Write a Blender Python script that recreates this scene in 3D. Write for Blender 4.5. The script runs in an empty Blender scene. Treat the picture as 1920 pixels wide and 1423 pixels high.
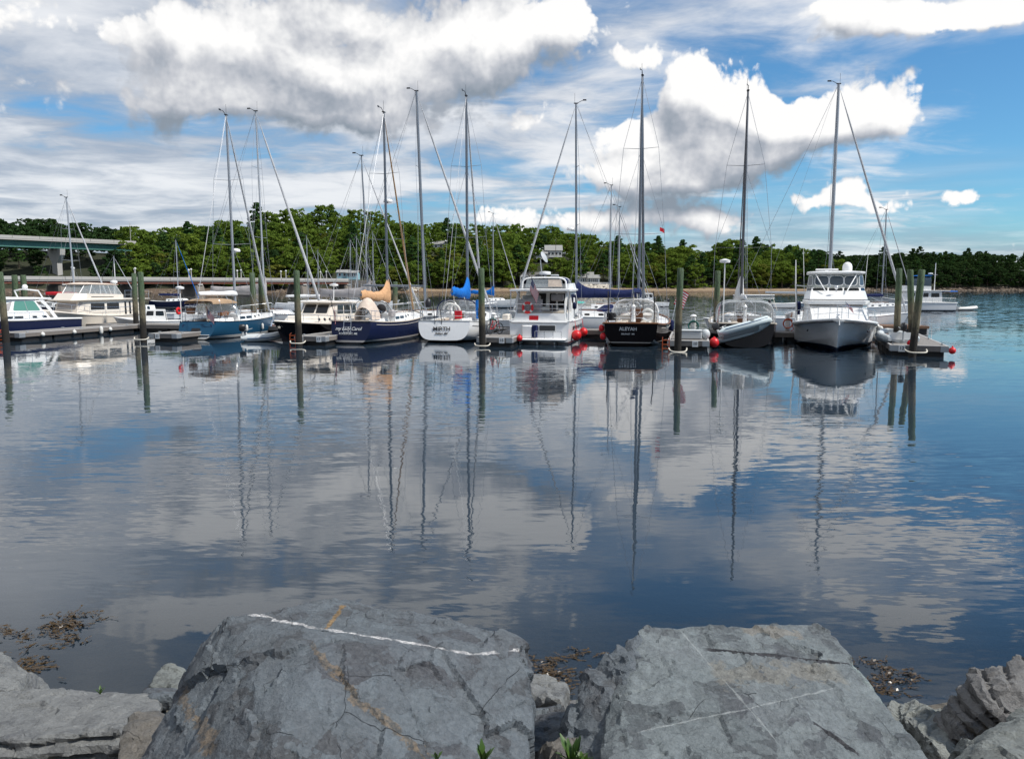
import bpy, bmesh, math, random
import numpy as np
from mathutils import Vector, Matrix

scene = bpy.context.scene
COL = scene.collection
R = math.radians
random.seed(7)

# ------------------------------------------------------------------ camera
cam_data = bpy.data.cameras.new('camera')
cam_data.sensor_width = 36.0
cam_data.lens = 27.94
cam_data.clip_start = 0.05
cam_data.clip_end = 6000
cam = bpy.data.objects.new('camera', cam_data)
COL.objects.link(cam)
cam.location = (0, 0, 3.4)
cam.rotation_euler = (R(90 - 6.79), 0, 0)
scene.camera = cam

# ------------------------------------------------------------------ render / exposure
scene.render.engine = 'CYCLES'
scene.cycles.use_denoising = True
scene.cycles.use_adaptive_sampling = True
scene.cycles.adaptive_threshold = 0.02
scene.cycles.max_bounces = 6
scene.cycles.diffuse_bounces = 2
scene.cycles.glossy_bounces = 3
scene.cycles.transmission_bounces = 4
scene.cycles.transparent_max_bounces = 8
scene.cycles.caustics_reflective = False
scene.cycles.caustics_refractive = False
scene.cycles.sample_clamp_indirect = 4.0
scene.view_settings.view_transform = 'Standard'
scene.view_settings.look = 'None'
scene.view_settings.gamma = 1.0
scene.view_settings.use_curve_mapping = False
scene.view_settings.exposure = 0.35

# ------------------------------------------------------------------ node expressions
class X:
    """a socket with arithmetic, so that node trees can be written as formulas"""
    def __init__(s, t, k): s.t = t; s.k = k
    def _m(s, op, *a, clamp=False):
        n = s.t.nodes.new('ShaderNodeMath'); n.operation = op; n.use_clamp = clamp
        for i, v in enumerate((s,) + a):
            if isinstance(v, X): s.t.links.new(v.k, n.inputs[i])
            else: n.inputs[i].default_value = v
        return X(s.t, n.outputs[0])
    def __add__(s, o): return s._m('ADD', o)
    __radd__ = __add__
    def __sub__(s, o): return s._m('SUBTRACT', o)
    def __rsub__(s, o): return s._m('MULTIPLY', -1.0)._m('ADD', o)
    def __mul__(s, o): return s._m('MULTIPLY', o)
    __rmul__ = __mul__
    def __truediv__(s, o): return s._m('DIVIDE', o)
    def __pow__(s, o): return s._m('POWER', o)
    def mx(s, o): return s._m('MAXIMUM', o)
    def mn(s, o): return s._m('MINIMUM', o)
    def abs(s): return s._m('ABSOLUTE')
    def clamp(s): return s._m('ADD', 0.0, clamp=True)
    def step(s, a, b):                       # smoothstep a..b
        n = s.t.nodes.new('ShaderNodeMapRange'); n.interpolation_type = 'SMOOTHSTEP'
        s.t.links.new(s.k, n.inputs[0]); n.inputs[1].default_value = a; n.inputs[2].default_value = b
        return X(s.t, n.outputs[0])

def vm(t, op, a, b=None, scale=None):
    n = t.nodes.new('ShaderNodeVectorMath'); n.operation = op
    for i, v in enumerate((a, b)):
        if v is None: continue
        if isinstance(v, X): t.links.new(v.k, n.inputs[i])
        else: n.inputs[i].default_value = v
    if scale is not None: n.inputs['Scale'].default_value = scale
    return X(t, n.outputs['Value'] if op in ('DOT_PRODUCT', 'LENGTH', 'DISTANCE') else n.outputs['Vector'])
def sep(t, v):
    n = t.nodes.new('ShaderNodeSeparateXYZ'); t.links.new(v.k, n.inputs[0])
    return [X(t, o) for o in n.outputs]
def comb(t, x, y, z):
    n = t.nodes.new('ShaderNodeCombineXYZ')
    for i, v in enumerate((x, y, z)):
        if isinstance(v, X): t.links.new(v.k, n.inputs[i])
        else: n.inputs[i].default_value = v
    return X(t, n.outputs[0])
def noise(t, v, scale, detail=4, rough=0.55, dist=0.0, out='Fac', lac=2.0):
    n = t.nodes.new('ShaderNodeTexNoise')
    if v is not None: t.links.new(v.k, n.inputs['Vector'])
    n.inputs['Scale'].default_value = scale; n.inputs['Detail'].default_value = detail
    n.inputs['Roughness'].default_value = rough; n.inputs['Distortion'].default_value = dist
    n.inputs['Lacunarity'].default_value = lac
    return X(t, n.outputs[out])
def voro(t, v, scale, feature='F1', detail=0, out='Distance', rnd=1.0):
    n = t.nodes.new('ShaderNodeTexVoronoi'); n.feature = feature
    if v is not None: t.links.new(v.k, n.inputs['Vector'])
    n.inputs['Scale'].default_value = scale; n.inputs['Randomness'].default_value = rnd
    if 'Detail' in n.inputs and detail: n.inputs['Detail'].default_value = detail
    return X(t, n.outputs[out])
def voro2(t, v, scale, detail=0):
    n = t.nodes.new('ShaderNodeTexVoronoi'); n.voronoi_dimensions = '2D'
    t.links.new(v.k, n.inputs['Vector']); n.inputs['Scale'].default_value = scale; n.inputs['Detail'].default_value = detail
    return X(t, n.outputs['Distance'])
def mixc(t, f, a, b, blend='MIX'):
    n = t.nodes.new('ShaderNodeMix'); n.data_type = 'RGBA'; n.blend_type = blend
    for k, v in ((0, f), (6, a), (7, b)):
        if isinstance(v, X): t.links.new(v.k, n.inputs[k])
        elif k: n.inputs[k].default_value = (*v, 1.0) if len(v) == 3 else v
        else: n.inputs[k].default_value = v
    return X(t, n.outputs[2])
def ramp(t, f, stops, interp='LINEAR'):
    n = t.nodes.new('ShaderNodeValToRGB'); t.links.new(f.k, n.inputs[0]); n.color_ramp.interpolation = interp
    e = n.color_ramp.elements
    while len(e) < len(stops): e.new(0.5)
    for i, (p, c) in enumerate(stops):
        e[i].position = p; e[i].color = (*c, 1.0)
    return X(t, n.outputs[0])

# ------------------------------------------------------------------ sky
SUN_AZ, SUN_EL = 108.0, 50.0                  # degrees clockwise from +Y (the way the camera faces), and up
world = bpy.data.worlds.new('World'); scene.world = world
world.use_nodes = True
wt = world.node_tree; wt.nodes.clear()

# cumulus banks: azimuth, elevation, half width, half height (degrees), weight
PUFFS = [
    (-19.8, 14.6, 4.18, 2.92, 0.95),
    (-15.9, 13.7, 4.91, 2.40, 0.80),
    (-9.9, 13.3, 6.21, 2.47, 0.85),
    (-4.4, 15.2, 4.80, 2.74, 0.85),
    (0.7, 16.5, 5.50, 3.01, 0.90),
    (-21.9, 11.6, 2.93, 1.53, 0.75),
    (-13.2, 11.3, 8.34, 1.51, 0.80),
    (4.4, 17.4, 2.55, 1.57, 0.50),
    (-12.3, 17.7, 7.17, 1.84, 0.60),
    (-28.6, 14.9, 7.24, 1.73, 0.55),
    (12.1, 12.7, 1.94, 1.65, 1.00),
    (15.2, 11.9, 2.22, 1.72, 0.80),
    (12.9, 9.6, 4.69, 2.89, 1.00),
    (17.4, 10.1, 3.98, 2.39, 0.95),
    (8.9, 7.8, 3.98, 1.49, 0.85),
    (21.0, 10.1, 3.49, 1.70, 0.85),
    (24.2, 10.6, 1.89, 1.74, 0.85),
    (11.9, 7.2, 4.59, 1.20, 0.70),
    (20.6, 5.2, 2.28, 0.68, 0.62),
    (22.8, 5.9, 1.27, 1.01, 0.70),
    (25.4, 5.1, 2.12, 0.79, 0.62),
    (29.1, 5.5, 1.42, 0.89, 0.72),
    (8.6, 5.0, 7.21, 1.09, 0.65),
    (13.7, 4.0, 2.47, 1.22, 0.75),
    (0.8, 4.6, 6.02, 0.96, 0.50),
    (21.0, 17.0, 3.43, 0.95, 0.75),
    (26.0, 15.9, 4.83, 1.05, 0.80),
    (30.5, 16.1, 2.90, 0.78, 0.80),
    (23.0, 15.0, 4.22, 0.73, 0.50),
    (8.4, 15.2, 2.16, 0.45, 0.40),
    (-22.7, 21.1, 9.15, 2.17, 0.80),
    (-7.2, 21.9, 10.86, 2.29, 0.80),
    (26.6, 20.2, 6.54, 1.35, 0.75),
    (-35.5, 13.8, 3.83, 3.22, 0.70),
    (0.8, 11.1, 3.34, 0.90, 0.42),
    (7.4, 10.3, 2.55, 0.56, 0.40),
    (-14.3, 27.4, 9.71, 1.75, 0.60),
]
def puff_group():
    g = bpy.data.node_groups.new('cumulus_density', 'ShaderNodeTree')
    g.interface.new_socket('Direction', in_out='INPUT', socket_type='NodeSocketVector')
    g.interface.new_socket('Density', in_out='OUTPUT', socket_type='NodeSocketFloat')
    g.interface.new_socket('Bulk', in_out='OUTPUT', socket_type='NodeSocketFloat')
    gi = g.nodes.new('NodeGroupInput'); go = g.nodes.new('NodeGroupOutput')
    d = X(g, gi.outputs[0])
    warp = noise(g, d, 9.0, 2, 0.5, out='Color')
    d2 = vm(g, 'ADD', d, vm(g, 'SCALE', vm(g, 'SUBTRACT', warp, (0.5, 0.5, 0.5)), scale=0.05))
    x, y, z = sep(g, d2)
    az = x._m('ARCTAN2', y) * (180 / math.pi)
    el = z._m('ARCSINE') * (180 / math.pi)
    p = comb(g, az, el, 0.0)
    tot = None
    for a, e, ra, re, w in PUFFS:
        n = g.nodes.new('ShaderNodeVectorMath'); n.operation = 'MULTIPLY_ADD'
        g.links.new(p.k, n.inputs[0]); n.inputs[1].default_value = (1 / ra, 1 / re, 0)
        n.inputs[2].default_value = (-a / ra, -e / re, math.sqrt(max(0.0, -math.log(min(w, 1.0)))))
        q = vm(g, 'DOT_PRODUCT', X(g, n.outputs[0]), X(g, n.outputs[0]))
        pw = g.nodes.new('ShaderNodeMath'); pw.operation = 'POWER'; pw.inputs[0].default_value = math.exp(-1)
        g.links.new(q.k, pw.inputs[1]); gss = X(g, pw.outputs[0])
        tot = gss if tot is None else tot + gss
    # the rest of the sky goes on in the same broken way
    far = (noise(g, d, 2.6, 2, 0.5) - 0.47) * 5.0
    out_f = el.step(21.0, 30.0).mx(az.abs().step(36.0, 48.0))
    tot = tot.mn(1.25) + (far * out_f).mx(-0.2).mn(1.0)
    fb = noise(g, d, 11.0, 8, 0.60) - 0.5
    vo = (0.42 - voro2(g, p, 0.34)) + (0.42 - voro2(g, p, 0.95)) * 0.45
    fb2 = noise(g, d2, 42.0, 5, 0.62) - 0.5
    vo = vo + (0.42 - voro2(g, p, 2.3)) * 0.30
    den = tot * 1.15 + fb * 1.6 + fb2 * 0.65 + vo * 0.58 - 0.40
    g.links.new(den.k, go.inputs[0]); g.links.new(tot.k, go.inputs[1])
    return g
PG = puff_group()
def puffs(v):
    n = wt.nodes.new('ShaderNodeGroup'); n.node_tree = PG; wt.links.new(v.k, n.inputs[0])
    return X(wt, n.outputs[0]), X(wt, n.outputs[1])
tc = wt.nodes.new('ShaderNodeTexCoord')
D = X(wt, tc.outputs['Generated'])
dx, dy, dz = sep(wt, D)
sky = wt.nodes.new('ShaderNodeTexSky'); sky.sky_type = 'NISHITA'; sky.sun_disc = False
sky.sun_elevation = R(SUN_EL); sky.sun_rotation = R(SUN_AZ)
sky.altitude = 0; sky.air_density = 1.0; sky.dust_density = 0.4; sky.ozone_density = 2.5
base = mixc(wt, 1.0, X(wt, sky.outputs[0]), (0.46, 0.81, 1.0), 'MULTIPLY')
# high broken sheet, in plan coordinates so that it closes up towards the horizon
zz = dz.mx(0.0) + 0.07
plan = comb(wt, dx / zz, dy / zz, 0.0)
wob = noise(wt, plan, 0.8, 3, 0.5, out='Color')
plan2 = vm(wt, 'ADD', vm(wt, 'MULTIPLY', plan, (0.8, 1.0, 1.0)), vm(wt, 'SCALE', wob, scale=0.8))
sheet_n = noise(wt, plan2, 1.15, 7, 0.58)
azd = dx._m('ARCTAN2', dy)
cover = 0.70 - azd * 0.60                        # thicker to the left, thin to the right
cover = cover.mn(0.98).mx(0.24)
big = noise(wt, plan, 0.45, 2, 0.5)
sheet = ((sheet_n * 1.15 + big * 0.5) + cover * 0.62 - 1.08).step(0.0, 0.30) * 0.94
low = 1.0 - dz.step(0.0, 0.20)                   # pale bands over the horizon
bandc = comb(wt, dx * 3.0, dy * 3.0, dz * 26.0)
band = (noise(wt, bandc, 0.8, 4, 0.5) + low * 0.42 - 0.62).step(0.0, 0.30) * low
sheet = sheet.mx(band * 0.85)
sheet_c = mixc(wt, (sheet_n * 0.7 + noise(wt, plan2, 2.1, 6, 0.55) * 0.3).step(0.40, 0.64), (3.0, 3.5, 4.3), (6.9, 7.0, 7.2))
col = mixc(wt, sheet, base, sheet_c)
# cumulus, brighter where there is less cloud between it and the sun
den, bulk = puffs(D)
up1, bulk1 = puffs(vm(wt, 'ADD', D, (0.010, 0.0, 0.028)))
rel = noise(wt, D, 15.0, 4, 0.5) - noise(wt, vm(wt, 'ADD', D, (0.010, 0.0, 0.014)), 15.0, 4, 0.5)
lit = (den - up1) * 0.36 + (bulk - bulk1) * 0.70 + 0.58 - (bulk - 0.4) * 0.10 + (noise(wt, D, 9.0, 4, 0.55) - 0.5) * 0.95 + rel * 1.0
lit = lit.clamp()
alpha = (den / (0.66 - lit * 0.44)).step(0.0, 1.0)
cum_c = ramp(wt, lit, [(0.0, (2.1, 2.5, 3.0)), (0.28, (3.1, 3.4, 3.9)), (0.52, (4.7, 4.85, 5.2)), (0.74, (6.6, 6.65, 6.75)), (0.92, (7.9, 7.85, 7.8))])
# the ramp clamps nothing: colours are radiances for a Background strength of 0.1
col = mixc(wt, alpha, col, cum_c)
bg = wt.nodes.new('ShaderNodeBackground'); bg.inputs['Strength'].default_value = 0.1
wt.links.new(col.k, bg.inputs['Color'])
wo = wt.nodes.new('ShaderNodeOutputWorld'); wt.links.new(bg.outputs[0], wo.inputs['Surface'])
world.cycles.sampling_method = 'MANUAL'; world.cycles.sample_map_resolution = 512

# ------------------------------------------------------------------ sun
sun_d = bpy.data.lights.new('sun', 'SUN'); sun_d.energy = 3.8; sun_d.angle = R(4.0); sun_d.color = (1.0, 0.95, 0.87)
sun = bpy.data.objects.new('sun', sun_d); COL.objects.link(sun)
sun.location = (60, 20, 80)
_to = Vector((math.sin(R(SUN_AZ)) * math.cos(R(SUN_EL)), math.cos(R(SUN_AZ)) * math.cos(R(SUN_EL)), math.sin(R(SUN_EL))))
sun.rotation_euler = _to.to_track_quat('Z', 'Y').to_euler()

# ------------------------------------------------------------------ materials
MATS = {}
def new_mat(name):
    m = bpy.data.materials.new(name); m.use_nodes = True
    t = m.node_tree; b = t.nodes['Principled BSDF']
    MATS[name] = m
    return m, t, b
def obj_co(t): return X(t, t.nodes.new('ShaderNodeTexCoord').outputs['Object'])
def pos_co(t): return X(t, t.nodes.new('ShaderNodeNewGeometry').outputs['Position'])
def set_in(t, b, name, v):
    if isinstance(v, X): t.links.new(v.k, b.inputs[name])
    elif isinstance(v, tuple): b.inputs[name].default_value = (*v, 1.0)
    else: b.inputs[name].default_value = v
def bump(t, b, h, strength=0.5, dist=0.02):
    n = t.nodes.new('ShaderNodeBump'); n.inputs['Strength'].default_value = strength; n.inputs['Distance'].default_value = dist
    t.links.new(h.k, n.inputs['Height']); t.links.new(n.outputs[0], b.inputs['Normal'])
    return n
def plain(name, c, rough=0.5, metal=0.0, var=0.12, scale=6.0, bmp=0.0, spec=None, coat=0.0):
    """colour with soft mottling and a little relief"""
    m, t, b = new_mat(name)
    v = obj_co(t)
    n = noise(t, v, scale, 5, 0.6)
    col = mixc(t, (n - 0.5) * 2.0 * var + 0.5, tuple(x * (1 - var) for x in c), tuple(min(1, x * (1 + var)) for x in c))
    set_in(t, b, 'Base Color', col); set_in(t, b, 'Metallic', metal)
    set_in(t, b, 'Roughness', (noise(t, v, scale * 2.3, 3) - 0.5) * 0.2 + rough)
    if spec is not None: set_in(t, b, 'Specular IOR Level', spec)
    if coat: set_in(t, b, 'Coat Weight', coat)
    if bmp: bump(t, b, n, bmp, 0.02)
    return m

# ------------------------------------------------------------------ mesh helpers
def tag(o, label=None, cat=None, group=None, kind=None):
    if label: o['label'] = label
    if cat: o['category'] = cat
    if group: o['group'] = group
    if kind: o['kind'] = kind
    return o
def empty(name, loc=(0, 0, 0), rz=0.0, label=None, cat=None, group=None):
    o = bpy.data.objects.new(name, None); COL.objects.link(o)
    o.empty_display_size = 0.2
    o.location = loc; o.rotation_euler = (0, 0, rz)
    return tag(o, label, cat, group)
def link_mesh(name, me, mat, parent=None, loc=None, rot=None):
    o = bpy.data.objects.new(name, me); COL.objects.link(o)
    if mat is not None and not me.materials: me.materials.append(MATS[mat] if isinstance(mat, str) else mat)
    o.parent = parent
    if loc: o.location = loc
    if rot: o.rotation_euler = rot
    return o
def copy_tree(o, parent=None):
    c = o.copy(); COL.objects.link(c); c.parent = parent
    for ch in o.children: copy_tree(ch, c)
    return c
def frame_of(d):
    d = Vector(d).normalized()
    a = Vector((0, 0, 1)) if abs(d.z) < 0.95 else Vector((1, 0, 0))
    u = d.cross(a).normalized(); return u, d.cross(u).normalized()

class MB:
    """collects shapes; build() links them as ONE mesh object"""
    def __init__(s): s.v = []; s.f = []
    def add(s, vs, fs):
        k = len(s.v); s.v += [tuple(p) for p in vs]; s.f += [tuple(i + k for i in f) for f in fs]; return s
    def box(s, c, d, rz=0.0, bev=0.0):
        hx, hy, hz = d[0] / 2, d[1] / 2, d[2] / 2
        cz, sz = math.cos(rz), math.sin(rz)
        def w(x, y, z): return (c[0] + x * cz - y * sz, c[1] + x * sz + y * cz, c[2] + z)
        if not bev:
            vs = [w(x, y, z) for z in (-hz, hz) for x, y in ((-hx, -hy), (hx, -hy), (hx, hy), (-hx, hy))]
            return s.add(vs, [(3, 2, 1, 0), (4, 5, 6, 7), (0, 1, 5, 4), (1, 2, 6, 5), (2, 3, 7, 6), (3, 0, 4, 7)])
        e = min(bev, hx * .9, hy * .9, hz * .9); rings = []
        for z, i in ((-hz, e), (-hz + e, 0), (hz - e, 0), (hz, e)):
            X_, Y_ = hx - i, hy - i
            rings.append([w(x, y, z) for x, y in ((-X_ + e, -Y_), (X_ - e, -Y_), (X_, -Y_ + e), (X_, Y_ - e), (X_ - e, Y_), (-X_ + e, Y_), (-X_, Y_ - e), (-X_, -Y_ + e))])
        return s.loft(rings, True, True)
    def loft(s, rings, closed=True, caps=False):
        n = len(rings[0]); vs = [p for r in rings for p in r]; fs = []
        for i in range(len(rings) - 1):
            for j in range(n if closed else n - 1):
                k = (j + 1) % n
                fs.append((i * n + j, i * n + k, (i + 1) * n + k, (i + 1) * n + j))
        if caps:
            fs.append(tuple(range(n - 1, -1, -1))); fs.append(tuple((len(rings) - 1) * n + j for j in range(n)))
        return s.add(vs, fs)
    def tube(s, pts, r, seg=6, caps=True, flat=1.0):
        pts = [Vector(p) for p in pts]; rings = []
        rr = r if isinstance(r, (list, tuple)) else [r] * len(pts)
        u = None
        for i, p in enumerate(pts):
            d = (pts[min(i + 1, len(pts) - 1)] - pts[max(i - 1, 0)])
            if d.length < 1e-9: d = Vector((0, 0, 1))
            d.normalize()
            if u is None: u, _ = frame_of(d)
            u = (u - d * u.dot(d))
            if u.length < 1e-6: u, _ = frame_of(d)
            u.normalize(); v = d.cross(u)
            rings.append([tuple(p + u * math.cos(a) * rr[i] + v * math.sin(a) * rr[i] * flat) for a in [2 * math.pi * k / seg for k in range(seg)]])
        return s.loft(rings, True, caps)
    def lathe(s, prof, c=(0, 0, 0), seg=16, axis='z'):
        rings = []
        for r, z in prof:
            ring = []
            for k in range(seg):
                a = 2 * math.pi * k / seg; x, y = r * math.cos(a), r * math.sin(a)
                q = (x, y, z) if axis == 'z' else ((z, x, y) if axis == 'x' else (x, z, y))
                ring.append((c[0] + q[0], c[1] + q[1], c[2] + q[2]))
            rings.append(ring)
        return s.loft(rings, True, True)
    def ball(s, c, r, seg=14, sq=(1, 1, 1)):
        prof = [(max(1e-4, math.sin(math.pi * i / 8)) , -math.cos(math.pi * i / 8)) for i in range(9)]
        rings = [[(c[0] + p * r * math.cos(2 * math.pi * k / seg) * sq[0], c[1] + p * r * math.sin(2 * math.pi * k / seg) * sq[1], c[2] + z * r * sq[2]) for k in range(seg)] for p, z in prof]
        return s.loft(rings, True, True)
    def torus(s, c, R_, r, n=20, seg=6, axis='z', arc=(0, 2 * math.pi)):
        closed = abs(arc[1] - arc[0]) > 6.28
        m = n + 1
        pts = []
        for i in range(m):
            a = arc[0] + (arc[1] - arc[0]) * i / n; x, y = R_ * math.cos(a), R_ * math.sin(a)
            q = (x, y, 0) if axis == 'z' else ((0, x, y) if axis == 'x' else (x, 0, y))
            pts.append((c[0] + q[0], c[1] + q[1], c[2] + q[2]))
        return s.tube(pts, r, seg, not closed)
    def panel(s, q, th=0.02, rnd=0.0):
        """a slab on the quad q (counter-clockwise seen from outside), th thick outwards, corners cut by rnd (share)"""
        a, b, c, d = [Vector(p) for p in q]
        n = (b - a).cross(d - a).normalized()
        def P(u, v): return (a * (1 - u) + b * u) * (1 - v) + (d * (1 - u) + c * u) * v
        if rnd:
            w = (b - a).length; h = (d - a).length; k = rnd * min(w, h); ru, rv = k / max(w, 1e-6), k / max(h, 1e-6)
            o = []
            for cu, cv, a0 in ((1 - ru, rv, -90), (1 - ru, 1 - rv, 0), (ru, 1 - rv, 90), (ru, rv, 180)):
                for t in (0, 30, 60, 90):
                    ang = R(a0 + t); o.append((cu + ru * math.cos(ang), cv + rv * math.sin(ang)))
        else: o = [(0, 0), (1, 0), (1, 1), (0, 1)]
        lo = [P(u, v) - n * 0.004 for u, v in o]; hi = [P(u, v) + n * th for u, v in o]
        return s.loft([lo, hi], True, True)
    def sheet(s, rows, th=0.0):
        """grid of points; with th a closed slab"""
        m, n = len(rows), len(rows[0])
        fs = [(i * n + j, i * n + j + 1, (i + 1) * n + j + 1, (i + 1) * n + j) for i in range(m - 1) for j in range(n - 1)]
        return s.add([p for r in rows for p in r], fs)
    def build(s, name, mat, parent=None, smooth=35, loc=None, rot=None, solid=0.0):
        me = bpy.data.meshes.new(name); me.from_pydata(s.v, [], s.f); me.update()
        bm = bmesh.new(); bm.from_mesh(me)
        bmesh.ops.remove_doubles(bm, verts=bm.verts, dist=1e-5)
        bmesh.ops.dissolve_degenerate(bm, dist=1e-5, edges=bm.edges)
        if solid: bmesh.ops.solidify(bm, geom=bm.faces[:], thickness=solid)
        else: bmesh.ops.recalc_face_normals(bm, faces=bm.faces)
        bm.to_mesh(me); bm.free()
        if smooth:
            me.shade_smooth(); me.set_sharp_from_angle(angle=R(smooth))
        return link_mesh(name, me, mat, parent, loc, rot)

# ------------------------------------------------------------------ water
m, t, b = new_mat('water')
P = pos_co(t)
wx, wy, wz = sep(t, P)
def slope(ax, ay, rot, amp, detail=2, rough=0.5):
    """slope vector field of ripples stretched across the wind"""
    c, s_ = math.cos(R(rot)), math.sin(R(rot))
    n = noise(t, comb(t, (wx * c + wy * s_) * ax, (wy * c - wx * s_) * ay, 0.0), 1.0, detail, rough, 0.25, out='Color')
    v = vm(t, 'MULTIPLY', vm(t, 'SUBTRACT', n, (0.5, 0.5, 0.5)), (amp * 0.50, amp, 0.0))
    return v
def scaled(v, f):
    n = t.nodes.new('ShaderNodeVectorMath'); n.operation = 'SCALE'; t.links.new(v.k, n.inputs[0]); t.links.new(f.k, n.inputs['Scale']); return X(t, n.outputs[0])
patch = noise(t, comb(t, wx * 0.10, wy * 0.06, 3.0), 1.0, 3, 0.5)
calm = patch.step(0.44, 0.60)
far = wy.step(50.0, 80.0).mx(wx.step(24.0, 44.0) * 0.35)
sl = scaled(slope(1.3, 6.8, 5, 0.098), calm * 1.0 + 0.2)
sl = vm(t, 'ADD', sl, scaled(slope(4.0, 17.0, -9, 0.066), calm * 1.0 + 0.2))
sl = vm(t, 'ADD', sl, scaled(slope(0.7, 2.4, 16, 0.036), calm * 0.6 + 0.4))
sl = vm(t, 'ADD', sl, slope(0.22, 0.5, 12, 0.012))
sl = vm(t, 'ADD', sl, scaled(slope(0.9, 2.2, -5, 0.34, 3, 0.6), far))
nrm = vm(t, 'NORMALIZE', vm(t, 'ADD', sl, (0.0, 0.0, 1.0)))
t.links.new(nrm.k, b.inputs['Normal'])
set_in(t, b, 'Base Color', (0.018, 0.030, 0.044)); set_in(t, b, 'Roughness', 0.02)
set_in(t, b, 'Alpha', wy.step(6.2, 9.0) * 0.35 + 0.65)   # the shallows let the bottom through
set_in(t, b, 'IOR', 1.6); set_in(t, b, 'Specular IOR Level', 0.5)
mb = MB()
ys = [-3, 3, 8, 15, 30, 60, 120, 300, 700, 2500]
xs = [-2000, -500, -120, -40, -12, 0, 12, 40, 120, 500, 2000]
mb.sheet([[(x, y, 0.0) for x in xs] for y in ys])
water = mb.build('water', 'water', smooth=0); tag(water, kind='structure')

# ================================================================== far shore
def lerp_tab(tab, x):
    if x <= tab[0][0]: return tab[0][1]
    for (a, b), (c, d) in zip(tab, tab[1:]):
        if x <= c: return b + (d - b) * (x - a) / (c - a)
    return tab[-1][1]
SHORE = [(-420, 250), (-240, 285), (-175, 300), (-100, 335), (-66, 348), (-40, 362), (0, 372), (60, 378), (110, 382), (150, 384), (168, 392), (184, 430), (210, 458), (300, 462), (480, 440)]
HILL = [(-420, 20), (-230, 17), (-190, 16), (-165, 15), (-140, 19), (-105, 28), (-80, 28), (-40, 24), (-20, 21), (10, 23), (30, 19), (50, 12), (70, 10), (100, 11), (130, 10), (160, 7.5), (200, 10), (300, 11), (480, 14)]
def shore_y(x): return lerp_tab(SHORE, x) + 2.0 * math.sin(x * 0.07) + 1.2 * math.sin(x * 0.19 + 1)
def ground_z(x, y):
    d = y - shore_y(x)
    if d < 0: return max(-3.0, d * 0.12)
    beach = 0.13 if x > -66 and x < 172 else 0.22
    bl = 15.0 if x > -45 and x < 165 else 5.0
    if d < bl: return d * beach
    e = d - bl; hm = lerp_tab(HILL, x)
    return min(bl * beach + e * 0.30 + 0.4 * math.sin(x * .11 + y * .07), hm + 0.02 * e + 0.8 * math.sin(x * .05))
m, t, b = new_mat('hillside')
P = pos_co(t); x, y, z = sep(t, P)
n1 = noise(t, P, 0.35, 5, 0.6); n2 = noise(t, P, 3.0, 4, 0.6)
sand = mixc(t, n2, (0.20, 0.14, 0.085), (0.36, 0.265, 0.17))
sand = mixc(t, (z + (n1 - 0.5) * 1.2).step(0.25, 0.75), (0.13, 0.085, 0.05), sand)
rocky = mixc(t, n2, (0.07, 0.05, 0.035), (0.17, 0.12, 0.085))
sand = mixc(t, x.step(160.0, 172.0).mx(1.0 - x.step(-62.0, -48.0)), sand, rocky)
under = mixc(t, n1, (0.014, 0.018, 0.008), (0.034, 0.040, 0.016))
col = mixc(t, (z + (n1 - 0.5) * 0.8).step(1.6, 2.2), sand, under)
set_in(t, b, 'Base Color', col); set_in(t, b, 'Roughness', 0.95); bump(t, b, n2, 0.8, 0.4)
xs = list(np.arange(-420, 481, 6.0)); rows = []
offs = [-30, -12, -4, 0, 3, 6, 10, 15, 20, 27, 36, 48, 62, 80, 105, 140, 200, 400]
for o_ in offs: rows.append([(float(x), shore_y(x) + o_, ground_z(x, shore_y(x) + o_)) for x in xs])
mb = MB(); mb.sheet(rows); hill = mb.build('far_shore', 'hillside', None, 60); tag(hill, kind='structure')

# ------------------------------------------------------------------ trees
def leaf_mat(name, lo, hi, trans=0.25):
    m = bpy.data.materials.new(name); m.use_nodes = True; MATS[name] = m
    t = m.node_tree; t.nodes.clear()
    oi = t.nodes.new('ShaderNodeObjectInfo'); rnd = X(t, oi.outputs['Random'])
    P = pos_co(t)
    big = noise(t, P, 0.11, 2); sm = noise(t, P, 1.1, 3)
    f = (rnd * 0.5 + big * 0.5 + (sm - 0.5) * 0.5).clamp()
    col = mixc(t, f, lo, hi)
    d = t.nodes.new('ShaderNodeBsdfDiffuse'); tr = t.nodes.new('ShaderNodeBsdfTranslucent'); mx = t.nodes.new('ShaderNodeMixShader'); o = t.nodes.new('ShaderNodeOutputMaterial')
    t.links.new(col.k, d.inputs[0]); t.links.new(mixc(t, 0.4, col, (0.12, 0.16, 0.01)).k, tr.inputs[0]); mx.inputs[0].default_value = trans
    t.links.new(d.outputs[0], mx.inputs[1]); t.links.new(tr.outputs[0], mx.inputs[2]); t.links.new(mx.outputs[0], o.inputs[0])
leaf_mat('leaf_broad', (0.060, 0.115, 0.022), (0.190, 0.255, 0.040), 0.35); leaf_mat('leaf_olive', (0.10, 0.12, 0.022), (0.19, 0.20, 0.040), 0.35); leaf_mat('leaf_pine', (0.028, 0.070, 0.024), (0.070, 0.130, 0.035), 0.2); leaf_mat('leaf_dark', (0.016, 0.038, 0.016), (0.045, 0.080, 0.026), 0.15)  # the dark leaf has cloud shade put into its colour, also serves darker trees
plain('bark', (0.10, 0.075, 0.055), 0.95, var=0.3, scale=3); plain('bark_pale', (0.26, 0.24, 0.21), 0.95, var=0.3, scale=3)
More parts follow.
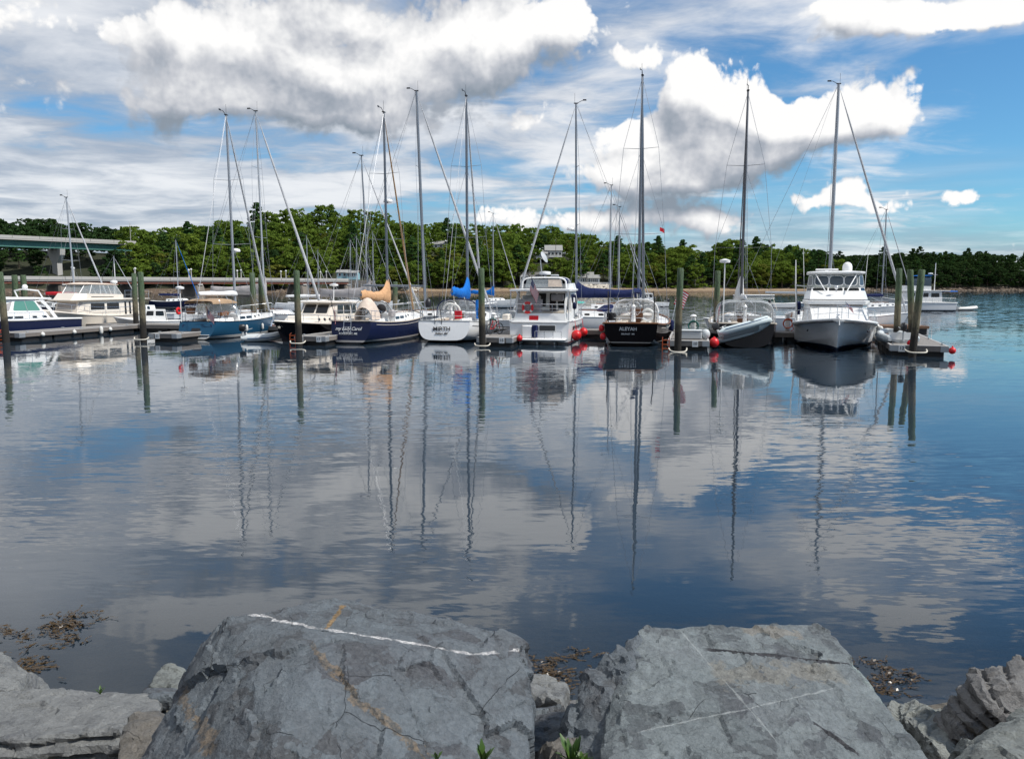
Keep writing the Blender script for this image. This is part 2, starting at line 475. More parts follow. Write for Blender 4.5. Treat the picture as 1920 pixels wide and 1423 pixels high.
def quads_to_mesh(name, c, u, v):
    """c, u, v: arrays (n,3): centres and half axes of leaf quads"""
    n = len(c); co = np.empty((n, 4, 3))
    co[:, 0] = c - u - v; co[:, 1] = c + u - v * .6; co[:, 2] = c + u * .7 + v; co[:, 3] = c - u * .8 + v * .8
    me = bpy.data.meshes.new(name); me.vertices.add(n * 4); me.loops.add(n * 4); me.polygons.add(n)
    me.vertices.foreach_set('co', co.astype(np.float32).ravel()); me.loops.foreach_set('vertex_index', np.arange(n * 4, dtype=np.int32))
    me.polygons.foreach_set('loop_start', np.arange(0, n * 4, 4, dtype=np.int32)); me.polygons.foreach_set('loop_total', np.full(n, 4, dtype=np.int32))
    me.update(); return me
def clumps(rng, centres, radii, per, size, flat=1.0):
    C, U, V = [], [], []
    for c, r in zip(centres, radii):
        d = rng.normal(size=(per, 3)); d /= np.linalg.norm(d, axis=1)[:, None]
        d[:, 2] = np.abs(d[:, 2]) * .9 - .25
        p = c + d * (r * (0.55 + 0.45 * rng.random((per, 1)))) * np.array([1, 1, flat])
        nrm = d + rng.normal(size=(per, 3)) * .45; nrm /= np.linalg.norm(nrm, axis=1)[:, None]
        a = np.cross(nrm, rng.normal(size=(per, 3))); a /= np.linalg.norm(a, axis=1)[:, None] + 1e-9
        bb_ = np.cross(nrm, a); s_ = size * (0.6 + 0.8 * rng.random((per, 1)))
        C.append(p); U.append(a * s_); V.append(bb_ * s_ * .75)
    return np.concatenate(C), np.concatenate(U), np.concatenate(V)
def crown_arrays(kind, seed, h):
    rng = np.random.default_rng(seed); cs, rs = [], []
    if kind == 'broad':
        r = h * rng.uniform(.36, .46)
        for k in range(64):
            z = h * (.14 + .80 * rng.random()); f = math.sqrt(max(.05, 1 - ((z / h - .52) / .52) ** 2)); a = rng.random() * 6.28; q = r * f * math.sqrt(rng.random()) * .95
            cs.append((q * math.cos(a), q * math.sin(a), z)); rs.append(h * rng.uniform(.07, .13))
        return clumps(rng, np.array(cs), rs, 58, h * .0215, .8)
    if kind == 'pine':
        for k in range(15):
            u = k / 14; z = h * (.28 + .70 * u); L = h * (.27 * (1 - u) ** .75 + .035) * rng.uniform(.7, 1.15)
            for j in range(rng.integers(3, 6)):
                a = rng.random() * 6.28
                for f in (.45, .95): cs.append((L * f * math.cos(a), L * f * math.sin(a), z + .08 * L * f)); rs.append(h * rng.uniform(.045, .075) * (1.15 - .5 * u))
        return clumps(rng, np.array(cs), rs, 26, h * .019, .45)
    for k in range(20):                                     # spruce
        u = k / 19; z = h * (.10 + .89 * u); L = h * (.19 * (1 - u) + .012)
        for j in range(max(2, int(7 * (1 - u)))):
            a = rng.random() * 6.28; f = rng.uniform(.5, 1); cs.append((L * f * math.cos(a), L * f * math.sin(a), z - .12 * L * f)); rs.append(h * (.03 + .035 * (1 - u)))
    return clumps(rng, np.array(cs), rs, 18, h * .02, .6)
def trunk_mesh(h, kind, seed):
    rng = random.Random(seed); mb = MB(); top = h * (.72 if kind == 'broad' else .95); r = h * .016 + .05
    pts = [(rng.uniform(-.02, .02) * h * u, rng.uniform(-.02, .02) * h * u, -1.2 + (top + 1.2) * u) for u in (0, .25, .5, .75, 1)]
    mb.tube(pts, [r * 1.3, r, r * .8, r * .5, r * .15], 6)
    if kind == 'broad':
        for k in range(5): a = rng.random() * 6.28; z = h * rng.uniform(.25, .55); mb.tube([(0, 0, z), (h * .1 * math.cos(a), h * .1 * math.sin(a), z + h * .12), (h * .2 * math.cos(a), h * .2 * math.sin(a), z + h * .26)], [r * .5, r * .35, r * .1], 5)
    return mb
PROTO = []
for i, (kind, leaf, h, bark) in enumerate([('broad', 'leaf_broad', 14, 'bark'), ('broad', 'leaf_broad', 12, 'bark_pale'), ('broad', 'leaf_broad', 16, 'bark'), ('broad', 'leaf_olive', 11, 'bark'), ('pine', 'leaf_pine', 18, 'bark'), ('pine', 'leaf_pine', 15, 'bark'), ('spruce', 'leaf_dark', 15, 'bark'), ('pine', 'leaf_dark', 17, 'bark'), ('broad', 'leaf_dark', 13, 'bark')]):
    arr = crown_arrays(kind, 40 + i, h); me = quads_to_mesh('crown', *arr); me.materials.append(MATS[leaf])
    tm = trunk_mesh(h, kind, i).build('trunk', bark, None); tme = tm.data; bpy.data.objects.remove(tm)
    PROTO.append((kind, leaf, h, me, tme, arr))
NAMES = {'leaf_broad': ('maple_tree', 'bright green leafy tree on the wooded far shore', 'bright leafy trees of the far wood'), 'leaf_olive': ('oak_tree', 'olive green rounded tree on the wooded far shore', 'olive leafy trees of the far wood'), 'leaf_pine': ('pine_tree', 'tall layered pine on the wooded far shore', 'layered pines of the far wood')}
HOUSE_GAPS = [(-84, -60, 24), (-14, -4, 16), (2, 16, 22), (30, 49, 20), (-36, -22, 10)]       # x from, x to, depth kept clear behind the shore line
rngT = random.Random(11); spots = []
for row, (d0, step) in enumerate([(17, 5.6), (24, 6.0), (33, 6.4), (45, 6.6), (58, 6.6), (72, 6.8), (88, 7.0), (106, 7.5), (126, 8.5)]):
    x = -262.0
    while x < 330:
        x += step * rngT.uniform(.7, 1.3); d = d0 + rngT.uniform(-3.5, 3.5)
        if x < -45 or x > 165: d -= 9
        if any(a < x < b_ and d < dd for a, b_, dd in HOUSE_GAPS): continue
        yy = shore_y(x) + d
        bx, by = x + 232, yy - 250; bt = (bx * 66 + by * 99) / (66 ** 2 + 99 ** 2)          # room for the high bridge
        under_bridge = -208 < x < -160 and yy < 334
        if under_bridge and -.585 < x / yy < -.534: continue
        if bt < 1.0 and abs(bx * 99 - by * 66) / 119.0 < 10: continue
        bear = x / yy                                        # bearing from the near bank
        if abs(bear) > .691: continue
        if (.0255 < bear < .0658 and 396 < yy < 440) or (.220 < bear < .244 and 402 < yy < 450) or (-.102 < bear < -.079 and 410 < yy < 444): continue     # clearings before the hill houses
        dark = x > 168 or bear < -.48  # shore ends under cloud: the shadow is painted with darker leaf colours
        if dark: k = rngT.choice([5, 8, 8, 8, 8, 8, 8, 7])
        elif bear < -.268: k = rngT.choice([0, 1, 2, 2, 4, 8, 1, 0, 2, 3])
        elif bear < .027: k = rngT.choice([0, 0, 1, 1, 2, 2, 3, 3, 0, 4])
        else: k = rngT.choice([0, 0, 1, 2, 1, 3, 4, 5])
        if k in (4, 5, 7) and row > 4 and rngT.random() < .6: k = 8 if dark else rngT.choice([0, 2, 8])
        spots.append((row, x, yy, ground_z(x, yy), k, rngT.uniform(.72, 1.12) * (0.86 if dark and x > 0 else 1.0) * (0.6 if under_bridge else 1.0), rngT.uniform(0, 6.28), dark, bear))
spots.sort(key=lambda s_: s_[0]); rest = []
cnt = 0
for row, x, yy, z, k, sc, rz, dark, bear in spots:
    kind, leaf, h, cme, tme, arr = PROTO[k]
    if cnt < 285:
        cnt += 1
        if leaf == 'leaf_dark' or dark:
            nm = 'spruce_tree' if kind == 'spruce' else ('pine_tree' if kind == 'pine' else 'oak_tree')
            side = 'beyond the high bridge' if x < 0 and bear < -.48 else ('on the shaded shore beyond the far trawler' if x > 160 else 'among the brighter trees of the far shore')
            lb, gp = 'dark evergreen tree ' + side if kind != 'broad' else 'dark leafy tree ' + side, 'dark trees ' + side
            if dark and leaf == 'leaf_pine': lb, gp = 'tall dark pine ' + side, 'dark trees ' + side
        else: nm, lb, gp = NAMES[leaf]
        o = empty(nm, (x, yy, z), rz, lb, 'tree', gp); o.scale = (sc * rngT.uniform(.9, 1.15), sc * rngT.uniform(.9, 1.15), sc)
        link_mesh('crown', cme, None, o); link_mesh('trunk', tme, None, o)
    else: rest.append((x, yy, z, k, sc, rz))
# the wood goes on behind as one mass
groups_ = {}
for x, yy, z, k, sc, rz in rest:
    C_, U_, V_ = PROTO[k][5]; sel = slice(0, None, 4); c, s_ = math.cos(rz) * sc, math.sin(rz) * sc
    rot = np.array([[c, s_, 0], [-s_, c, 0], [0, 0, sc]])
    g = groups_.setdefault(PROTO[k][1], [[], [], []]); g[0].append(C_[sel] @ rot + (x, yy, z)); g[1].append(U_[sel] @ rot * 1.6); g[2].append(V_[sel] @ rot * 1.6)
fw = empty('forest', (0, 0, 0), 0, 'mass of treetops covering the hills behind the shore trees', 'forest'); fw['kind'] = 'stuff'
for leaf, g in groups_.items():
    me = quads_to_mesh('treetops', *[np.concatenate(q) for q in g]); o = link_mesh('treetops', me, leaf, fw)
# shrubs that close the foot of the wood
shr = clumps(np.random.default_rng(5), np.array([(x, shore_y(x) + d, ground_z(x, shore_y(x) + d) + .5) for x, d in [(rngT.uniform(-260, 330), rngT.uniform(13, 17)) for _ in range(420)] if not any(a < x < b_ for a, b_, _ in HOUSE_GAPS)]), [1.4] * 420, 26, .38, .8)
me = quads_to_mesh('undergrowth', *shr); o = link_mesh('undergrowth', me, 'leaf_broad'); tag(o, 'low green shrubs along the foot of the far wood', 'shrubs', None, 'stuff')

# ------------------------------------------------------------------ rocks at the water's edge, far
plain('far_rock', (0.15, 0.115, 0.085), 0.9, var=0.4, scale=.5); plain('riprap', (0.55, 0.50, 0.43), 0.9, var=0.3, scale=.5); plain('seawall', (0.62, 0.60, 0.57), 0.8, var=0.12, scale=1)
def rock_mass(name, pts, mat, label, seed):
    rng = random.Random(seed); mb = MB()
    for x, y, z, r in pts:
        ring = []
        for zz_, k in ((-.5, .8), (0.0, 1.0), (.45, .62)):
            ring.append([(x + r * k * rng.uniform(.75, 1.2) * math.cos(a), y + r * k * rng.uniform(.75, 1.2) * math.sin(a), z + r * zz_ * rng.uniform(.8, 1.2)) for a in [6.283 * q / 6 for q in range(6)]])
        mb.loft(ring, True, True)
    o = mb.build(name, mat, None, 20); return tag(o, label, 'rocks', None, 'stuff')
rr_ = random.Random(3)
rock_mass('shore_rocks', [(x, shore_y(x) + d, ground_z(x, shore_y(x) + d) + .1, rr_.uniform(.4, 1.3)) for x, d in [(rr_.uniform(168, 330), rr_.uniform(-2, 6)) for _ in range(420)]] + [(x, shore_y(x) + d, ground_z(x, shore_y(x) + d), rr_.uniform(.3, .9)) for x, d in [(rr_.uniform(-48, 165), rr_.uniform(9, 16)) for _ in range(150)]] + [(x, shore_y(x) + d, ground_z(x, shore_y(x) + d) + .2, rr_.uniform(.5, 1.2)) for x, d in [(rr_.uniform(-260, -62), rr_.uniform(-2, 5)) for _ in range(240)]], 'far_rock', 'dark rocks strewn along the far waterline', 4)
rock_mass('riprap', [(rr_.uniform(31, 47), 386 + q * 4.2, .55 + q * 2.9, rr_.uniform(.5, 1.0)) for q in [rr_.random() for _ in range(170)]] + [(rr_.uniform(-60, -42), shore_y(-50) + 6 + q * 4, .6 + 2.0 * q, rr_.uniform(.5, 1.0)) for q in [rr_.random() for _ in range(90)]], 'riprap', 'pale boulders banked below the white cottage and bridge end', 8)
mb = MB(); mb.box((40.0, 391.5, 4.1), (17.5, .5, .9), bev=.05); o = mb.build('garden_wall', 'seawall', None, 0); tag(o, 'low white wall above the pale boulders before the cottage', 'wall')
mb = MB()
for i in range(9): mb.box((-12.5 + i * 2.4, 388.0, 2.6), (2.2, .25, .8 + .15 * math.sin(i * 2.1)))
o = mb.build('timber_bulkhead', 'dock_fence', None, 0) if 'dock_fence' in MATS else mb.build('timber_bulkhead', 'bark', None, 0); tag(o, 'brown timber bulkhead above the beach left of the white gabled house', 'wall')

# ------------------------------------------------------------------ houses
plain('siding_white', (0.70, 0.70, 0.68), 0.7, var=0.06); plain('siding_blue', (0.30, 0.50, 0.56), 0.7, var=0.08); plain('siding_grey', (0.36, 0.37, 0.37), 0.75, var=0.1); plain('siding_dark', (0.12, 0.11, 0.10), 0.8, var=0.1)
plain('shingle', (0.14, 0.135, 0.13), 0.85, var=0.25, scale=1.5); plain('shingle_light', (0.27, 0.27, 0.26), 0.85, var=0.2, scale=1.5); plain('concrete', (0.40, 0.385, 0.36), 0.9, var=0.18, scale=.6); plain('stone_pier', (0.20, 0.175, 0.15), 0.95, var=0.4, scale=.8); plain('girder_red', (0.27, 0.10, 0.065), 0.7, var=0.2, scale=.5); plain('girder_green', (0.06, 0.17, 0.14), 0.6, var=0.15, scale=.4)
def gable(root, x0, x1, y0, y1, z0, zw, zr, wall, roof, axis='x', ov=.4, name='wall'):
    """a block with a pitched roof; ridge along axis"""
    mb = MB()
    if axis == 'x':
        ym = (y0 + y1) / 2
        mb.add([(x0, y0, z0), (x1, y0, z0), (x1, y1, z0), (x0, y1, z0), (x0, y0, zw), (x1, y0, zw), (x1, y1, zw), (x0, y1, zw), (x0, ym, zr), (x1, ym, zr)], [(0, 1, 5, 4), (2, 3, 7, 6), (1, 2, 6, 9, 5), (3, 0, 4, 8, 7)])
        slopes = [[(x0 - ov, y0 - ov, zw - .2), (x1 + ov, y0 - ov, zw - .2), (x1 + ov, ym, zr + .05), (x0 - ov, ym, zr + .05)], [(x1 + ov, y1 + ov, zw - .2), (x0 - ov, y1 + ov, zw - .2), (x0 - ov, ym, zr + .05), (x1 + ov, ym, zr + .05)]]
    else:
        xm = (x0 + x1) / 2
        mb.add([(x0, y0, z0), (x1, y0, z0), (x1, y1, z0), (x0, y1, z0), (x0, y0, zw), (x1, y0, zw), (x1, y1, zw), (x0, y1, zw), (xm, y0, zr), (xm, y1, zr)], [(0, 1, 5, 8, 4), (2, 3, 7, 9, 6), (1, 2, 6, 5), (3, 0, 4, 7)])
        slopes = [[(x0 - ov, y1 + ov, zw - .2), (x0 - ov, y0 - ov, zw - .2), (xm, y0 - ov, zr + .05), (xm, y1 + ov, zr + .05)], [(x1 + ov, y0 - ov, zw - .2), (x1 + ov, y1 + ov, zw - .2), (xm, y1 + ov, zr + .05), (xm, y0 - ov, zr + .05)]]
    mb.build(name, wall, root, 0)
    for q in slopes: mb = MB(); mb.panel(q, .18); mb.build('roof_slope', roof, root, 0)
def win(root, x, y, z, w, h, frame='siding_white', side='y'):
    f = MB().box((x, y, z), (w + .3, .12, h + .3) if side == 'y' else (.12, w + .3, h + .3)).build('window', frame, root, 0)
    MB().box((x, y - .06, z) if side == 'y' else (x - .06, y, z), (w, .06, h) if side == 'y' else (.06, w, h)).build('pane', 'house_glass', f, 0)
plain('house_glass', (0.012, 0.014, 0.017), 0.1, var=0.2)
h1 = empty('house', (-77, 352, 5.6), 0, 'pale blue house at the end of the low bridge', 'house')
gable(h1, 0, 5.2, 0, 6, 0, 3.2, 4.2, 'siding_blue', 'shingle_light', 'x'); gable(h1, 4.6, 9.2, -1.2, 5, 0, 3.0, 3.8, 'siding_blue', 'shingle_light', 'x')
for x in (1.4, 3.4): win(h1, x, -.02, 2.2, .8, 1.1)
for x in (5.3, 6.2, 7.1, 8.2): win(h1, x, -1.22, 2.1, .5, 1.2)
h2 = empty('house', (-9, 392, 2.4), 0, 'low dark shingled house left of the white gabled house', 'house')
gable(h2, -3.5, 4.2, 0, 6, 0, 2.4, 4.9, 'siding_dark', 'shingle', 'x'); [win(h2, x, -.02, 1.4, 1.1, .8) for x in (-2, 1.8)]
h3 = empty('house', (4, 391, 2.6), 0, 'white two storey house with a front gable above the beach', 'house')
gable(h3, 0, 4.4, 0, 7, 0, 5.0, 7.4, 'siding_white', 'shingle', 'y'); gable(h3, 4.2, 9.6, 1.5, 7, 0, 4.6, 6.8, 'siding_white', 'shingle', 'x')
for x in (1.0, 2.2, 3.4): win(h3, x, -.02, 4.0, .8, 1.3); win(h3, x, -.02, 1.4, .8, 1.5, 'siding_grey')
win(h3, 2.2, -.02, 5.9, .7, .7)
for x in (5.0, 6.2, 7.4, 8.6): win(h3, x, 1.48, 1.4, .9, 1.6, 'siding_grey'); win(h3, x, 1.48, 3.6, .9, 1.0)
mb = MB(); mb.box((6.9, .5, 2.75), (5.4, 2.2, .18)); mb.build('porch_roof', 'siding_white', h3, 0)
for x in (4.5, 6.1, 7.7, 9.4): mb = MB(); mb.box((x, -.4, 1.3), (.16, .16, 2.8)); mb.build('porch_post', 'siding_white', h3, 0)
h4 = empty('house', (13.0, 432, 17.0), 0, 'grey roofed house high on the hill among trees', 'house')
gable(h4, 0, 6, 0, 8, 0, 3.0, 5.0, 'siding_grey', 'shingle_light', 'x'); gable(h4, 5, 14, 2, 10, 0, 4.8, 7.6, 'siding_grey', 'shingle_light', 'x'); [win(h4, x, 1.98, 3.0, 1.3, 1.3) for x in (7, 9, 11, 13)]
mb = MB(); mb.box((10.5, .5, 1.2), (7, 3, .25)); mb.build('deck', 'siding_white', h4, 0); [MB().box((7.2 + 1.6 * k, -.9, 1.9), (.12, .12, 1.3)).build('deck_post', 'siding_white', h4, 0) for k in range(5)]
h5 = empty('house', (32.2, 393.5, 4.3), 0, 'white cottage with a row of tall windows above pale boulders', 'house')
gable(h5, 0, 8.0, 1, 8, 0, 2.7, 5.2, 'siding_white', 'shingle_light', 'x'); gable(h5, 5.2, 10.8, -.6, 4, 0, 2.4, 3.8, 'siding_white', 'shingle_light', 'x'); [win(h5, 2.0 + .0 + k * 1.05, .98, 1.4, .7, 1.5) for k in range(3)]; [win(h5, 5.7 + k * .95, -.62, 1.25, .6, 1.6) for k in range(5)]
mb = MB(); mb.box((1.0, 4.5, 4.6), (1.1, 1.1, 3.4)); mb.build('chimney', 'stone_pier', h5, 0)
h6 = empty('house', (-29, 396, 3.4), 0, 'small white house with a lawn below the wooded hill', 'house')
gable(h6, 0, 4.5, 0, 5, 0, 2.6, 4.2, 'siding_white', 'shingle', 'x'); [win(h6, x, -.02, 1.5, .7, 1.0) for x in (1, 2.3, 3.6)]
h7 = empty('house', (100, 442, 13.5), 0, 'white gabled house half hidden in the trees above the beach', 'house')
gable(h7, 0, 5, 0, 7, 0, 4.2, 6.6, 'siding_white', 'shingle_light', 'y'); win(h7, 2.5, -.02, 3.6, 1.0, 1.4)
h8 = empty('house', (-43, 440, 22.5), 0, 'pale roof showing through the trees on the hill', 'house')
gable(h8, 0, 6, 0, 6, 0, 3.0, 4.6, 'siding_white', 'shingle_light', 'x'); [win(h8, x, -.02, 1.8, .9, 1.1) for x in (1.5, 4.2)]

# ------------------------------------------------------------------ low bridge
A = Vector((-168, 212, 0)); Bv = Vector((-72, 338, 0)); dv = (Bv - A); Lb = dv.length; ang = math.atan2(dv.y, dv.x)
lb = empty('road_bridge', A, ang, 'low road bridge with pale parapet and rusty girders on stone piers', 'bridge')
mb = MB(); mb.box((Lb / 2, 0, 4.75), (Lb, 9.5, .45)); mb.build('deck', 'concrete', lb, 0)
for sd in (1, -1):
    for i in range(14): mb = MB(); w = Lb / 14; mb.box((w * (i + .5), sd * 4.75, 5.4), (w - .12, .35, 1.05), bev=.04); mb.build('parapet_panel', 'concrete', lb, 0)
    for i in range(7): mb = MB(); w = Lb / 7; mb.box((w * (i + .5), sd * 4.1, 4.15), (w - .1, .4, .75)); mb.box((w * (i + .5), sd * 4.1, 3.8), (w - .1, .7, .06)); mb.build('girder', 'girder_red', lb, 0)
for i in range(8):
    x = Lb / 7 * i; mb = MB(); mb.box((x, 0, 3.45), (1.8, 9.6, .55), bev=.05); pc = mb.build('pier_cap', 'concrete', lb, 0)
    mb = MB(); mb.loft([[(x + a * k, c * k, z) for a, c in ((-1.4, -4.9), (1.4, -4.9), (1.9, -4.2), (1.9, 4.2), (1.4, 4.9), (-1.4, 4.9), (-1.9, 4.2), (-1.9, -4.2))] for z, k in ((-2, 1.15), (.6, 1.05), (3.2, .9))], True, True); mb.build('pier', 'stone_pier', lb, 0)
def bridge_lamp(k, f, sd):
    p = A + dv * f + Vector((-dv.y, dv.x, 0)).normalized() * sd * 4.75
    o = empty('lamp_post', (p.x, p.y, 5.9), ang, 'globe lamp post on the low bridge parapet', 'lamp post', 'globe lamps along the low bridge')
    mb = MB(); mb.tube([(0, 0, 0), (0, 0, .5), (0, 0, 2.4)], [.28, .2, .16], 8); mb.build('post', 'concrete', o); mb = MB(); mb.ball((0, 0, 2.75), .36, 10); mb.build('globe', 'siding_white', o)
for k in range(6):
    for sd in (1, -1): bridge_lamp(k, .30 + .125 * k + (.03 if sd > 0 else 0), sd)
# abutment where the bridge lands
mb = MB()
for i in range(6):
    for j in range(5): mb.box((-73.5 + i * 2.6 + (j % 2) * .9, 337.5 + i * .4 + j * .25, .55 + j * 1.02), (2.5, 3.5 - j * .2, .96), R(3 * math.sin(i * 3 + j)), .08)
o = mb.build('bridge_abutment', 'stone_pier', None, 0); tag(o, 'stone block abutment where the low bridge lands', 'abutment')
# ------------------------------------------------------------------ high bridge
A2 = Vector((-232, 250, 0)); B2 = Vector((-166, 349, 0)); d2 = B2 - A2; L2 = d2.length; a2 = math.atan2(d2.y, d2.x)
hb_ = empty('highway_bridge', A2, a2, 'high highway bridge with a green girder crossing before the wooded hill', 'bridge')
mb = MB(); mb.box((L2 / 2, 0, 20.6), (L2, 11, .5)); mb.build('deck', 'concrete', hb_, 0)
for sd in (1, -1):
    for i in range(12): mb = MB(); w = L2 / 12; mb.box((w * (i + .5), sd * 5.4, 21.4), (w - .1, .35, 1.15), bev=.04); mb.build('parapet_panel', 'concrete', hb_, 0)
    for i in range(5): mb = MB(); w = L2 / 5; mb.box((w * (i + .5), sd * 3.6, 19.0), (w - .05, .25, 2.5)); mb.box((w * (i + .5), sd * 3.6, 17.75), (w - .05, .8, .1)); mb.build('girder', 'girder_green', hb_, 0)
for f in (.30, .74):
    x = L2 * f; mb = MB(); mb.loft([[(x + a, c * k, z) for a, c in ((-1.0, -1), (1.0, -1), (1.0, 1), (-1.0, 1))] for z, k in ((-2, 2.0), (12, 2.0), (15.2, 4.6), (17.6, 5.0))], True, True); mb.build('pier', 'concrete', hb_, 0)
mb = MB(); mb.tube([(L2 * .98, -5.4, 21.9), (L2 * .98, -5.4, 29.5), (L2 * .98, -4.0, 29.9)], [.12, .09, .06], 6); mb.build('light_pole', 'galv2', hb_) if 'galv2' in MATS else mb.build('light_pole', 'concrete', hb_)
# poles on the hillside
for i, (x, y, h) in enumerate(((11.5, 430, 29), (23.5, 432, 28.5))):
    mb = MB(); mb.tube([(0, 0, 0), (0, 0, h - 14)], [.18, .12], 6); mb.box((0, 0, h - 15), (2.6, .14, .14)); o = mb.build('utility_pole', 'bark', None, 30, (x, y, 14)); tag(o, ['utility pole just left above the grey hill house', 'utility pole right of the grey hill house'][i], 'pole', 'poles on the hillside')

# ================================================================== boat materials
def hull_paint(name, c, bottom=(0.02, 0.02, 0.025), boot=(0.7, 0.7, 0.68), z0=0.06, z1=0.14, z2=None, rough=0.22, streak=0.25):
    """gelcoat with a boot stripe and bottom paint at fixed heights over the waterline, dulled by salt streaks"""
    m, t, b = new_mat(name)
    v = obj_co(t); x, y, z = sep(t, v)
    n = noise(t, comb(t, x * 3.0, y * 3.0, z * 0.7), 1.4, 5, 0.6)
    grime = noise(t, comb(t, x * 9.0, y * 9.0, z * 1.2), 1.0, 4, 0.6).step(0.52, 0.75)
    col = mixc(t, (n - 0.5) * 0.5 + 0.5, tuple(k * 0.93 for k in c), tuple(min(1, k * 1.06) for k in c))
    col = mixc(t, grime * streak, col, tuple(k * 0.72 + 0.02 for k in c))
    zz_ = z + (n - 0.5) * 0.015
    if z2: col = mixc(t, zz_._m('LESS_THAN', z2), col, bottom)
    col = mixc(t, zz_._m('LESS_THAN', z1), col, boot)
    col = mixc(t, zz_._m('LESS_THAN', z0), col, bottom)
    set_in(t, b, 'Base Color', col); set_in(t, b, 'Roughness', (n - 0.5) * 0.2 + rough)
    set_in(t, b, 'Specular IOR Level', 0.5 if max(c) > 0.3 else 0.2)
    return m
hull_paint('hull_teal', (0.013, 0.064, 0.125), boot=(0.45, 0.45, 0.44), z0=0.05, z1=0.22)
hull_paint('hull_navy', (0.010, 0.016, 0.050), boot=(0.36, 0.34, 0.33), z0=0.12, z1=0.22, rough=0.15)
hull_paint('hull_white', (0.74, 0.75, 0.76), boot=(0.02, 0.02, 0.03), z0=0.04, z1=0.12)
hull_paint('hull_cream', (0.62, 0.56, 0.48), boot=(0.30, 0.06, 0.04), z0=0.03, z1=0.10)
hull_paint('hull_black', (0.010, 0.008, 0.009), boot=(0.50, 0.47, 0.43), z0=0.20, z1=0.245, bottom=(0.012, 0.010, 0.010), rough=0.14)
hull_paint('hull_dark', (0.006, 0.006, 0.009), boot=(0.010, 0.010, 0.012), z0=0.05, z1=0.10, rough=0.16)
hull_paint('hull_yacht', (0.78, 0.79, 0.80), boot=(0.012, 0.018, 0.05), bottom=(0.01, 0.012, 0.03), z0=0.12, z1=0.26)
hull_paint('hull_grey', (0.40, 0.42, 0.44), boot=(0.02, 0.02, 0.03), z0=0.04, z1=0.10)
hull_paint('hull_red', (0.16, 0.012, 0.016), boot=(0.5, 0.5, 0.5), z0=0.04, z1=0.07)
plain('gel_white', (0.78, 0.78, 0.77), 0.3, var=0.05, scale=2.0)
plain('gel_cream', (0.70, 0.64, 0.56), 0.35, var=0.06, scale=2.0)
plain('gel_grey', (0.42, 0.44, 0.45), 0.4, var=0.06)
plain('deck_tan', (0.50, 0.44, 0.37), 0.7, var=0.12)
plain('teak', (0.20, 0.085, 0.035), 0.5, var=0.25, scale=18)
plain('alu', (0.55, 0.57, 0.60), 0.38, 0.75, var=0.05)
plain('mast_grey', (0.16, 0.18, 0.21), 0.42, 0.25, var=0.07, scale=1.5)
plain('mast_white', (0.30, 0.325, 0.36), 0.4, var=0.05)
plain('mast_dark', (0.09, 0.09, 0.10), 0.4, 0.3, var=0.1)
plain('mast_tan', (0.36, 0.22, 0.11), 0.5, var=0.15)
plain('steel', (0.62, 0.63, 0.65), 0.25, 0.9, var=0.03)
plain('wire', (0.30, 0.31, 0.33), 0.4, 0.6, var=0.05)
plain('dark_trim', (0.015, 0.015, 0.018), 0.4, var=0.2)
plain('rubber', (0.02, 0.02, 0.022), 0.6)
plain('rope', (0.60, 0.56, 0.48), 0.85, var=0.2, scale=40)
plain('buoy_red', (0.62, 0.012, 0.016), 0.4, var=0.12, scale=9)
plain('buoy_white', (0.68, 0.67, 0.63), 0.45, var=0.12, scale=9)
plain('tube_grey', (0.52, 0.55, 0.56), 0.5, var=0.08)
plain('tube_blue', (0.56, 0.64, 0.66), 0.5, var=0.08)
plain('stripe_blue', (0.04, 0.09, 0.18), 0.5)
plain('plastic_orange', (0.60, 0.10, 0.015), 0.5)
plain('hose_green', (0.01, 0.14, 0.12), 0.5)
def canvas(name, c):
    m, t, b = new_mat(name)
    v = obj_co(t)
    n = noise(t, v, 5.0, 5, 0.6); f = noise(t, v, 1.7, 3, 0.5, dist=1.5)
    set_in(t, b, 'Base Color', mixc(t, n, tuple(k * 0.8 for k in c), tuple(min(1, k * 1.2) for k in c)))
    set_in(t, b, 'Roughness', 0.85); set_in(t, b, 'Specular IOR Level', 0.2)
    bump(t, b, f + n * 0.2, 0.7, 0.08)
canvas('jib_cloth', (0.42, 0.43, 0.45)); canvas('canvas_tan', (0.55, 0.32, 0.17)); canvas('canvas_blue', (0.008, 0.14, 0.50)); canvas('canvas_navy', (0.012, 0.020, 0.075))
canvas('canvas_grey', (0.36, 0.34, 0.34)); canvas('canvas_white', (0.66, 0.66, 0.66)); canvas('canvas_cream', (0.60, 0.50, 0.42))
canvas('canvas_red', (0.50, 0.02, 0.03)); canvas('canvas_green', (0.10, 0.42, 0.36)); canvas('canvas_black', (0.02, 0.02, 0.022)); canvas('canvas_brown', (0.36, 0.25, 0.16))
def glassy(name, c, alpha, rough=0.05):
    m, t, b = new_mat(name)
    set_in(t, b, 'Base Color', c); set_in(t, b, 'Roughness', rough)
    n = noise(t, obj_co(t), 2.2, 3); bump(t, b, n, 0.25, 0.03)
    if alpha < 1: set_in(t, b, 'Alpha', alpha)
glassy('glass_dark', (0.010, 0.012, 0.014), 1.0); glassy('glass_green', (0.10, 0.26, 0.21), 1.0, 0.15); glassy('vinyl', (0.42, 0.46, 0.48), 0.42, 0.12)
glassy('glass_blue', (0.05, 0.075, 0.10), 0.9)
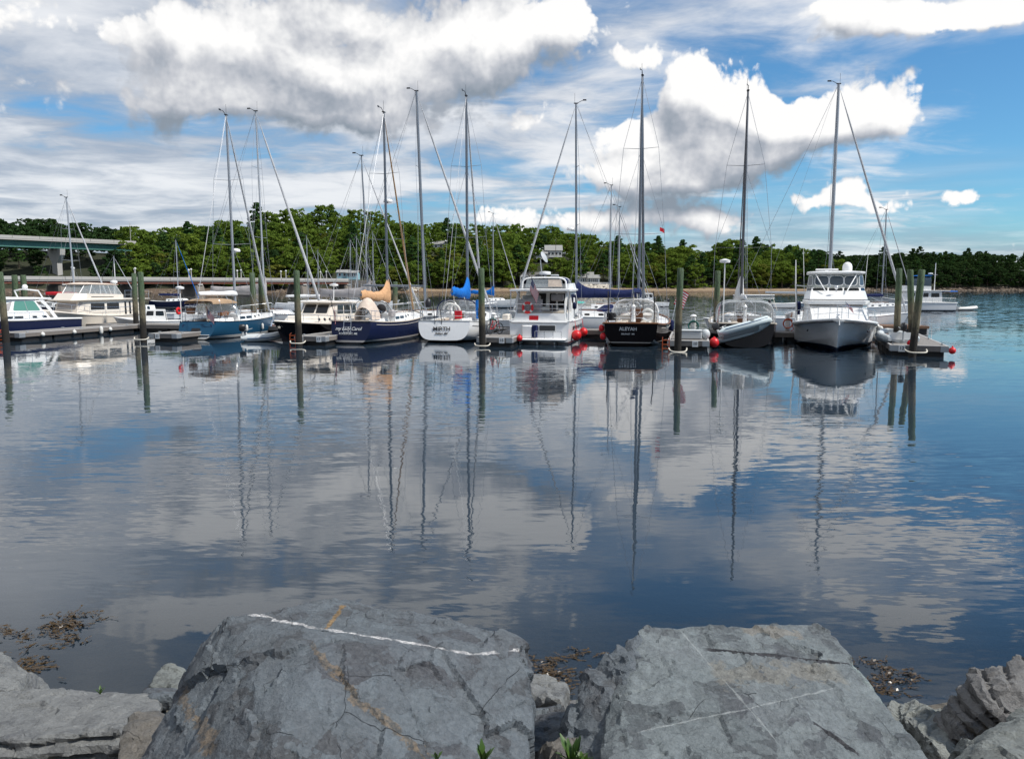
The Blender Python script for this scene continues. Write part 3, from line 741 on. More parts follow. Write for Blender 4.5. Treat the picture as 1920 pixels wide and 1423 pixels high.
# flag: stripes and a dotted canton from the cloth's own u, v
m, t, b = new_mat('flag_cloth')
uvn = t.nodes.new('ShaderNodeUVMap'); fu, fv, _ = sep(t, X(t, uvn.outputs[0]))
st = ((fv * 13.0)._m('FLOOR'))._m('MODULO', 2.0)
col = mixc(t, st, (0.50, 0.02, 0.035), (0.72, 0.72, 0.72))
can = (fu._m('LESS_THAN', 0.4)) * (fv._m('GREATER_THAN', 0.46))
dots = voro(t, comb(t, fu * 15.0, fv * 13.0, 0.0), 1.0, rnd=0.0)._m('LESS_THAN', 0.22)
col = mixc(t, can, col, mixc(t, dots, (0.02, 0.03, 0.12), (0.75, 0.75, 0.75)))
set_in(t, b, 'Base Color', col); set_in(t, b, 'Roughness', 0.9)
def flag(name, parent, top, fly, drop, mat='flag_cloth', n=10, wob=0.06):
    """cloth whose hoist corner is top; fly and drop are vectors along and down"""
    top, fly, drop = Vector(top), Vector(fly), Vector(drop)
    side = fly.cross(drop).normalized(); vs = []; uv = []
    for j in range(n + 1):
        for i in range(n + 1):
            u, v = i / n, j / n
            vs.append(top + fly * u + drop * v + side * math.sin(u * 7 + v * 2.5) * wob * u + drop.normalized() * 0.10 * u * u * fly.length)
            uv.append((u, 1 - v))
    fs = [(j * (n + 1) + i, j * (n + 1) + i + 1, (j + 1) * (n + 1) + i + 1, (j + 1) * (n + 1) + i) for j in range(n) for i in range(n)]
    me = bpy.data.meshes.new(name); me.from_pydata([tuple(p) for p in vs], [], fs)
    l = me.uv_layers.new(name='UVMap')
    for lp in me.loops: l.data[lp.index].uv = uv[lp.vertex_index]
    me.shade_smooth()
    return link_mesh(name, me, mat, parent)
def lettering(parent, txt, loc, size, mat, rot, italic=0.0, width=1.0, name='lettering'):
    cu = bpy.data.curves.new(name, 'FONT'); cu.body = txt; cu.size = size; cu.align_x = 'CENTER'; cu.align_y = 'CENTER'
    cu.extrude = 0.003; cu.shear = italic; cu.offset = size * 0.018
    tmp = bpy.data.objects.new(name, cu); COL.objects.link(tmp)
    me = bpy.data.meshes.new_from_object(tmp.evaluated_get(bpy.context.evaluated_depsgraph_get()))
    bpy.data.objects.remove(tmp)
    me.materials.clear()
    o = link_mesh(name, me, mat, parent, loc, rot); o.scale = (width, 1, 1)
    return o
plain('ink_white', (0.75, 0.75, 0.75), 0.6); plain('ink_black', (0.02, 0.02, 0.025), 0.6); plain('ink_red', (0.4, 0.1, 0.08), 0.6); plain('ink_grey', (0.22, 0.22, 0.24), 0.6)

# ================================================================== hulls
def sst(a, b, x):
    x = min(1, max(0, (x - a) / (b - a))); return x * x * (3 - 2 * x)
class Hull:
    def __init__(s, L, B, fs, fm, fb, stern=0.72, smax=0.45, pw=1.7, depth=0.6, zks=0.02, a0=0.42, a1=1.0, rake=1.0, tr=0.25, power=False, chine=0.1, flare=0.0):
        s.__dict__.update(locals()); del s.__dict__['s']
    def hb(s, t):
        if t < s.smax: return s.B / 2 * (s.stern + (1 - s.stern) * math.sin(math.pi / 2 * t / s.smax))
        return s.B / 2 * max(0.0, math.cos(math.pi / 2 * ((t - s.smax) / (1 - s.smax)) ** s.pw)) ** 0.85
    def zs(s, t):
        m = 0.38
        if t < m: return s.fm + (s.fs - s.fm) * ((m - t) / m) ** 2
        return s.fm + (s.fb - s.fm) * ((t - m) / (1 - m)) ** 1.8
    def px(s, t, z):
        zs = s.zs(t); x = t * s.L
        x -= s.rake * (1 - min(1, (z + 0.3) / (zs + 0.3))) * sst(0.55, 1, t)
        if s.tr > 0: x += s.tr * (1 - z / s.fs) * (1 - sst(0, 0.12, t))
        else: x += -s.tr * (z / s.fs) * (1 - sst(0, 0.12, t))
        return x
    def half(s, t):
        hb, zs = s.hb(t), s.zs(t)
        if s.power:
            zk = -0.45 + 0.2 * sst(0.6, 1, t)
            zc = s.chine - 0.1 + (zs * 0.42) * sst(0.35, 1.0, t)
            yc = hb * (0.94 - (0.30 + s.flare) * sst(0.45, 1, t))
            pts = [(0.001, zk), (yc * 0.5, zk + (zc - zk) * 0.42), (yc, zc), (yc + 0.03 * min(1, hb), zc + 0.03)]
            for k in (0.25, 0.5, 0.75, 0.92, 1.0):
                e = k ** (1 + 1.2 * (s.flare + 0.3) * sst(0.4, 1, t))
                pts.append((yc + 0.03 * min(1, hb) + (hb - yc - 0.03 * min(1, hb)) * e, zc + 0.03 + (zs - zc - 0.03) * k))
            return pts
        zk = s.zks + (-s.depth - s.zks) * sst(0, 0.4, t) + (s.depth - 0.25) * sst(0.65, 1, t)
        a = s.a0 + (s.a1 - s.a0) * t ** 2
        return [(hb * math.sin(ph) ** a if k else 0.001, zs - (zs - zk) * math.cos(ph) ** (0.9 - 0.2 * t)) for k, ph in [(k, math.pi / 2 * k / 9) for k in range(10)]]
    def ring(s, t):
        h = s.half(t)
        return [(s.px(t, z), y, z) for y, z in reversed(h)] + [(s.px(t, z), -y, z) for y, z in h[1:]]
    def sheer(s, t, side, dz=0.0, inset=0.0):
        z = s.zs(t); return (s.px(t, z), side * max(0.0, s.hb(t) - inset), z + dz)
    def build(s, root, mat, deck, rail=None, rail_r=0.035, transom=None, deck_drop=0.05, well=None):
        T = [0, .02, .05, .1, .17, .25, .33, .42, .5, .58, .66, .74, .81, .87, .92, .96, .985, 1.0]
        mb = MB(); mb.loft([s.ring(t) for t in T], False); h = mb.build('hull', mat, root, 50)
        r0 = s.ring(0); mb = MB(); n = len(r0) // 2
        c = (sum(p[0] for p in r0) / len(r0), 0, s.fs * 0.5)
        mb.add([c] + r0, [(0, i + 1, i + 2) for i in range(len(r0) - 1)] + [(0, len(r0), 1)])
        tr = mb.build('transom', transom or mat, root, 0)
        mb = MB()                                           # deck, with an open well (x0, x1, half width, depth) where one sits
        rows = []
        for t in T:
            z = s.zs(t) - deck_drop; x = s.px(t, s.zs(t))
            w = s.hb(t) * 0.985
            rows.append([(x, w * k, z + 0.05 * (1 - k * k)) for k in (-1, -.75, -.5, 0, .5, .75, 1)])
        mb.sheet(rows); mb.build('deck', deck, root, 40)
        if rail:
            for sd in (1, -1):
                mb = MB(); mb.tube([s.sheer(t, sd, 0.01) for t in T], rail_r, 6); mb.build('toe_rail', rail, root)
            mb = MB(); mb.tube([s.sheer(0, k, 0.012)if abs(k) == 1 else (s.px(0, s.fs) - 0.0, k * s.hb(0), s.fs + 0.012) for k in (1, .5, 0, -.5, -1)], rail_r, 6); mb.build('transom_rail', rail, root)
        return h
    def lifelines(s, root, t0, t1, n, h=0.62, stern_rail=True, bow_rail=True, r=0.013, mat='steel'):
        for sd in (1, -1):
            tops = []
            for i in range(n):
                t = t0 + (t1 - t0) * i / (n - 1); p = s.sheer(t, sd, 0, 0.06); q = (p[0], p[1], p[2] + h); tops.append(q)
                mb = MB(); mb.tube([p, q], r, 5); mb.build('stanchion', mat, root)
            for k, nm in ((1.0, 'lifeline'), (0.5, 'lifeline')):
                mb = MB(); mb.tube([(p[0], p[1], p[2] - h * (1 - k)) for p in tops], 0.007, 4); mb.build(nm, mat, root)
        if stern_rail:
            ts = [0.13, 0.06, 0.02]
            path = [s.sheer(t, 1, h, 0.08) for t in ts] + [s.sheer(t, -1, h, 0.08) for t in reversed(ts)]
            mb = MB(); mb.tube(path, r * 1.3, 6); mb.tube([(p[0], p[1], p[2] - h * .5) for p in path], r, 5)
            for p in path[::1]: mb.tube([(p[0], p[1], p[2] - h), p], r, 5)
            mb.build('stern_rail', mat, root)
        if bow_rail:
            ts = [0.80, 0.90, 0.97]
            path = [s.sheer(t, 1, h + 0.02, 0.05) for t in ts] + [(s.L + 0.12, 0, s.fb + h + 0.04)] + [s.sheer(t, -1, h + 0.02, 0.05) for t in reversed(ts)]
            mb = MB(); mb.tube(path, r * 1.3, 6)
            for p in path: mb.tube([(p[0] - 0.02, p[1], p[2] - h), p], r, 5)
            mb.build('bow_rail', mat, root)

def outline(stb):
    """starboard side as (x, half width, z) from aft to forward -> closed ring, counter-clockwise from above"""
    return [(x, -w, z) for x, w, z in stb] + [(x, w, z) for x, w, z in reversed(stb)]
def house(name, root, bot, top, mat, crown=0.0, smooth=30):
    a, b = outline(bot), outline(top)
    mb = MB(); mb.loft([a, b], True)
    n = len(b)
    c = (sum(p[0] for p in b) / n, 0, sum(p[2] for p in b) / n + crown)
    mb.add([c] + b, [(0, i + 1, (i + 1) % n + 1) for i in range(n)])
    o = mb.build(name, mat, root, smooth); o['_a'] = 0; del o['_a']
    return a, b, o
def pane(parent, a, b, i, u0, u1, v0, v1, mat='glass_dark', th=0.012, rnd=0.18, name='window', frame=None, fw=0.035):
    n = len(a); A, B_, C, D_ = Vector(a[i]), Vector(a[(i + 1) % n]), Vector(b[(i + 1) % n]), Vector(b[i])
    def P(u, v): return (A * (1 - u) + B_ * u) * (1 - v) + (D_ * (1 - u) + C * u) * v
    def quad(u0, u1, v0, v1): return [P(u0, v0), P(u1, v0), P(u1, v1), P(u0, v1)]
    if frame:
        w = (B_ - A).length; h = (D_ - A).length; du, dv = fw / max(w, .01), fw / max(h, .01)
        f = MB().panel(quad(u0 - du, u1 + du, v0 - dv, v1 + dv), th * 0.6, rnd).build('window_frame', frame, parent, 0)
        return MB().panel(quad(u0, u1, v0, v1), th, rnd).build('pane', mat, f, 0)
    return MB().panel(quad(u0, u1, v0, v1), th, rnd).build(name, mat, parent, 0)
def slab(name, root, pts, th, mat, crown=0.04, edge=0.03):
    """roof or hardtop: outline (x, half width, z) raised th, softly rounded"""
    o = outline(pts); n = len(o); cx = sum(p[0] for p in o) / n
    def inset(k, dz): return [(cx + (p[0] - cx) * k, p[1] * k, p[2] + dz) for p in o]
    mb = MB(); mb.loft([inset(0.97, 0), inset(1.0, edge * 0.6), inset(1.0, th - edge * .5), inset(0.96, th), inset(0.6, th + crown * 0.8), inset(0.2, th + crown)], True, True)
    return mb.build(name, mat, root, 60)

# ================================================================== rigs
def rig(root, xm, zd, top, mat='mast_grey', r=0.085, spreaders=((0.42, 1.0), (0.72, 0.75)), boom=None, jib=None, L=10, B=3.3, zb=1.2, zst=1.0, cover=None, cover_kind='flat', radar=None, sweep=0.0, wires=True, backstay=True, rake=0.0, jibmat='jib_cloth', jib_r=0.05, flagp=None):
    """mast stepped at xm with its top at z = top; boom = (length, height); jib = x of the tack"""
    def mx_(z): return xm - rake * (z - zd)
    mb = MB(); mb.tube([(mx_(z), 0, z) for z in (zd - 0.3, zd + 1, zd + (top - zd) * .5, zd + (top - zd) * .85, top)], [r, r, r, r * 0.9, r * 0.7], 10, True, 0.75)
    mast = mb.build('mast', mat, root)
    mb = MB(); mb.box((mx_(top), 0, top + 0.04), (0.32, 0.16, 0.06), bev=0.02); mb.build('masthead', 'dark_trim', mast)
    mb = MB(); mb.tube([(mx_(top) - .1, 0, top + .05), (mx_(top) - .42, 0, top + .22), (mx_(top) - .62, 0.1, top + .24)], 0.02, 5); mb.box((mx_(top) - .62, 0.1, top + .26), (0.26, 0.02, 0.1)); mb.build('wind_vane', 'dark_trim', mast)
    mb = MB(); mb.tube([(mx_(top) + .1, 0.05, top), (mx_(top) + .1, 0.05, top + .75)], 0.009, 4); mb.build('antenna', 'dark_trim', mast)
    pts = []
    for f, w in spreaders:
        z = zd + (top - zd) * f; pts.append((z, w))
        for sd in (1, -1):
            mb = MB(); mb.tube([(mx_(z), 0, z), (mx_(z) - 0.12 - sweep, sd * w, z + 0.05)], [0.035, 0.022], 5, True, 0.5); mb.build('spreader', mat, mast)
    if wires:
        cp = [(xm - 0.15, B / 2 - 0.12)]
        for sd in (1, -1):
            path = [(xm - 0.15, sd * (B / 2 - 0.15), zb)] + [(mx_(z) - 0.12 - sweep, sd * w, z + .05) for z, w in pts] + [(mx_(top), 0, top - 0.1)]
            mb = MB(); mb.tube(path, 0.011, 4); mb.build('shroud', 'wire', mast)
            z, w = pts[0]; mb = MB(); mb.tube([(xm + 0.35, sd * (B / 2 - 0.2), zb), (mx_(z), 0, z - 0.1)], 0.010, 4); mb.build('shroud', 'wire', mast)
            if len(pts) > 1:
                mb = MB(); mb.tube([(mx_(pts[0][0]) - .12 - sweep, sd * pts[0][1], pts[0][0] + .05), (mx_(pts[1][0]), 0, pts[1][0] - .1)], 0.008, 4); mb.build('shroud', 'wire', mast)
    if backstay:
        mb = MB(); mb.tube([(0.1, 0, zst), (mx_(top), 0, top)], 0.011, 4); mb.build('backstay', 'wire', mast)
    if jib:
        a, c = Vector((jib, 0, zb + 0.25)), Vector((mx_(top) + 0.1, 0, top - 0.35))
        mb = MB(); mb.tube([a, a.lerp(c, .06), a.lerp(c, .4), a.lerp(c, .85), a.lerp(c, .96), c], [.05, jib_r * 1.35, jib_r * 1.2, jib_r * .8, .02, .012], 8); mb.build('furled_jib', jibmat, mast)
        mb = MB(); mb.lathe([(0.03, 0), (0.11, .02), (0.11, .05), (0.06, .07), (0.06, .12), (0.11, .14), (0.03, .18)], (jib, 0, zb + 0.06), 10); mb.build('furler_drum', 'dark_trim', mast)
    if boom:
        bl, bz = boom
        mb = MB(); mb.tube([(xm - 0.1, 0, bz), (xm - bl, 0, bz + 0.05)], [0.075, 0.065], 8, True, 1.2); bo = mb.build('boom', mat if mat != 'mast_dark' else 'alu', mast)
        mb = MB(); mb.tube([(xm - bl * .9, 0, bz), (xm - bl * .8, .02, zst + 0.35)], 0.02, 5); mb.build('mainsheet', 'rope', bo)
        mb = MB(); mb.tube([(xm - 0.05, 0, zd + 0.15), (xm - 1.3, 0, bz - 0.05)], 0.03, 5); mb.build('boom_vang', 'alu', bo)
        mb = MB(); mb.tube([(xm - bl, 0, bz + 0.08), (mx_(top) - 0.1, 0, top - 0.05)], 0.007, 4); mb.build('topping_lift', 'wire', bo)
        if cover:
            rings = []; N = 14
            for i in range(N + 1):
                u = i / N; x = xm + 0.12 - (bl + 0.05) * u
                if cover_kind == 'peak': hgt = 0.24 + 0.90 * max(0, 1 - u / 0.26) ** 1.3 + 0.05 * math.sin(u * 9) + 0.03 * math.sin(u * 31); w = 0.22 * (1 - 0.25 * u) * (1 + .08 * math.sin(u * 27)); low = -0.26 - 0.14 * math.sin(math.pi * min(1, u * 1.15)) - 0.30 * max(0, 1 - u / .2) + .03 * math.sin(u * 29)
                elif cover_kind == 'bag': hgt = 0.42 + 0.75 * max(0, 1 - u / 0.22) ** 1.6 + .05 * math.sin(u * 7) - 0.1 * u; w = 0.22; low = -0.30
                else: hgt = 0.24 - 0.06 * u + 0.02 * math.sin(u * 11); w = 0.17 - .05 * u; low = -0.10
                if i in (0, N): w *= 0.9 if i == 0 else 0.4
                zc = bz + 0.05 * u
                ring = []
                for k in range(12):
                    a = 2 * math.pi * k / 12; cy, sz = math.cos(a), math.sin(a)
                    ring.append((x, w * cy * (1 - 0.55 * max(0, sz) ** 2) * (1 + 0.12 * math.sin(u * 23 + k)), zc + (hgt * sz if sz > 0 else -low * sz)))
                rings.append(ring)
            mb = MB(); mb.loft(rings, True, True); sc_ = mb.build('sail_cover', cover, bo, 70)
            for i in (4, 8, 12):
                mb = MB(); q = rings[i] + [rings[i][0]]; cz_ = bz + .05
                mb.tube([(p[0], p[1] * 1.04, cz_ + (p[2] - cz_) * 1.02) for p in q], .008, 4); mb.build('cover_tie', cover, sc_)
    if radar:
        mb = MB(); mb.lathe([(0.05, 0), (0.29, .03), (0.31, .1), (0.27, .2), (0.1, .25), (0.001, .26)], (mx_(radar) + 0.42, 0, radar), 14); mb.build('radar_dome', 'gel_white', mast)
        mb = MB(); mb.tube([(mx_(radar), 0, radar - .05), (mx_(radar) + .45, 0, radar)], 0.03, 5); mb.build('radar_bracket', 'alu', mast)
    return mast
def arch(root, name, xs, ws, hs, zb, mat, front=None, n=10, th=0.02, p=2.6):
    """canvas on hoops: superellipse hoop at each x"""
    rows = []
    for x, w, h_ in zip(xs, ws, hs):
        row = []
        for k in range(n + 1):
            a = math.pi * k / n; c, s_ = math.cos(a), math.sin(a)
            row.append((x, w * math.copysign(abs(c) ** (2 / p), c), zb + h_ * abs(s_) ** (2 / p)))
        rows.append(row)
    mb = MB(); mb.sheet(rows); return mb.build(name, mat, root, 60, solid=th), rows
def hoop(root, row, mat='steel', r=0.018, name='canvas_frame'):
    mb = MB(); mb.tube(row, r, 5); return mb.build(name, mat, root)
def wheel(root, x, z, r=0.42, y=0.0, mat='steel'):
    mb = MB(); mb.torus((x, y, z), r, 0.016, 20, 5, 'x')
    for k in range(6): a = k * math.pi / 3; mb.tube([(x, y, z), (x, y + r * math.cos(a), z + r * math.sin(a))], 0.009, 4)
    mb.lathe([(.02, -.05), (.05, 0), (.02, .05)], (x, y, z), 8, 'x'); w = mb.build('steering_wheel', mat, root)
    mb = MB(); mb.lathe([(0.13, -0.75), (0.10, -0.3), (0.09, 0.05), (0.13, 0.1), (0.02, 0.25)], (x + 0.15, y, z), 10); mb.build('pedestal', 'gel_white', root)
def fender_h(root, p, mat='buoy_white', r=0.11, l=0.5, name='fender'):
    mb = MB(); mb.lathe([(0.02, 0), (r * .7, .04), (r, .12), (r, l - .12), (r * .7, l - .04), (.02, l)], p, 10); return mb.build(name, mat, root, 60)
def outboard(root, p, rz=0.0, s=1.0, mat='dark_trim'):
    o = MB(); o.loft([[(p[0] + x * s * k, p[1] + y * s * k, p[2] + z * s) for x, y in ((-.2, -.11), (.12, -.13), (.18, 0), (.12, .13), (-.2, .11), (-.24, 0))] for z, k in ((0, .7), (.08, 1), (.3, 1.05), (.42, .9), (.46, .5))], True, True)
    h = o.build('outboard_cowl', mat, root, 60)
    o = MB(); o.box((p[0], p[1], p[2] - .3 * s), (.14 * s, .08 * s, .62 * s), bev=0.02); o.box((p[0] - .03, p[1], p[2] - .55 * s), (.3 * s, .16 * s, .02)); o.tube([(p[0] + .15, p[1], p[2] + .05), (p[0] + .62 * s, p[1] + .08, p[2] + .16)], .02 * s, 5)
    o.build('outboard_leg', 'gel_grey', h)
    return h
def cockpit(root, hl, x0, x1, w, mat='gel_white', h=0.28):
    """raised coamings with a dark well between, winches on top"""
    zd = hl.zs((x0 + x1) / 2 / hl.L)
    for sd in (1, -1):
        mb = MB(); mb.loft([[(x, sd * (w + dy), zd - .08 + z) for dy, z in ((-.02, 0), (.24, 0), (.16, h), (.02, h))] for x in (x0, x1)], True, True); mb.build('coaming', mat, root)
        mb = MB(); mb.lathe([(.08, 0), (.06, .06), (.06, .1), (.08, .13), (.03, .15)], ((x0 + x1) / 2, sd * (w + .09), zd - .08 + h), 10); mb.build('winch', 'steel', root)
    mb = MB(); mb.box(((x0 + x1) / 2, 0, zd + 0.02), (x1 - x0, w * 1.9, 0.012)); mb.build('cockpit_sole', 'teak', root)
    for sd in (1, -1):
        mb = MB(); mb.box(((x0 + x1) / 2, sd * w * .75, zd + .1), (x1 - x0 - .1, w * .42, .14), bev=.03); mb.build('cockpit_seat', 'deck_tan', root)
def trunk(root, hl, x0, x1, w0, w1, h0, h1, mat='gel_white', ports=4, port_v=(0.35, 0.75), hatch=True, big=0):
    """cabin trunk with portlights and a companionway slide"""
    z0, z1 = hl.zs(x0 / hl.L) - .06, hl.zs(x1 / hl.L) - .06
    xm_, zm, wm = (x0 + x1) / 2, hl.zs((x0 + x1) / 2 / hl.L) - .06, (w0 + w1) / 2 + .1
    a, b, o = house('cabin_trunk', root, [(x0, w0, z0), (xm_, wm, zm), (x1 - .2, w1, z1), (x1, w1 * .5, z1)], [(x0 + .05, w0 - .12, z0 + h0), (xm_, wm - .14, zm + (h0 + h1) / 2), (x1 - .5, w1 - .15, z1 + h1), (x1 - .35, w1 * .4, z1 + h1 * .9)], mat, 0.07)
    n = len(a)
    for k in range(ports):
        e = 0 if k < (ports + 1) // 2 else 1; m_ = (ports + 1) // 2 if e == 0 else ports // 2; q = k if e == 0 else k - (ports + 1) // 2
        wid = 0.30 if k < big else 0.14
        c = (q + 0.6) / (m_ + 0.2)
        for ed in (e, n - 2 - e):
            cc = c if ed == e else 1 - c
            pane(o, a, b, ed, max(.02, cc - wid / 1.6), min(.98, cc + wid / 1.6), *port_v, rnd=0.45, name='portlight')
    if hatch:
        mb = MB(); mb.box((x0 + .45, 0, z0 + h0 + .05), (.8, .7, .07), bev=.02); mb.build('companion_hatch', mat, o)
        mb = MB(); mb.box(((x0 + x1) / 2 + .5, 0, zm + (h0 + h1) / 2 + .09), (.5, .5, .05), bev=.02); mb.build('deck_hatch', 'glass_dark', o)
        mb = MB(); mb.panel([(x0 + .02, .3, z0 + .05), (x0 + .02, -.3, z0 + .05), (x0 + .06, -.3, z0 + h0 - .03), (x0 + .06, .3, z0 + h0 - .03)], .02); mb.build('companionway', 'teak', o, 0)
        for sd in (1, -1):
            mb = MB(); mb.tube([(x0 + .5, sd * (w0 - .25), z0 + h0 + .02), (x0 + .6, sd * (w0 - .25), z0 + h0 + .1), (x1 - 1.2, sd * (w1 - .2), z1 + h1 + .1), (x1 - 1.1, sd * (w1 - .2), z1 + h1 + .02)], .018, 5); mb.build('handrail', 'teak', o)
    return o
def ladder_stern(root, x, y, z0, z1, w=0.34, mat='steel', rungs=3, lean=0.12, name='boarding_ladder'):
    mb = MB()
    for sd in (-1, 1): mb.tube([(x - lean, y + sd * w / 2, z0), (x, y + sd * w / 2, z1)], .018, 5)
    for k in range(rungs): f = (k + .3) / rungs; mb.tube([(x - lean * (1 - f), y - w / 2, z0 + (z1 - z0) * f), (x - lean * (1 - f), y + w / 2, z0 + (z1 - z0) * f)], .016, 5)
    return mb.build(name, mat, root)

HEAD = 77.2
GROUP_SLIP = None
# ================================================================== boats in the near slips
def at_slip(name, x, y, label, cat, head=HEAD): return empty(name, (x, y, 0), R(head), label, cat)

# --- teal sloop
s1 = at_slip('sailboat', -19.7, 49.2, 'teal blue hulled sloop with a tan bimini over its cockpit', 'sailboat', 81)
H1 = Hull(10.6, 3.5, 1.12, 1.05, 1.40, stern=0.70, tr=-0.55, a0=0.40)
H1.build(s1, 'hull_teal', 'gel_white', 'dark_trim', 0.025)
tr_pts = [(-0.9, .30), (.9, .30), (1.0, .55), (1.02, .95), (-1.02, .95), (-1.0, .55)]
mb = MB(); mb.panel([(.22, .95, .40), (.22, -.95, .40), (.46, -1.0, .93), (.46, 1.0, .93)], .02, .15); mb.build('transom_panel', 'hull_navy', s1, 0)
mb = MB(); mb.panel([(.18, .28, .42), (.18, -.28, .42), (.31, -.28, .70), (.31, .28, .70)], .05, .1); mb.build('transom_locker', 'dark_trim', s1, 0)
mb = MB(); mb.box((.15, 0, .30), (.22, 1.9, .05), bev=.02); mb.build('swim_step', 'gel_grey', s1)
trunk(s1, H1, 3.6, 8.0, 1.15, .75, .42, .30, ports=4, big=2)
cockpit(s1, H1, .9, 3.5, .62)
wheel(s1, 1.6, 1.9, .5)
H1.lifelines(s1, .14, .80, 6)
rig(s1, 5.3, 1.45, 14.5, 'mast_white', .09, ((.355, 1.35), (.68, 1.05)), (4.6, 2.75), 10.3, 10.6, 3.5, 1.25, 1.15, 'canvas_white', radar=5.6, rake=.015, jib_r=.065)
o, rows = arch(s1, 'bimini', [.7, 1.4, 2.2, 3.0, 3.9], [.95, 1.05, 1.1, 1.05, .9], [.20, .30, .34, .28, .10], 2.2, 'canvas_brown', p=5)
for rw, fx in ((rows[1], 1.9), (rows[3], 2.2)): hoop(s1, [(fx, rw[0][1], 1.2)] + rw + [(fx, rw[-1][1], 1.2)])
o, rows = arch(s1, 'dodger', [3.45, 3.9, 4.5], [1.05, 1.0, .85], [.95, .9, .35], 1.3, 'vinyl', p=3); hoop(s1, rows[0])
mb = MB(); mb.box((1.2, .85, 1.75), (.35, .5, .38), bev=.05); mb.box((2.6, -.6, 1.55), (.9, .35, .3), bev=.06); mb.build('cockpit_cushions', 'teak', s1)
flag('flag', s1, (.35, -.75, 1.95), (-.12, -.5, -.45), (.05, .05, -.5), wob=.05)
mb = MB(); mb.tube([(.45, -.75, 1.1), (.30, -.75, 2.05)], .016, 5); mb.build('flag_staff', 'teak', s1)
mb = MB(); mb.torus((.3, 1.15, 1.78), .17, .07, 14, 8, 'y', (0.6, 5.7)); mb.build('horseshoe_buoy', 'buoy_red', s1)
mb = MB(); mb.tube([(.5, 1.1, 1.1), (.5, 1.1, 3.1)], .03, 6); mb.lathe([(.03, 0), (.25, .04), (.26, .15), (.05, .22)], (.5, 1.1, 3.1), 12); mb.build('radar_pole', 'gel_white', s1)
for tt in (.32, .52, .72): p = H1.sheer(tt, -1); fender_h(s1, (p[0], p[1] - .06, .35), 'buoy_white', .09, .45)

# --- navy sloop with the tan sail cover
s2 = at_slip('sailboat', -9.35, 45.7, 'navy hulled sloop with a tan sail cover peaked at the mast', 'sailboat')
H2 = Hull(11.0, 3.7, 1.32, 1.15, 1.55, stern=0.66, tr=-0.25, a0=0.42, a1=.9, depth=.7, rake=1.6)
H2.build(s2, 'hull_navy', 'gel_white', 'deck_tan', 0.04)
mb = MB(); mb.tube([H2.sheer(t, -1, -.17, -.012) for t in (.06, .15, .25, .4, .55, .7, .85, .97)], .014, 5); mb.build('cove_stripe', 'gel_cream', s2)
trunk(s2, H2, 4.2, 8.4, 1.2, .8, .46, .32, ports=4, big=2, mat='gel_white')
cockpit(s2, H2, 1.2, 4.0, .68)
wheel(s2, 1.9, 2.05, .45, 0, 'dark_trim')
H2.lifelines(s2, .13, .80, 6)
rig(s2, 6.0, 1.65, 14.1, 'mast_grey', .085, ((.37, 1.25), (.70, 1.0)), (4.3, 2.75), 10.8, 11, 3.7, 1.4, 1.35, 'canvas_tan', 'peak', jibmat='mast_tan', rake=.008, jib_r=.055, radar=8.6)
mb = MB()                                                  # folded canvas hump and cockpit cover aft
rings = []
for i in range(9):
    u = i / 8; x = 1.15 + 1.3 * u; h_ = .55 + .75 * math.sin(math.pi * (u * .75 + .08)); w = .58
    rings.append([(x, -.35 + w * math.cos(a), 1.35 + h_ * max(0, math.sin(a))) for a in [math.pi * k / 10 for k in range(11)]])
mb.loft(rings, False); mb.build('cockpit_cover', 'canvas_cream', s2, 60, solid=.03)
o, rows = arch(s2, 'dodger', [3.7, 4.2, 4.9], [1.15, 1.1, .95], [1.0, .95, .4], 1.4, 'vinyl', p=3); hoop(s2, rows[0], 'dark_trim'); hoop(s2, rows[2], 'dark_trim')
mb = MB(); mb.ball((3.0, -.75, 1.95), .32, 12, (.8, 1, .9)); mb.build('instrument_hood', 'canvas_black', s2)
mb = MB(); mb.box((3.5, -1.25, 1.65), (.5, .35, .5), bev=.1); mb.build('winch_hood', 'canvas_grey', s2)
ladder_stern(s2, .02, .1, .62, 1.5, .44)
flag('flag', s2, (.1, .95, 2.25), (-.2, -.12, -.35), (.1, .05, -.75), wob=.05); mb = MB(); mb.tube([(.25, .95, 1.35), (-.05, 1.15, 2.85)], .018, 5); mb.build('flag_staff', 'dark_trim', s2)
for k, (txt, z, sz, it) in enumerate((('my Lady Carol', .88, .27, .3), ('ROCKPORT, ME', .60, .16, 0))):
    lettering(s2, txt, (-.02 + .25 * (z / 1.32) - .02, 0.12, z), sz, 'ink_white', (R(90 - 10), 0, R(-90)), it, name='boat_name')
for tt in (.35, .6): p = H2.sheer(tt, 1); fender_h(s2, (p[0], p[1] + .07, .4), 'buoy_white', .1, .5)

# --- white sloop MIRTH
s3 = at_slip('sailboat', -4.05, 46.5, 'white hulled sloop named MIRTH with a bright blue sail cover', 'sailboat', 80)
H3 = Hull(11.2, 3.9, 1.28, 1.15, 1.55, stern=0.80, tr=-0.35, a0=0.36, a1=.95, zks=.16)
H3.build(s3, 'hull_white', 'gel_white', 'gel_grey', 0.03)
mb = MB(); mb.tube([H3.sheer(t, -1, -.25, -.02) for t in (.04, .15, .3, .45, .6, .8, .95)], .02, 5, True, .4); mb.build('cove_stripe', 'dark_trim', s3)
trunk(s3, H3, 4.0, 8.8, 1.35, .9, .5, .34, ports=6, port_v=(.3, .7))
cockpit(s3, H3, 1.0, 3.9, .75)
wheel(s3, 1.8, 2.0, .45)
H3.lifelines(s3, .13, .8, 6)
rig(s3, 6.4, 1.65, 15.4, 'mast_grey', .09, ((.35, 1.3), (.68, 1.0)), (4.2, 2.95), 10.9, 11.2, 3.9, 1.4, 1.3, 'canvas_blue', 'peak', rake=.0, jib_r=.06)
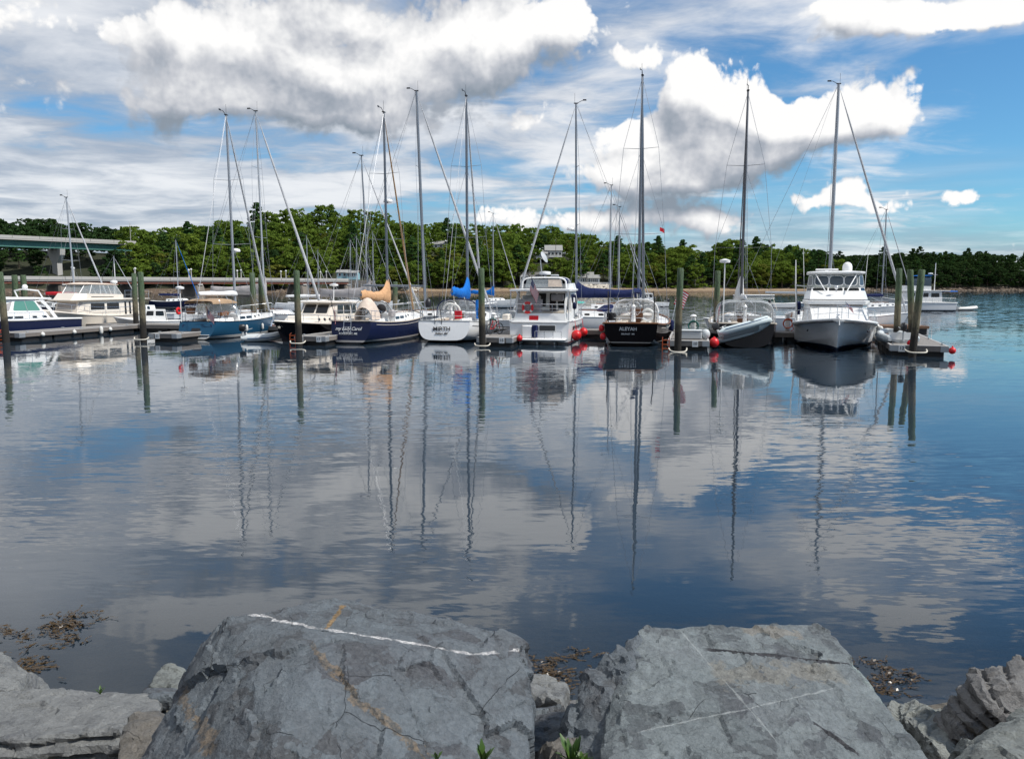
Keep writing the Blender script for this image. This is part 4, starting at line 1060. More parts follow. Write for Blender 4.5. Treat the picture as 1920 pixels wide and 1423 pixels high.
o, rows = arch(s3, 'dodger', [3.6, 4.0, 4.7], [1.35, 1.3, 1.1], [1.15, 1.1, .45], 1.35, 'vinyl', p=3.4); hoop(s3, rows[0], 'canvas_navy', .035)
mb = MB(); mb.loft([[(3.55 + dx_, -1.28 + dy_, z) for dx_, dy_ in ((0, -.04), (.5, -.02), (.45, .1), (0, .1))] for z in (1.3, 1.7, 2.1, 2.45)], True, True); mb.build('dodger_side_curtain', 'canvas_blue', s3, 60)
for k in range(2): mb = MB(); mb.torus((1.35, -.1 - .22 * k, 1.85), .42 - .05 * k, .07, 18, 7, 'x', (0.2, 4.6)); mb.build('horseshoe_buoy', 'buoy_white', s3)
mb = MB(); mb.box((1.3, -.62, 1.62), (.25, .42, .5), bev=.04); mb.build('life_raft_bag', 'canvas_red', s3)
for y in (.55, .15):
    mb = MB(); mb.tube([(.28, y, .75), (.32, y, 1.3), (.30, y + .1, 2.2), (.35, y + .12, 2.9)], .02, 5); mb.build('stern_davit_line', 'dark_trim', s3)
mb = MB(); mb.lathe([(.02, -.3), (.16, -.26), (.2, 0), (.12, .2), (.03, .26)], (.32, .95, 2.35), 10); mb.build('stern_light_fitting', 'dark_trim', s3)
lettering(s3, 'MIRTH', (.19 - .015, .12, .82), .34, 'ink_black', (R(90 - 15), 0, R(-90)), 0, 1.05, 'boat_name')
lettering(s3, 'Belfast, ME', (.125 - .015, .12, .56), .17, 'ink_black', (R(90 - 15), 0, R(-90)), .2, 1.0, 'boat_name')

# --- black sloop ALEYAH
s4 = at_slip('sailboat', 6.5, 43.6, 'black hulled sloop named ALEYAH with varnished rail', 'sailboat')
H4 = Hull(11.4, 3.9, 1.30, 1.12, 1.60, stern=0.74, tr=0.45, a0=0.46, a1=.9, depth=.8, zks=.02, rake=1.3)
H4.build(s4, 'hull_black', 'gel_white', 'teak', 0.05)
mb = MB(); mb.tube([H4.sheer(t, -1, -.2, -.012) for t in (.10, .2, .35, .5, .65, .8, .95)], .012, 5); mb.build('cove_stripe', 'gel_cream', s4)
trunk(s4, H4, 4.2, 8.8, 1.3, .85, .5, .36, ports=5, mat='gel_cream')
cockpit(s4, H4, 1.3, 4.1, .75, 'gel_cream')
wheel(s4, 1.9, 2.05, .42)
H4.lifelines(s4, .12, .8, 6)
rig(s4, 6.0, 1.65, 15.8, 'mast_grey', .085, ((.34, 1.5), (.70, 1.05)), (4.6, 2.95), 11.2, 11.4, 3.9, 1.45, 1.3, 'canvas_navy', 'flat', jibmat='mast_grey', jib_r=.075, rake=.005)
flag('pennant', s4, (6.2, -1.2, 6.9), (.1, -.30, -.1), (0, .0, -.24), 'canvas_red', wob=.03)
o, rows = arch(s4, 'dodger', [3.5, 4.1, 4.9], [1.35, 1.3, 1.05], [1.25, 1.2, .5], 1.3, 'vinyl', p=3.6); hoop(s4, rows[0], 'gel_white', .04)
mb = MB(); mb.box((3.95, -.05, 1.72), (.08, .75, .62), bev=.02); mb.build('companionway_doors', 'teak', s4)
for k in (0, 1): mb = MB(); mb.torus((1.2 + .12 * k, -.85, 1.72), .3, .075, 16, 7, 'x', (0.4, 5.8)); mb.build('horseshoe_buoy', 'buoy_white', s4)
mb = MB(); mb.lathe([(.02, 0), (.26, .02), (.28, .3), (.24, .42), (.02, .45)], (.45, 1.1, 1.42), 12); mb.build('stern_barbecue', 'canvas_black', s4)
for k, z in enumerate((.55, 1.0)): mb = MB(); mb.ball((.35, 1.55 + .08 * k, z), .16, 12, (1, 1, 1.3)); mb.build('fender', 'buoy_red', s4)
fender_h(s4, (6.3, -2.02, .55), 'canvas_navy', .17, .7)
for sd in (1, -1): mb = MB(); mb.tube([(.25, sd * 1.25, 1.3), (.1, sd * 1.25, 2.6), (-.5, sd * 1.2, 3.05)], .03, 6); mb.build('davit', 'dark_trim', s4)
lettering(s4, 'ALEYAH', (.12, .15, .98), .28, 'ink_white', (R(90 + 17), 0, R(-90)), 0, .95, 'boat_name')
lettering(s4, 'BELFAST  ME', (.20, .15, .70), .12, 'ink_white', (R(90 + 17), 0, R(-90)), 0, 1.1, 'boat_name')

# --- dark sloop with inflatable over the stern
s5 = at_slip('sailboat', 12.75, 43.2, 'dark hulled sloop under a bare black mast with a framed dodger', 'sailboat')
H5 = Hull(11.0, 3.8, 1.30, 1.15, 1.55, stern=0.76, tr=-0.2, a0=0.42, depth=.8)
H5.build(s5, 'hull_dark', 'gel_white', 'deck_tan', 0.05)
trunk(s5, H5, 4.0, 8.4, 1.3, .85, .48, .34, ports=4)
cockpit(s5, H5, 1.1, 3.9, .75)
wheel(s5, 1.7, 2.05, .48)
H5.lifelines(s5, .12, .8, 6)
rig(s5, 6.0, 1.65, 14.9, 'mast_dark', .08, ((.30, 1.65), (.67, 1.1)), (3.6, 2.6), 10.7, 11, 3.8, 1.4, 1.3, 'canvas_white', 'flat', jibmat='mast_dark', jib_r=.03, rake=-.018)
o, rows = arch(s5, 'dodger', [1.9, 2.8, 3.7, 4.5], [1.55, 1.6, 1.55, 1.2], [1.1, 1.2, 1.15, .5], 1.35, 'vinyl', p=4.2)
for k in (0, 1, 2): hoop(s5, rows[k], 'gel_grey', .04 if k == 0 else .025)
for y in (-.55, .55): mb = MB(); mb.tube([(1.9, y, 1.4), (1.9, y, 2.45)], .03, 5); mb.build('dodger_post', 'gel_grey', s5)
mb = MB(); mb.tube([(1.5, 1.2, 1.2), (1.5, 1.2, 4.6)], .03, 6); mb.lathe([(.02, 0), (.28, .03), (.3, .16), (.06, .24)], (1.5, 1.2, 4.6), 12); mb.build('radar_pole', 'gel_white', s5)
mb = MB(); mb.tube([(6.2, .0, 2.0), (6.25, .1, 2.4), (6.3, .1, 3.0), (6.3, 0, 3.9)], [.28, .34, .26, .10], 10); mb.build('bundled_sail', 'canvas_white', s5, 60)
flag('flag', s5, (.15, 1.35, 2.55), (-.05, .15, -.55), (.1, .1, -.7), wob=.05); mb = MB(); mb.tube([(.3, 1.35, 1.3), (.1, 1.35, 2.75)], .018, 5); mb.build('flag_staff', 'dark_trim', s5)

# ------------------------------------------------------------------ inflatables
def inflatable(x, y, z, rz, label, L=2.9, B=1.5, mat='tube_grey', motor=True, tilt=(0, 0), stripe=None, name='inflatable_dinghy', text=None, motor_up=True):
    o = empty(name, (x, y, z), rz, label, 'dinghy'); o.rotation_euler = (tilt[0], tilt[1], rz)
    r = .21; w = B / 2 - r
    path = [(-.15, w, .0), (.2, w, 0), (L * .55, w, .02), (L * .75, w * .86, .08), (L * .90, w * .5, .17), (L * .95, 0, .21), (L * .90, -w * .5, .17), (L * .75, -w * .86, .08), (L * .55, -w, .02), (.2, -w, 0), (-.15, -w, 0)]
    rr = [.09, r, r, r, r * .97, r * .95, r * .97, r, r, r, .09]
    mb = MB(); mb.tube([(p[0], p[1], p[2] + r) for p in path], rr, 12); mb.build('tube', mat, o, 60)
    mb = MB(); mb.loft([[(q, -w, .12), (q, 0, -.02 + .1 * (q / L) ** 2), (q, w, .12), (q, w, .18), (q, -w, .18)] for q in (0.1, L * .5, L * .72)] , True, True); mb.build('floor', 'gel_grey', o)
    mb = MB(); mb.box((.18, 0, .32), (.06, w * 2, .42)); mb.build('transom_board', 'gel_white', o)
    mb = MB(); mb.box((L * .42, 0, .38), (.25, w * 2, .05), bev=.01); mb.build('thwart', 'teak', o)
    for sd in (1, -1):
        mb = MB(); mb.tube([(p[0], p[1] + (sd * r if abs(p[1]) > .1 else 0), p[2] + r) for p in path[1:5] if p[1] > 0] if sd > 0 else [(p[0], p[1] - r, p[2] + r) for p in path[6:10]], .03, 5); mb.build('rub_strake', stripe or 'gel_grey', o)
    if motor: outboard(o, (-.02, 0, .62), 0, .9)
    if text: lettering(o, text, (L * .66, -w * .9 - r - .035 + .06, .34), .13, 'ink_black', (R(75), 0, R(12)), 0, 1, 'maker_name')
    return o
# slung across the dark sloop's stern, bow up to the right
inflatable(11.25, 42.6, .50, R(2), 'pale blue inflatable slung across the stern of the dark sloop', 2.9, 1.25, 'tube_blue', True, (R(-34), R(-14)), 'stripe_blue', text='MERCURY')
inflatable(-16.2, 47.9, .0, R(20), 'small white and grey inflatable afloat at the teal sloop bow', 2.4, 1.35, 'tube_grey', True, stripe='stripe_blue')
inflatable(59.4, 106.6, .0, R(8), 'white inflatable trailing astern of the far trawler', 3.0, 1.5, 'buoy_white', False)

# ================================================================== power boats
def rail_run(root, pts, h, n, mat='steel', r=0.016, name='rail', mid=True):
    """hand rail over a line of deck points, posts as parts"""
    P_ = [Vector(p) for p in pts]; top = [(p.x, p.y, p.z + h) for p in P_]
    mb = MB(); mb.tube(top, r * 1.2, 6); o = mb.build(name, mat, root)
    if mid: mb = MB(); mb.tube([(p.x, p.y, p.z + h * .5) for p in P_], r * .7, 5); mb.build('mid_wire', mat, o)
    for i in range(n):
        u = i / (n - 1) * (len(P_) - 1); k = min(int(u), len(P_) - 2); p = P_[k].lerp(P_[k + 1], u - k)
        mb = MB(); mb.tube([p, (p.x - .04, p.y, p.z + h)], r, 5); mb.build('rail_post', mat, o)
    return o

# --- aft-cabin cruiser, stern to us
m4 = at_slip('motor_cruiser', 1.55, 45.9, 'white flybridge cruiser stern on with red life ring and navy canvas', 'cruiser', 79)
HM = Hull(11.5, 3.75, 1.30, 1.25, 1.75, stern=0.93, smax=.3, pw=2.2, power=True, rake=1.2, tr=-0.12, flare=.25)
HM.build(m4, 'hull_white', 'gel_white', 'gel_white', 0.05)
mb = MB(); mb.box((-.42, 0, .30), (.95, 3.25, .12), bev=.05); mb.build('swim_platform', 'gel_white', m4)
for y in (-1.0, 0, 1.0): mb = MB(); mb.box((-.3, y, .14), (.6, .08, .22)); mb.build('platform_bracket', 'gel_grey', m4)
mb = MB(); mb.box((.1, 0, 1.25), (.16, 3.3, .10), bev=.03); mb.build('transom_cap', 'gel_white', m4)
mb = MB(); mb.panel([(.02, 1.0, .72), (.02, -1.0, .72), (.05, -1.0, 1.12), (.05, 1.0, 1.12)], .03, .1); f = mb.build('window_frame', 'gel_white', m4, 0)
for y0, y1 in ((.95, .04), (-.04, -.95)): mb = MB(); mb.panel([(-.012, y0, .77), (-.012, y1, .77), (.016, y1, 1.07), (.016, y0, 1.07)], .03, .1); mb.build('pane', 'glass_dark', f, 0)
for k in range(4): t_ = .12 + k * .10; p, q = HM.sheer(t_, -1, -.28, -.02), HM.sheer(t_ + .075, -1, -.28, -.02); mb = MB(); mb.panel([(p[0], p[1], p[2] - .18), (q[0], q[1], q[2] - .18), q, p], .02, .15); mb.build('hull_window', 'glass_dark', m4, 0)
a, b_, o = house('aft_cabin', m4, [(.25, 1.55, 1.24), (4.2, 1.62, 1.24), (4.3, 1.6, 1.24)], [(.38, 1.45, 1.75), (4.2, 1.5, 1.75), (4.3, 1.45, 1.75)], 'gel_white')
mb = MB(); mb.tube([(.3, 1.5, 1.30), (.3, -1.5, 1.30)], .02, 5); mb.build('rub_strip', 'dark_trim', m4)
mb = MB(); mb.box((2.3, 0, 1.78), (3.6, 2.7, .05), bev=.01); mb.build('aft_deck', 'deck_tan', m4)
a, b_, o = house('saloon', m4, [(3.4, 1.5, 1.75), (7.6, 1.5, 1.4), (8.6, 1.1, 1.45)], [(3.6, 1.35, 3.0), (6.8, 1.35, 3.0), (7.4, 1.0, 3.0)], 'gel_white')
n = len(a)
for ed in (0, n - 2): pane(o, a, b_, ed, .12, .9, .45, .85)
pane(o, a, b_, n - 1, .12, .46, .25, .9, 'glass_dark', rnd=.05, frame='gel_white'); pane(o, a, b_, n - 1, .54, .68, .06, .9, 'glass_dark', rnd=.05, frame='gel_white'); pane(o, a, b_, n - 1, .72, .94, .1, .9, 'glass_dark', rnd=.05, frame='gel_white')
slab('hardtop', m4, [(.15, 1.75, 3.02), (3.0, 1.78, 3.02), (6.8, 1.5, 3.02), (7.6, 1.0, 3.02)], .12, 'gel_white')
for sd in (1, -1):
    mb = MB(); mb.loft([[(x, sd * (1.38 + dy), z) for x, dy in ((x0, 0), (x0 + w, 0), (x0 + w, .1), (x0, .1))] for x0, w, z in ((.55, .55, 1.75), (.75, .5, 2.3), (1.2, .35, 3.02))], True, True); mb.build('wing_support', 'gel_white', m4)
    mb = MB(); mb.tube([(.2, sd * 1.7, 1.3), (.2, sd * 1.68, 3.05)], .025, 6); mb.build('hardtop_post', 'steel', m4)
mb = MB(); mb.panel([(.6, 1.35, 1.8), (.6, -.1, 1.8), (.75, -.1, 2.55), (.75, 1.35, 2.55)], .02); mb.build('side_curtain', 'canvas_grey', m4, 0)
mb = MB(); mb.box((1.9, .75, 2.5), (.3, 1.1, .55), bev=.06); mb.build('deck_locker', 'gel_grey', m4)
mb = MB(); mb.box((1.6, -.85, 2.65), (.5, .7, .42), bev=.05); mb.build('helm_console', 'canvas_grey', m4)
rail_run(m4, [(.45, 1.42, 1.78), (.45, .0, 1.78), (.45, -1.42, 1.78)], .5, 5)
mb = MB(); mb.torus((.36, .72, 2.08), .28, .075, 20, 8, 'x'); lr = mb.build('life_ring', 'buoy_red', m4)
for k in range(4): a0 = R(45 + 90 * k); mb = MB(); mb.torus((.36, .72, 2.08), .28, .079, 3, 8, 'x', (a0 - .2, a0 + .2)); mb.build('white_band', 'buoy_white', lr)
a, b_, o = house('flybridge', m4, [(2.2, 1.5, 3.14), (6.3, 1.45, 3.14), (7.0, .9, 3.14)], [(2.3, 1.45, 3.45), (6.1, 1.35, 3.5), (6.6, .85, 3.5)], 'gel_white')
o, rows = arch(m4, 'bridge_enclosure', [2.0, 2.6, 4.0, 5.2, 6.2], [1.32, 1.34, 1.32, 1.25, 1.1], [.62, .66, .66, .62, .25], 3.2, 'canvas_navy', p=5, th=.03)
hoop(m4, rows[0], 'gel_white', .05); hoop(m4, rows[2], 'gel_white', .03)
mb = MB(); mb.panel([(1.96, 1.15, 3.26), (1.96, -1.15, 3.26), (1.96, -1.05, 3.72), (1.96, 1.05, 3.72)], .01, .1); cu_ = mb.build('aft_curtain', 'vinyl', m4, 0)
mb = MB(); mb.panel([(1.94, -.25, 3.28), (1.94, -1.1, 3.28), (1.94, -1.0, 3.7), (1.94, -.25, 3.7)], .008); mb.build('curtain_panel', 'canvas_cream', cu_, 0)
for sd in (1, -1): mb = MB(); mb.panel([(2.6, sd * 1.36, 3.28), (3.9, sd * 1.35, 3.28), (3.9, sd * 1.34, 3.7), (2.6, sd * 1.35, 3.7)][::1 if sd < 0 else -1], .02, .1); mb.build('side_window', 'vinyl', m4, 0)
mb = MB(); mb.lathe([(.1, 0), (.34, .02), (.36, .12), (.33, .2), (.05, .23)], (2.6, .05, 3.98), 14); mb.tube([(2.6, .05, 3.8), (2.6, .05, 4.0)], .08, 6); mb.build('radar_dome', 'gel_white', m4)
mb = MB(); mb.box((2.2, -.6, 3.95), (.2, .5, .12), bev=.04); mb.build('radio_box', 'gel_grey', m4)
mb = MB(); mb.tube([(3.0, .3, 3.9), (2.7, .35, 4.9)], .03, 6); ds = mb.build('dish_post', 'alu', m4)
mb = MB(); mb.lathe([(.001, .10), (.18, .07), (.36, 0), (.37, .01), (.18, .09), (.001, .13)], (0, 0, 0), 16); dd = mb.build('dish', 'gel_grey', ds, 60, (2.55, .1, 5.05), (R(60), R(-25), 0))
flag('flag', m4, (.05, .42, 3.75), (-.12, -.42, -.75), (.05, .14, -.62), wob=.06); mb = MB(); mb.tube([(.3, .45, 2.9), (0, .42, 3.9)], .018, 5); mb.build('flag_staff', 'dark_trim', m4)
mb = MB(); mb.box((-.35, .62, .72), (.3, .55, .72), bev=.04); mb.build('platform_box', 'gel_white', m4)
mb = MB(); mb.box((-.35, .18, .75), (.32, .28, .72), bev=.04); mb.build('covered_motor', 'canvas_navy', m4)
rail_run(m4, [(-.75, .1, .36), (-.75, -.7, .36), (-.72, -1.4, .36)], .42, 4, mid=False)
for k, (dx_, yy) in enumerate(((1.3, -2.03), (4.6, -2.1))): mb = MB(); mb.ball((dx_, yy, .45), .30 - .03 * k, 14, (1, 1, 1.05)); mb.tube([(dx_, yy, .7), (dx_, yy + .1, 1.3)], .015, 4); mb.build('round_fender', 'buoy_red', m4, 60)
mb = MB(); mb.box((.9, -1.92, 2.35), (.35, .1, .62), bev=.04); mb.build('life_sling_bag', 'gel_white', m4)
outboard(m4, (.9, -1.95, 2.0), 0, .9, 'hull_navy')
mb = MB(); mb.panel([(.30, .62, 1.36), (.30, .08, 1.36), (.33, .08, 1.62), (.33, .62, 1.62)], .02, .08); mb.build('name_plaque', 'canvas_red', m4, 0)
lettering(m4, 'Belfast, Maine', (.305, -.45, 1.44), .13, 'ink_grey', (R(76), 0, R(-90)), .15, 1, 'hailing_port')
rail_run(m4, [HM.sheer(t_, -1, 0, .08) for t_ in (.4, .6, .8, .97)], .6, 6); rail_run(m4, [HM.sheer(t_, 1, 0, .08) for t_ in (.4, .6, .8, .97)], .6, 6)

# --- large white yacht, bow to us
m5 = empty('motor_yacht', (20.75, 52.0, 0), R(250), 'large white motor yacht facing us with an enclosed flybridge', 'yacht')
HY = Hull(14.0, 4.35, 1.15, 1.20, 1.72, stern=0.92, smax=.35, pw=2.4, power=True, rake=1.5, tr=0.0001, flare=.42, chine=.14)
HY.build(m5, 'hull_yacht', 'gel_white', 'gel_white', 0.06)
mb = MB(); mb.tube([HY.sheer(t_, 1, -.1, -.02) for t_ in (0, .2, .4, .6, .75, .86, .94, .985)] + [(14.02, 0, 1.6)] + [HY.sheer(t_, -1, -.1, -.02) for t_ in (.985, .94, .86, .75, .6, .4, .2, 0)], .035, 6); mb.build('rub_rail', 'dark_trim', m5)
a, b_, o = house('deckhouse', m5, [(3.2, 1.72, 1.15), (9.6, 1.72, 1.2), (11.1, 1.15, 1.4)], [(3.3, 1.6, 2.32), (8.3, 1.58, 2.32), (9.2, 1.35, 2.32)], 'gel_white', .02)
n = len(a)
for ed in (0, n - 2): pane(o, a, b_, ed, .08, .92, .5, .86, 'glass_dark', rnd=.1)
pane(o, a, b_, 2, .06, .36, .12, .82, 'canvas_white', .008, .08, 'windshield_cover'); pane(o, a, b_, 2, .40, .66, .12, .82, 'canvas_white', .008, .08, 'windshield_cover'); pane(o, a, b_, 2, .70, .94, .12, .82, 'canvas_white', .008, .08, 'windshield_cover')
for ed in (1, 3): pane(o, a, b_, ed, .1, .9, .12, .84, 'canvas_white', .008, .05, 'windshield_cover')
slab('eyebrow', m5, [(3.2, 1.72, 2.33), (8.6, 1.72, 2.33), (9.5, 1.45, 2.33)], .22, 'gel_white', .0, .06)
mb = MB(); mb.tube([(8.4, -1.72, 2.60), (9.42, -1.42, 2.60), (9.42, 1.42, 2.60), (8.4, 1.72, 2.60)], .022, 5); mb.build('eyebrow_groove', 'dark_trim', m5)
a, b_, o = house('bridge_fairing', m5, [(3.6, 1.66, 2.56), (8.1, 1.66, 2.56), (9.2, 1.35, 2.56)], [(3.7, 1.55, 3.02), (7.3, 1.55, 3.05), (8.1, 1.3, 3.05)], 'gel_white', .02)
a, b_, o = house('bridge_windscreen', m5, [(6.8, 1.54, 3.03), (7.4, 1.52, 3.05), (8.05, 1.28, 3.05)], [(6.8, 1.52, 3.24), (7.2, 1.5, 3.24), (7.7, 1.25, 3.24)], 'gel_white')
pane(o, a, b_, 2, .03, .33, .1, .9, 'glass_dark'); pane(o, a, b_, 2, .36, .64, .1, .9, 'glass_dark'); pane(o, a, b_, 2, .67, .97, .1, .9, 'glass_dark')
for ed in (1, 3): pane(o, a, b_, ed, .06, .94, .1, .9, 'glass_dark')
a, b_, o = house('bridge_enclosure', m5, [(4.2, 1.5, 3.05), (7.05, 1.5, 3.25), (7.55, 1.22, 3.25)], [(4.2, 1.42, 3.96), (6.75, 1.42, 3.98), (7.15, 1.2, 3.98)], 'vinyl')
for u0, u1 in ((.05, .34), (.37, .66), (.69, .95)): pane(o, a, b_, 2, u0, u1, .16, .86, 'glass_blue', .012, .3, frame='gel_white', fw=.03)
for ed in (1, 3): pane(o, a, b_, ed, .1, .9, .16, .86, 'glass_blue', .012, .2, frame='gel_white', fw=.03)
for ed in (0, 4):
    for u0, u1 in ((.05, .48), (.52, .96)): pane(o, a, b_, ed, u0, u1, .14, .88, 'glass_blue', .012, .2, frame='gel_white', fw=.03)
slab('hardtop', m5, [(3.6, 1.55, 3.98), (6.8, 1.55, 4.0), (7.45, 1.25, 4.0)], .14, 'gel_white', .05, .06)
for sd in (1, -1): mb = MB(); mb.tube([(7.25, sd * 1.1, 4.03), (8.5, sd * .55, 3.05)], .032, 6); mb.build('hardtop_strut', 'gel_white', m5)
mb = MB(); mb.lathe([(.26, 0), (.27, .12), (.27, .3), (.22, .45), (.12, .54), (.001, .57)], (5.3, .66, 4.15), 16); mb.build('satellite_dome', 'gel_white', m5, 60)
mb = MB(); mb.box((5.4, -.45, 4.28), (.18, 1.25, .1), bev=.03); mb.box((5.4, -.45, 4.2), (.2, .2, .12)); mb.build('radar_array', 'gel_white', m5)
mb = MB(); mb.tube([(8.6, 0, 3.02), (8.6, 0, 3.18)], .03, 6); mb.ball((8.62, 0, 3.26), .11, 12); mb.build('searchlight', 'steel', m5)
for sd in (1, -1): mb = MB(); mb.tube([(5.0, sd * 1.62, 2.6), (4.6, sd * 1.8, 5.6)], [.022, .01], 5); mb.build('whip_antenna', 'gel_white', m5)
mb = MB(); mb.tube([(4.4, -2.0, 1.3), (4.4, -2.15, 3.4), (4.2, -2.2, 4.9)], [.05, .04, .02], 6); mb.tube([(4.4, -2.1, 3.35), (4.4, -1.5, 3.3)], .035, 5); mb.build('outrigger', 'gel_white', m5)
for k in range(4): mb = MB(); mb.tube([(2.6 + .3 * k, -2.0, 1.2), (2.6 + .3 * k, -2.1, 3.2)], .018, 5); mb.build('fishing_rod', 'dark_trim', m5)
mb = MB(); mb.box((3.0, -1.95, 1.95), (.8, .3, .8), bev=.06); mb.build('side_bag', 'canvas_navy', m5)
ts_ = (.42, .55, .68, .80, .89, .96)
rl = [HY.sheer(t_, 1, 0, .1) for t_ in ts_] + [(14.05, .12, 1.74), (14.05, -.12, 1.74)] + [HY.sheer(t_, -1, 0, .1) for t_ in reversed(ts_)]
rail_run(m5, rl, .66, 16)
mb = MB(); mb.loft([[(x, y, z) for y, z in ((-w, 1.66), (w, 1.66), (w * .8, 1.58), (-w * .8, 1.58))] for x, w in ((13.2, .3), (13.9, .28), (14.35, .16))], True, True); mb.tube([(13.5, .0, 1.74), (14.3, 0, 1.66), (14.55, 0, 1.45)], .03, 6); mb.build('anchor_pulpit', 'gel_grey', m5)
mb = MB(); mb.lathe([(.1, 0), (.12, .1), (.07, .16), (.1, .22), (.02, .26)], (12.9, 0, 1.68), 12); mb.build('windlass', 'steel', m5)
for sd in (1, -1): mb = MB(); mb.ball((12.3, sd * 1.42, 1.08), .1, 10, (1.4, .5, .6)); mb.build('hawse_port', 'dark_trim', m5)
flag('flag', m5, (13.2, .3, 2.55), (-.05, .32, -.28), (0, .06, -.24), wob=.03); mb = MB(); mb.tube([(13.2, .28, 2.2), (13.2, .28, 2.6)], .012, 4); mb.build('flag_staff', 'steel', m5)
fender_h(m5, (8.6, 2.28, .35), 'buoy_white', .18, .85); fender_h(m5, (6.0, 2.32, .35), 'buoy_white', .18, .85)

# --- black lobster yacht, bow out
p3 = empty('lobster_yacht', (-11.0, 55.9, 0), R(253.5), 'black hulled lobster yacht with a cream pilothouse, bow outward', 'motorboat')
HL = Hull(10.0, 3.3, .95, .92, 1.30, stern=0.86, smax=.4, pw=1.9, power=True, rake=1.0, tr=.15, flare=.25)
HL.build(p3, 'hull_dark', 'gel_cream', 'gel_cream', 0.055)
a, b_, o = house('trunk_cabin', p3, [(5.2, 1.25, .9), (7.2, 1.1, 1.0), (8.3, .55, 1.1)], [(5.2, 1.1, 1.45), (7.0, .95, 1.5), (7.8, .5, 1.48)], 'gel_cream', .05)
for ed in (0, 4): [pane(o, a, b_, ed, u, u + .13, .4, .75, rnd=.4, name='portlight') for u in (.12, .44, .74)]
a, b_, o = house('pilothouse', p3, [(2.0, 1.32, .88), (5.1, 1.30, .9), (5.75, 1.0, 1.2)], [(2.2, 1.22, 2.18), (4.8, 1.2, 2.22), (5.0, .95, 2.22)], 'gel_cream', .03)
n = len(a)
for ed in (0, n - 2):
    for u0, u1 in (((.05, .30), (.34, .64), (.68, .95)) if ed == 0 else ((.05, .32), (.36, .66), (.70, .95))): pane(o, a, b_, ed, u0, u1, .5, .92, rnd=.1)
    for u in (.42, .52, .62): pane(o, a, b_, ed, u, u + .045, .26, .36, rnd=.2, name='vent')
for ed in (1, 3): pane(o, a, b_, ed, .08, .92, .42, .92, rnd=.08)
pane(o, a, b_, 2, .06, .47, .40, .92, rnd=.08); pane(o, a, b_, 2, .53, .94, .40, .92, rnd=.08)
slab('pilothouse_roof', p3, [(1.2, 1.4, 2.18), (4.9, 1.38, 2.24), (5.3, 1.1, 2.24)], .09, 'gel_cream', .05)
mb = MB(); mb.tube([(3.0, 0, 2.3), (2.9, 0, 3.3)], .035, 6); mb.lathe([(.05, 0), (.28, .03), (.29, .13), (.05, .19)], (2.9, 0, 3.3), 12); mb.build('radar_mast', 'gel_white', p3)
mb = MB(); mb.tube([(2.4, .8, 2.3), (2.3, .8, 4.4)], .012, 4); mb.build('whip_antenna', 'dark_trim', p3)
ts_ = (.5, .62, .74, .85, .94)
rail_run(p3, [HL.sheer(t_, 1, 0, .08) for t_ in ts_] + [(10.0, 0, 1.32)] + [HL.sheer(t_, -1, 0, .08) for t_ in reversed(ts_)], .5, 11)
mb = MB(); mb.tube([(9.6, 0, 1.35), (10.2, 0, 1.30), (10.35, 0, 1.0)], .04, 6); mb.build('bow_anchor', 'steel', p3)
for x in (4.5, 3.4): mb = MB(); mb.tube([(x, 1.62, .95), (x - .3, 2.1, .62), (x - 1.0, 2.5, .5)], .016, 5); mb.build('mooring_line', 'rope', p3)

# --- navy express cruiser at the long finger
p0 = empty('express_cruiser', (-31.9, 56.4, 0), R(257.2), 'navy hulled hardtop cruiser with green tinted windows behind the dock', 'motorboat')
HE = Hull(11.5, 3.6, 1.05, 1.12, 1.6, stern=0.93, smax=.35, pw=2.1, power=True, rake=1.2, tr=0.001, flare=.2)
HE.build(p0, 'hull_navy', 'gel_white', 'gel_white', 0.06)
a, b_, o = house('cabin', p0, [(2.4, 1.42, 1.05), (6.4, 1.4, 1.1), (8.6, .9, 1.35), (9.2, .5, 1.4)], [(2.8, 1.32, 1.62), (6.0, 1.28, 1.68), (8.0, .8, 1.7), (8.5, .4, 1.66)], 'gel_white', .05)
n = len(a)
for ed in (0, n - 2): [pane(o, a, b_, ed, *q, .3, .55, rnd=.2) for q in ((.04, .2), (.24, .42), (.62, .72), (.84, .94))]
a, b_, o = house('deckhouse', p0, [(2.9, 1.30, 1.60), (5.6, 1.26, 1.66), (7.0, .95, 1.70)], [(3.5, 1.18, 2.42), (5.2, 1.15, 2.44), (5.9, .85, 2.44)], 'gel_white', .0)
n = len(a)
for ed in (0, n - 2):
    pane(o, a, b_, ed, .08, .92, .12, .9, 'glass_green', rnd=.16, frame='gel_white', fw=.05)
    c = .5; i = ed; A, B_, C, D_ = [Vector(q) for q in (a[i], a[i + 1], b_[i + 1], b_[i])]
    mb = MB(); mb.tube([(A * .5 + B_ * .5) + Vector((0, math.copysign(.02, A.y), .05)), (D_ * .5 + C * .5) + Vector((0, math.copysign(.02, A.y), -.05))], .02, 5); mb.build('window_divider', 'gel_grey', o)
for ed in (1, 3): pane(o, a, b_, ed, .06, .95, .1, .92, 'canvas_grey', rnd=.06, name='windshield_cover')
pane(o, a, b_, 2, .05, .95, .1, .92, 'canvas_grey', rnd=.06, name='windshield_cover')
slab('hardtop', p0, [(2.2, 1.3, 2.43), (5.6, 1.28, 2.46), (6.3, .95, 2.46)], .11, 'gel_white', .06)
for sd in (1, -1): mb = MB(); mb.loft([[(x + e, sd * (1.2 + dy), z) for e, dy in ((0, 0), (w, 0), (w, .05), (0, .05))] for x, w, z in ((1.7, .3, 1.2), (2.4, .3, 2.0), (2.9, .4, 2.45))], True, True); mb.build('hardtop_leg', 'gel_white', p0)
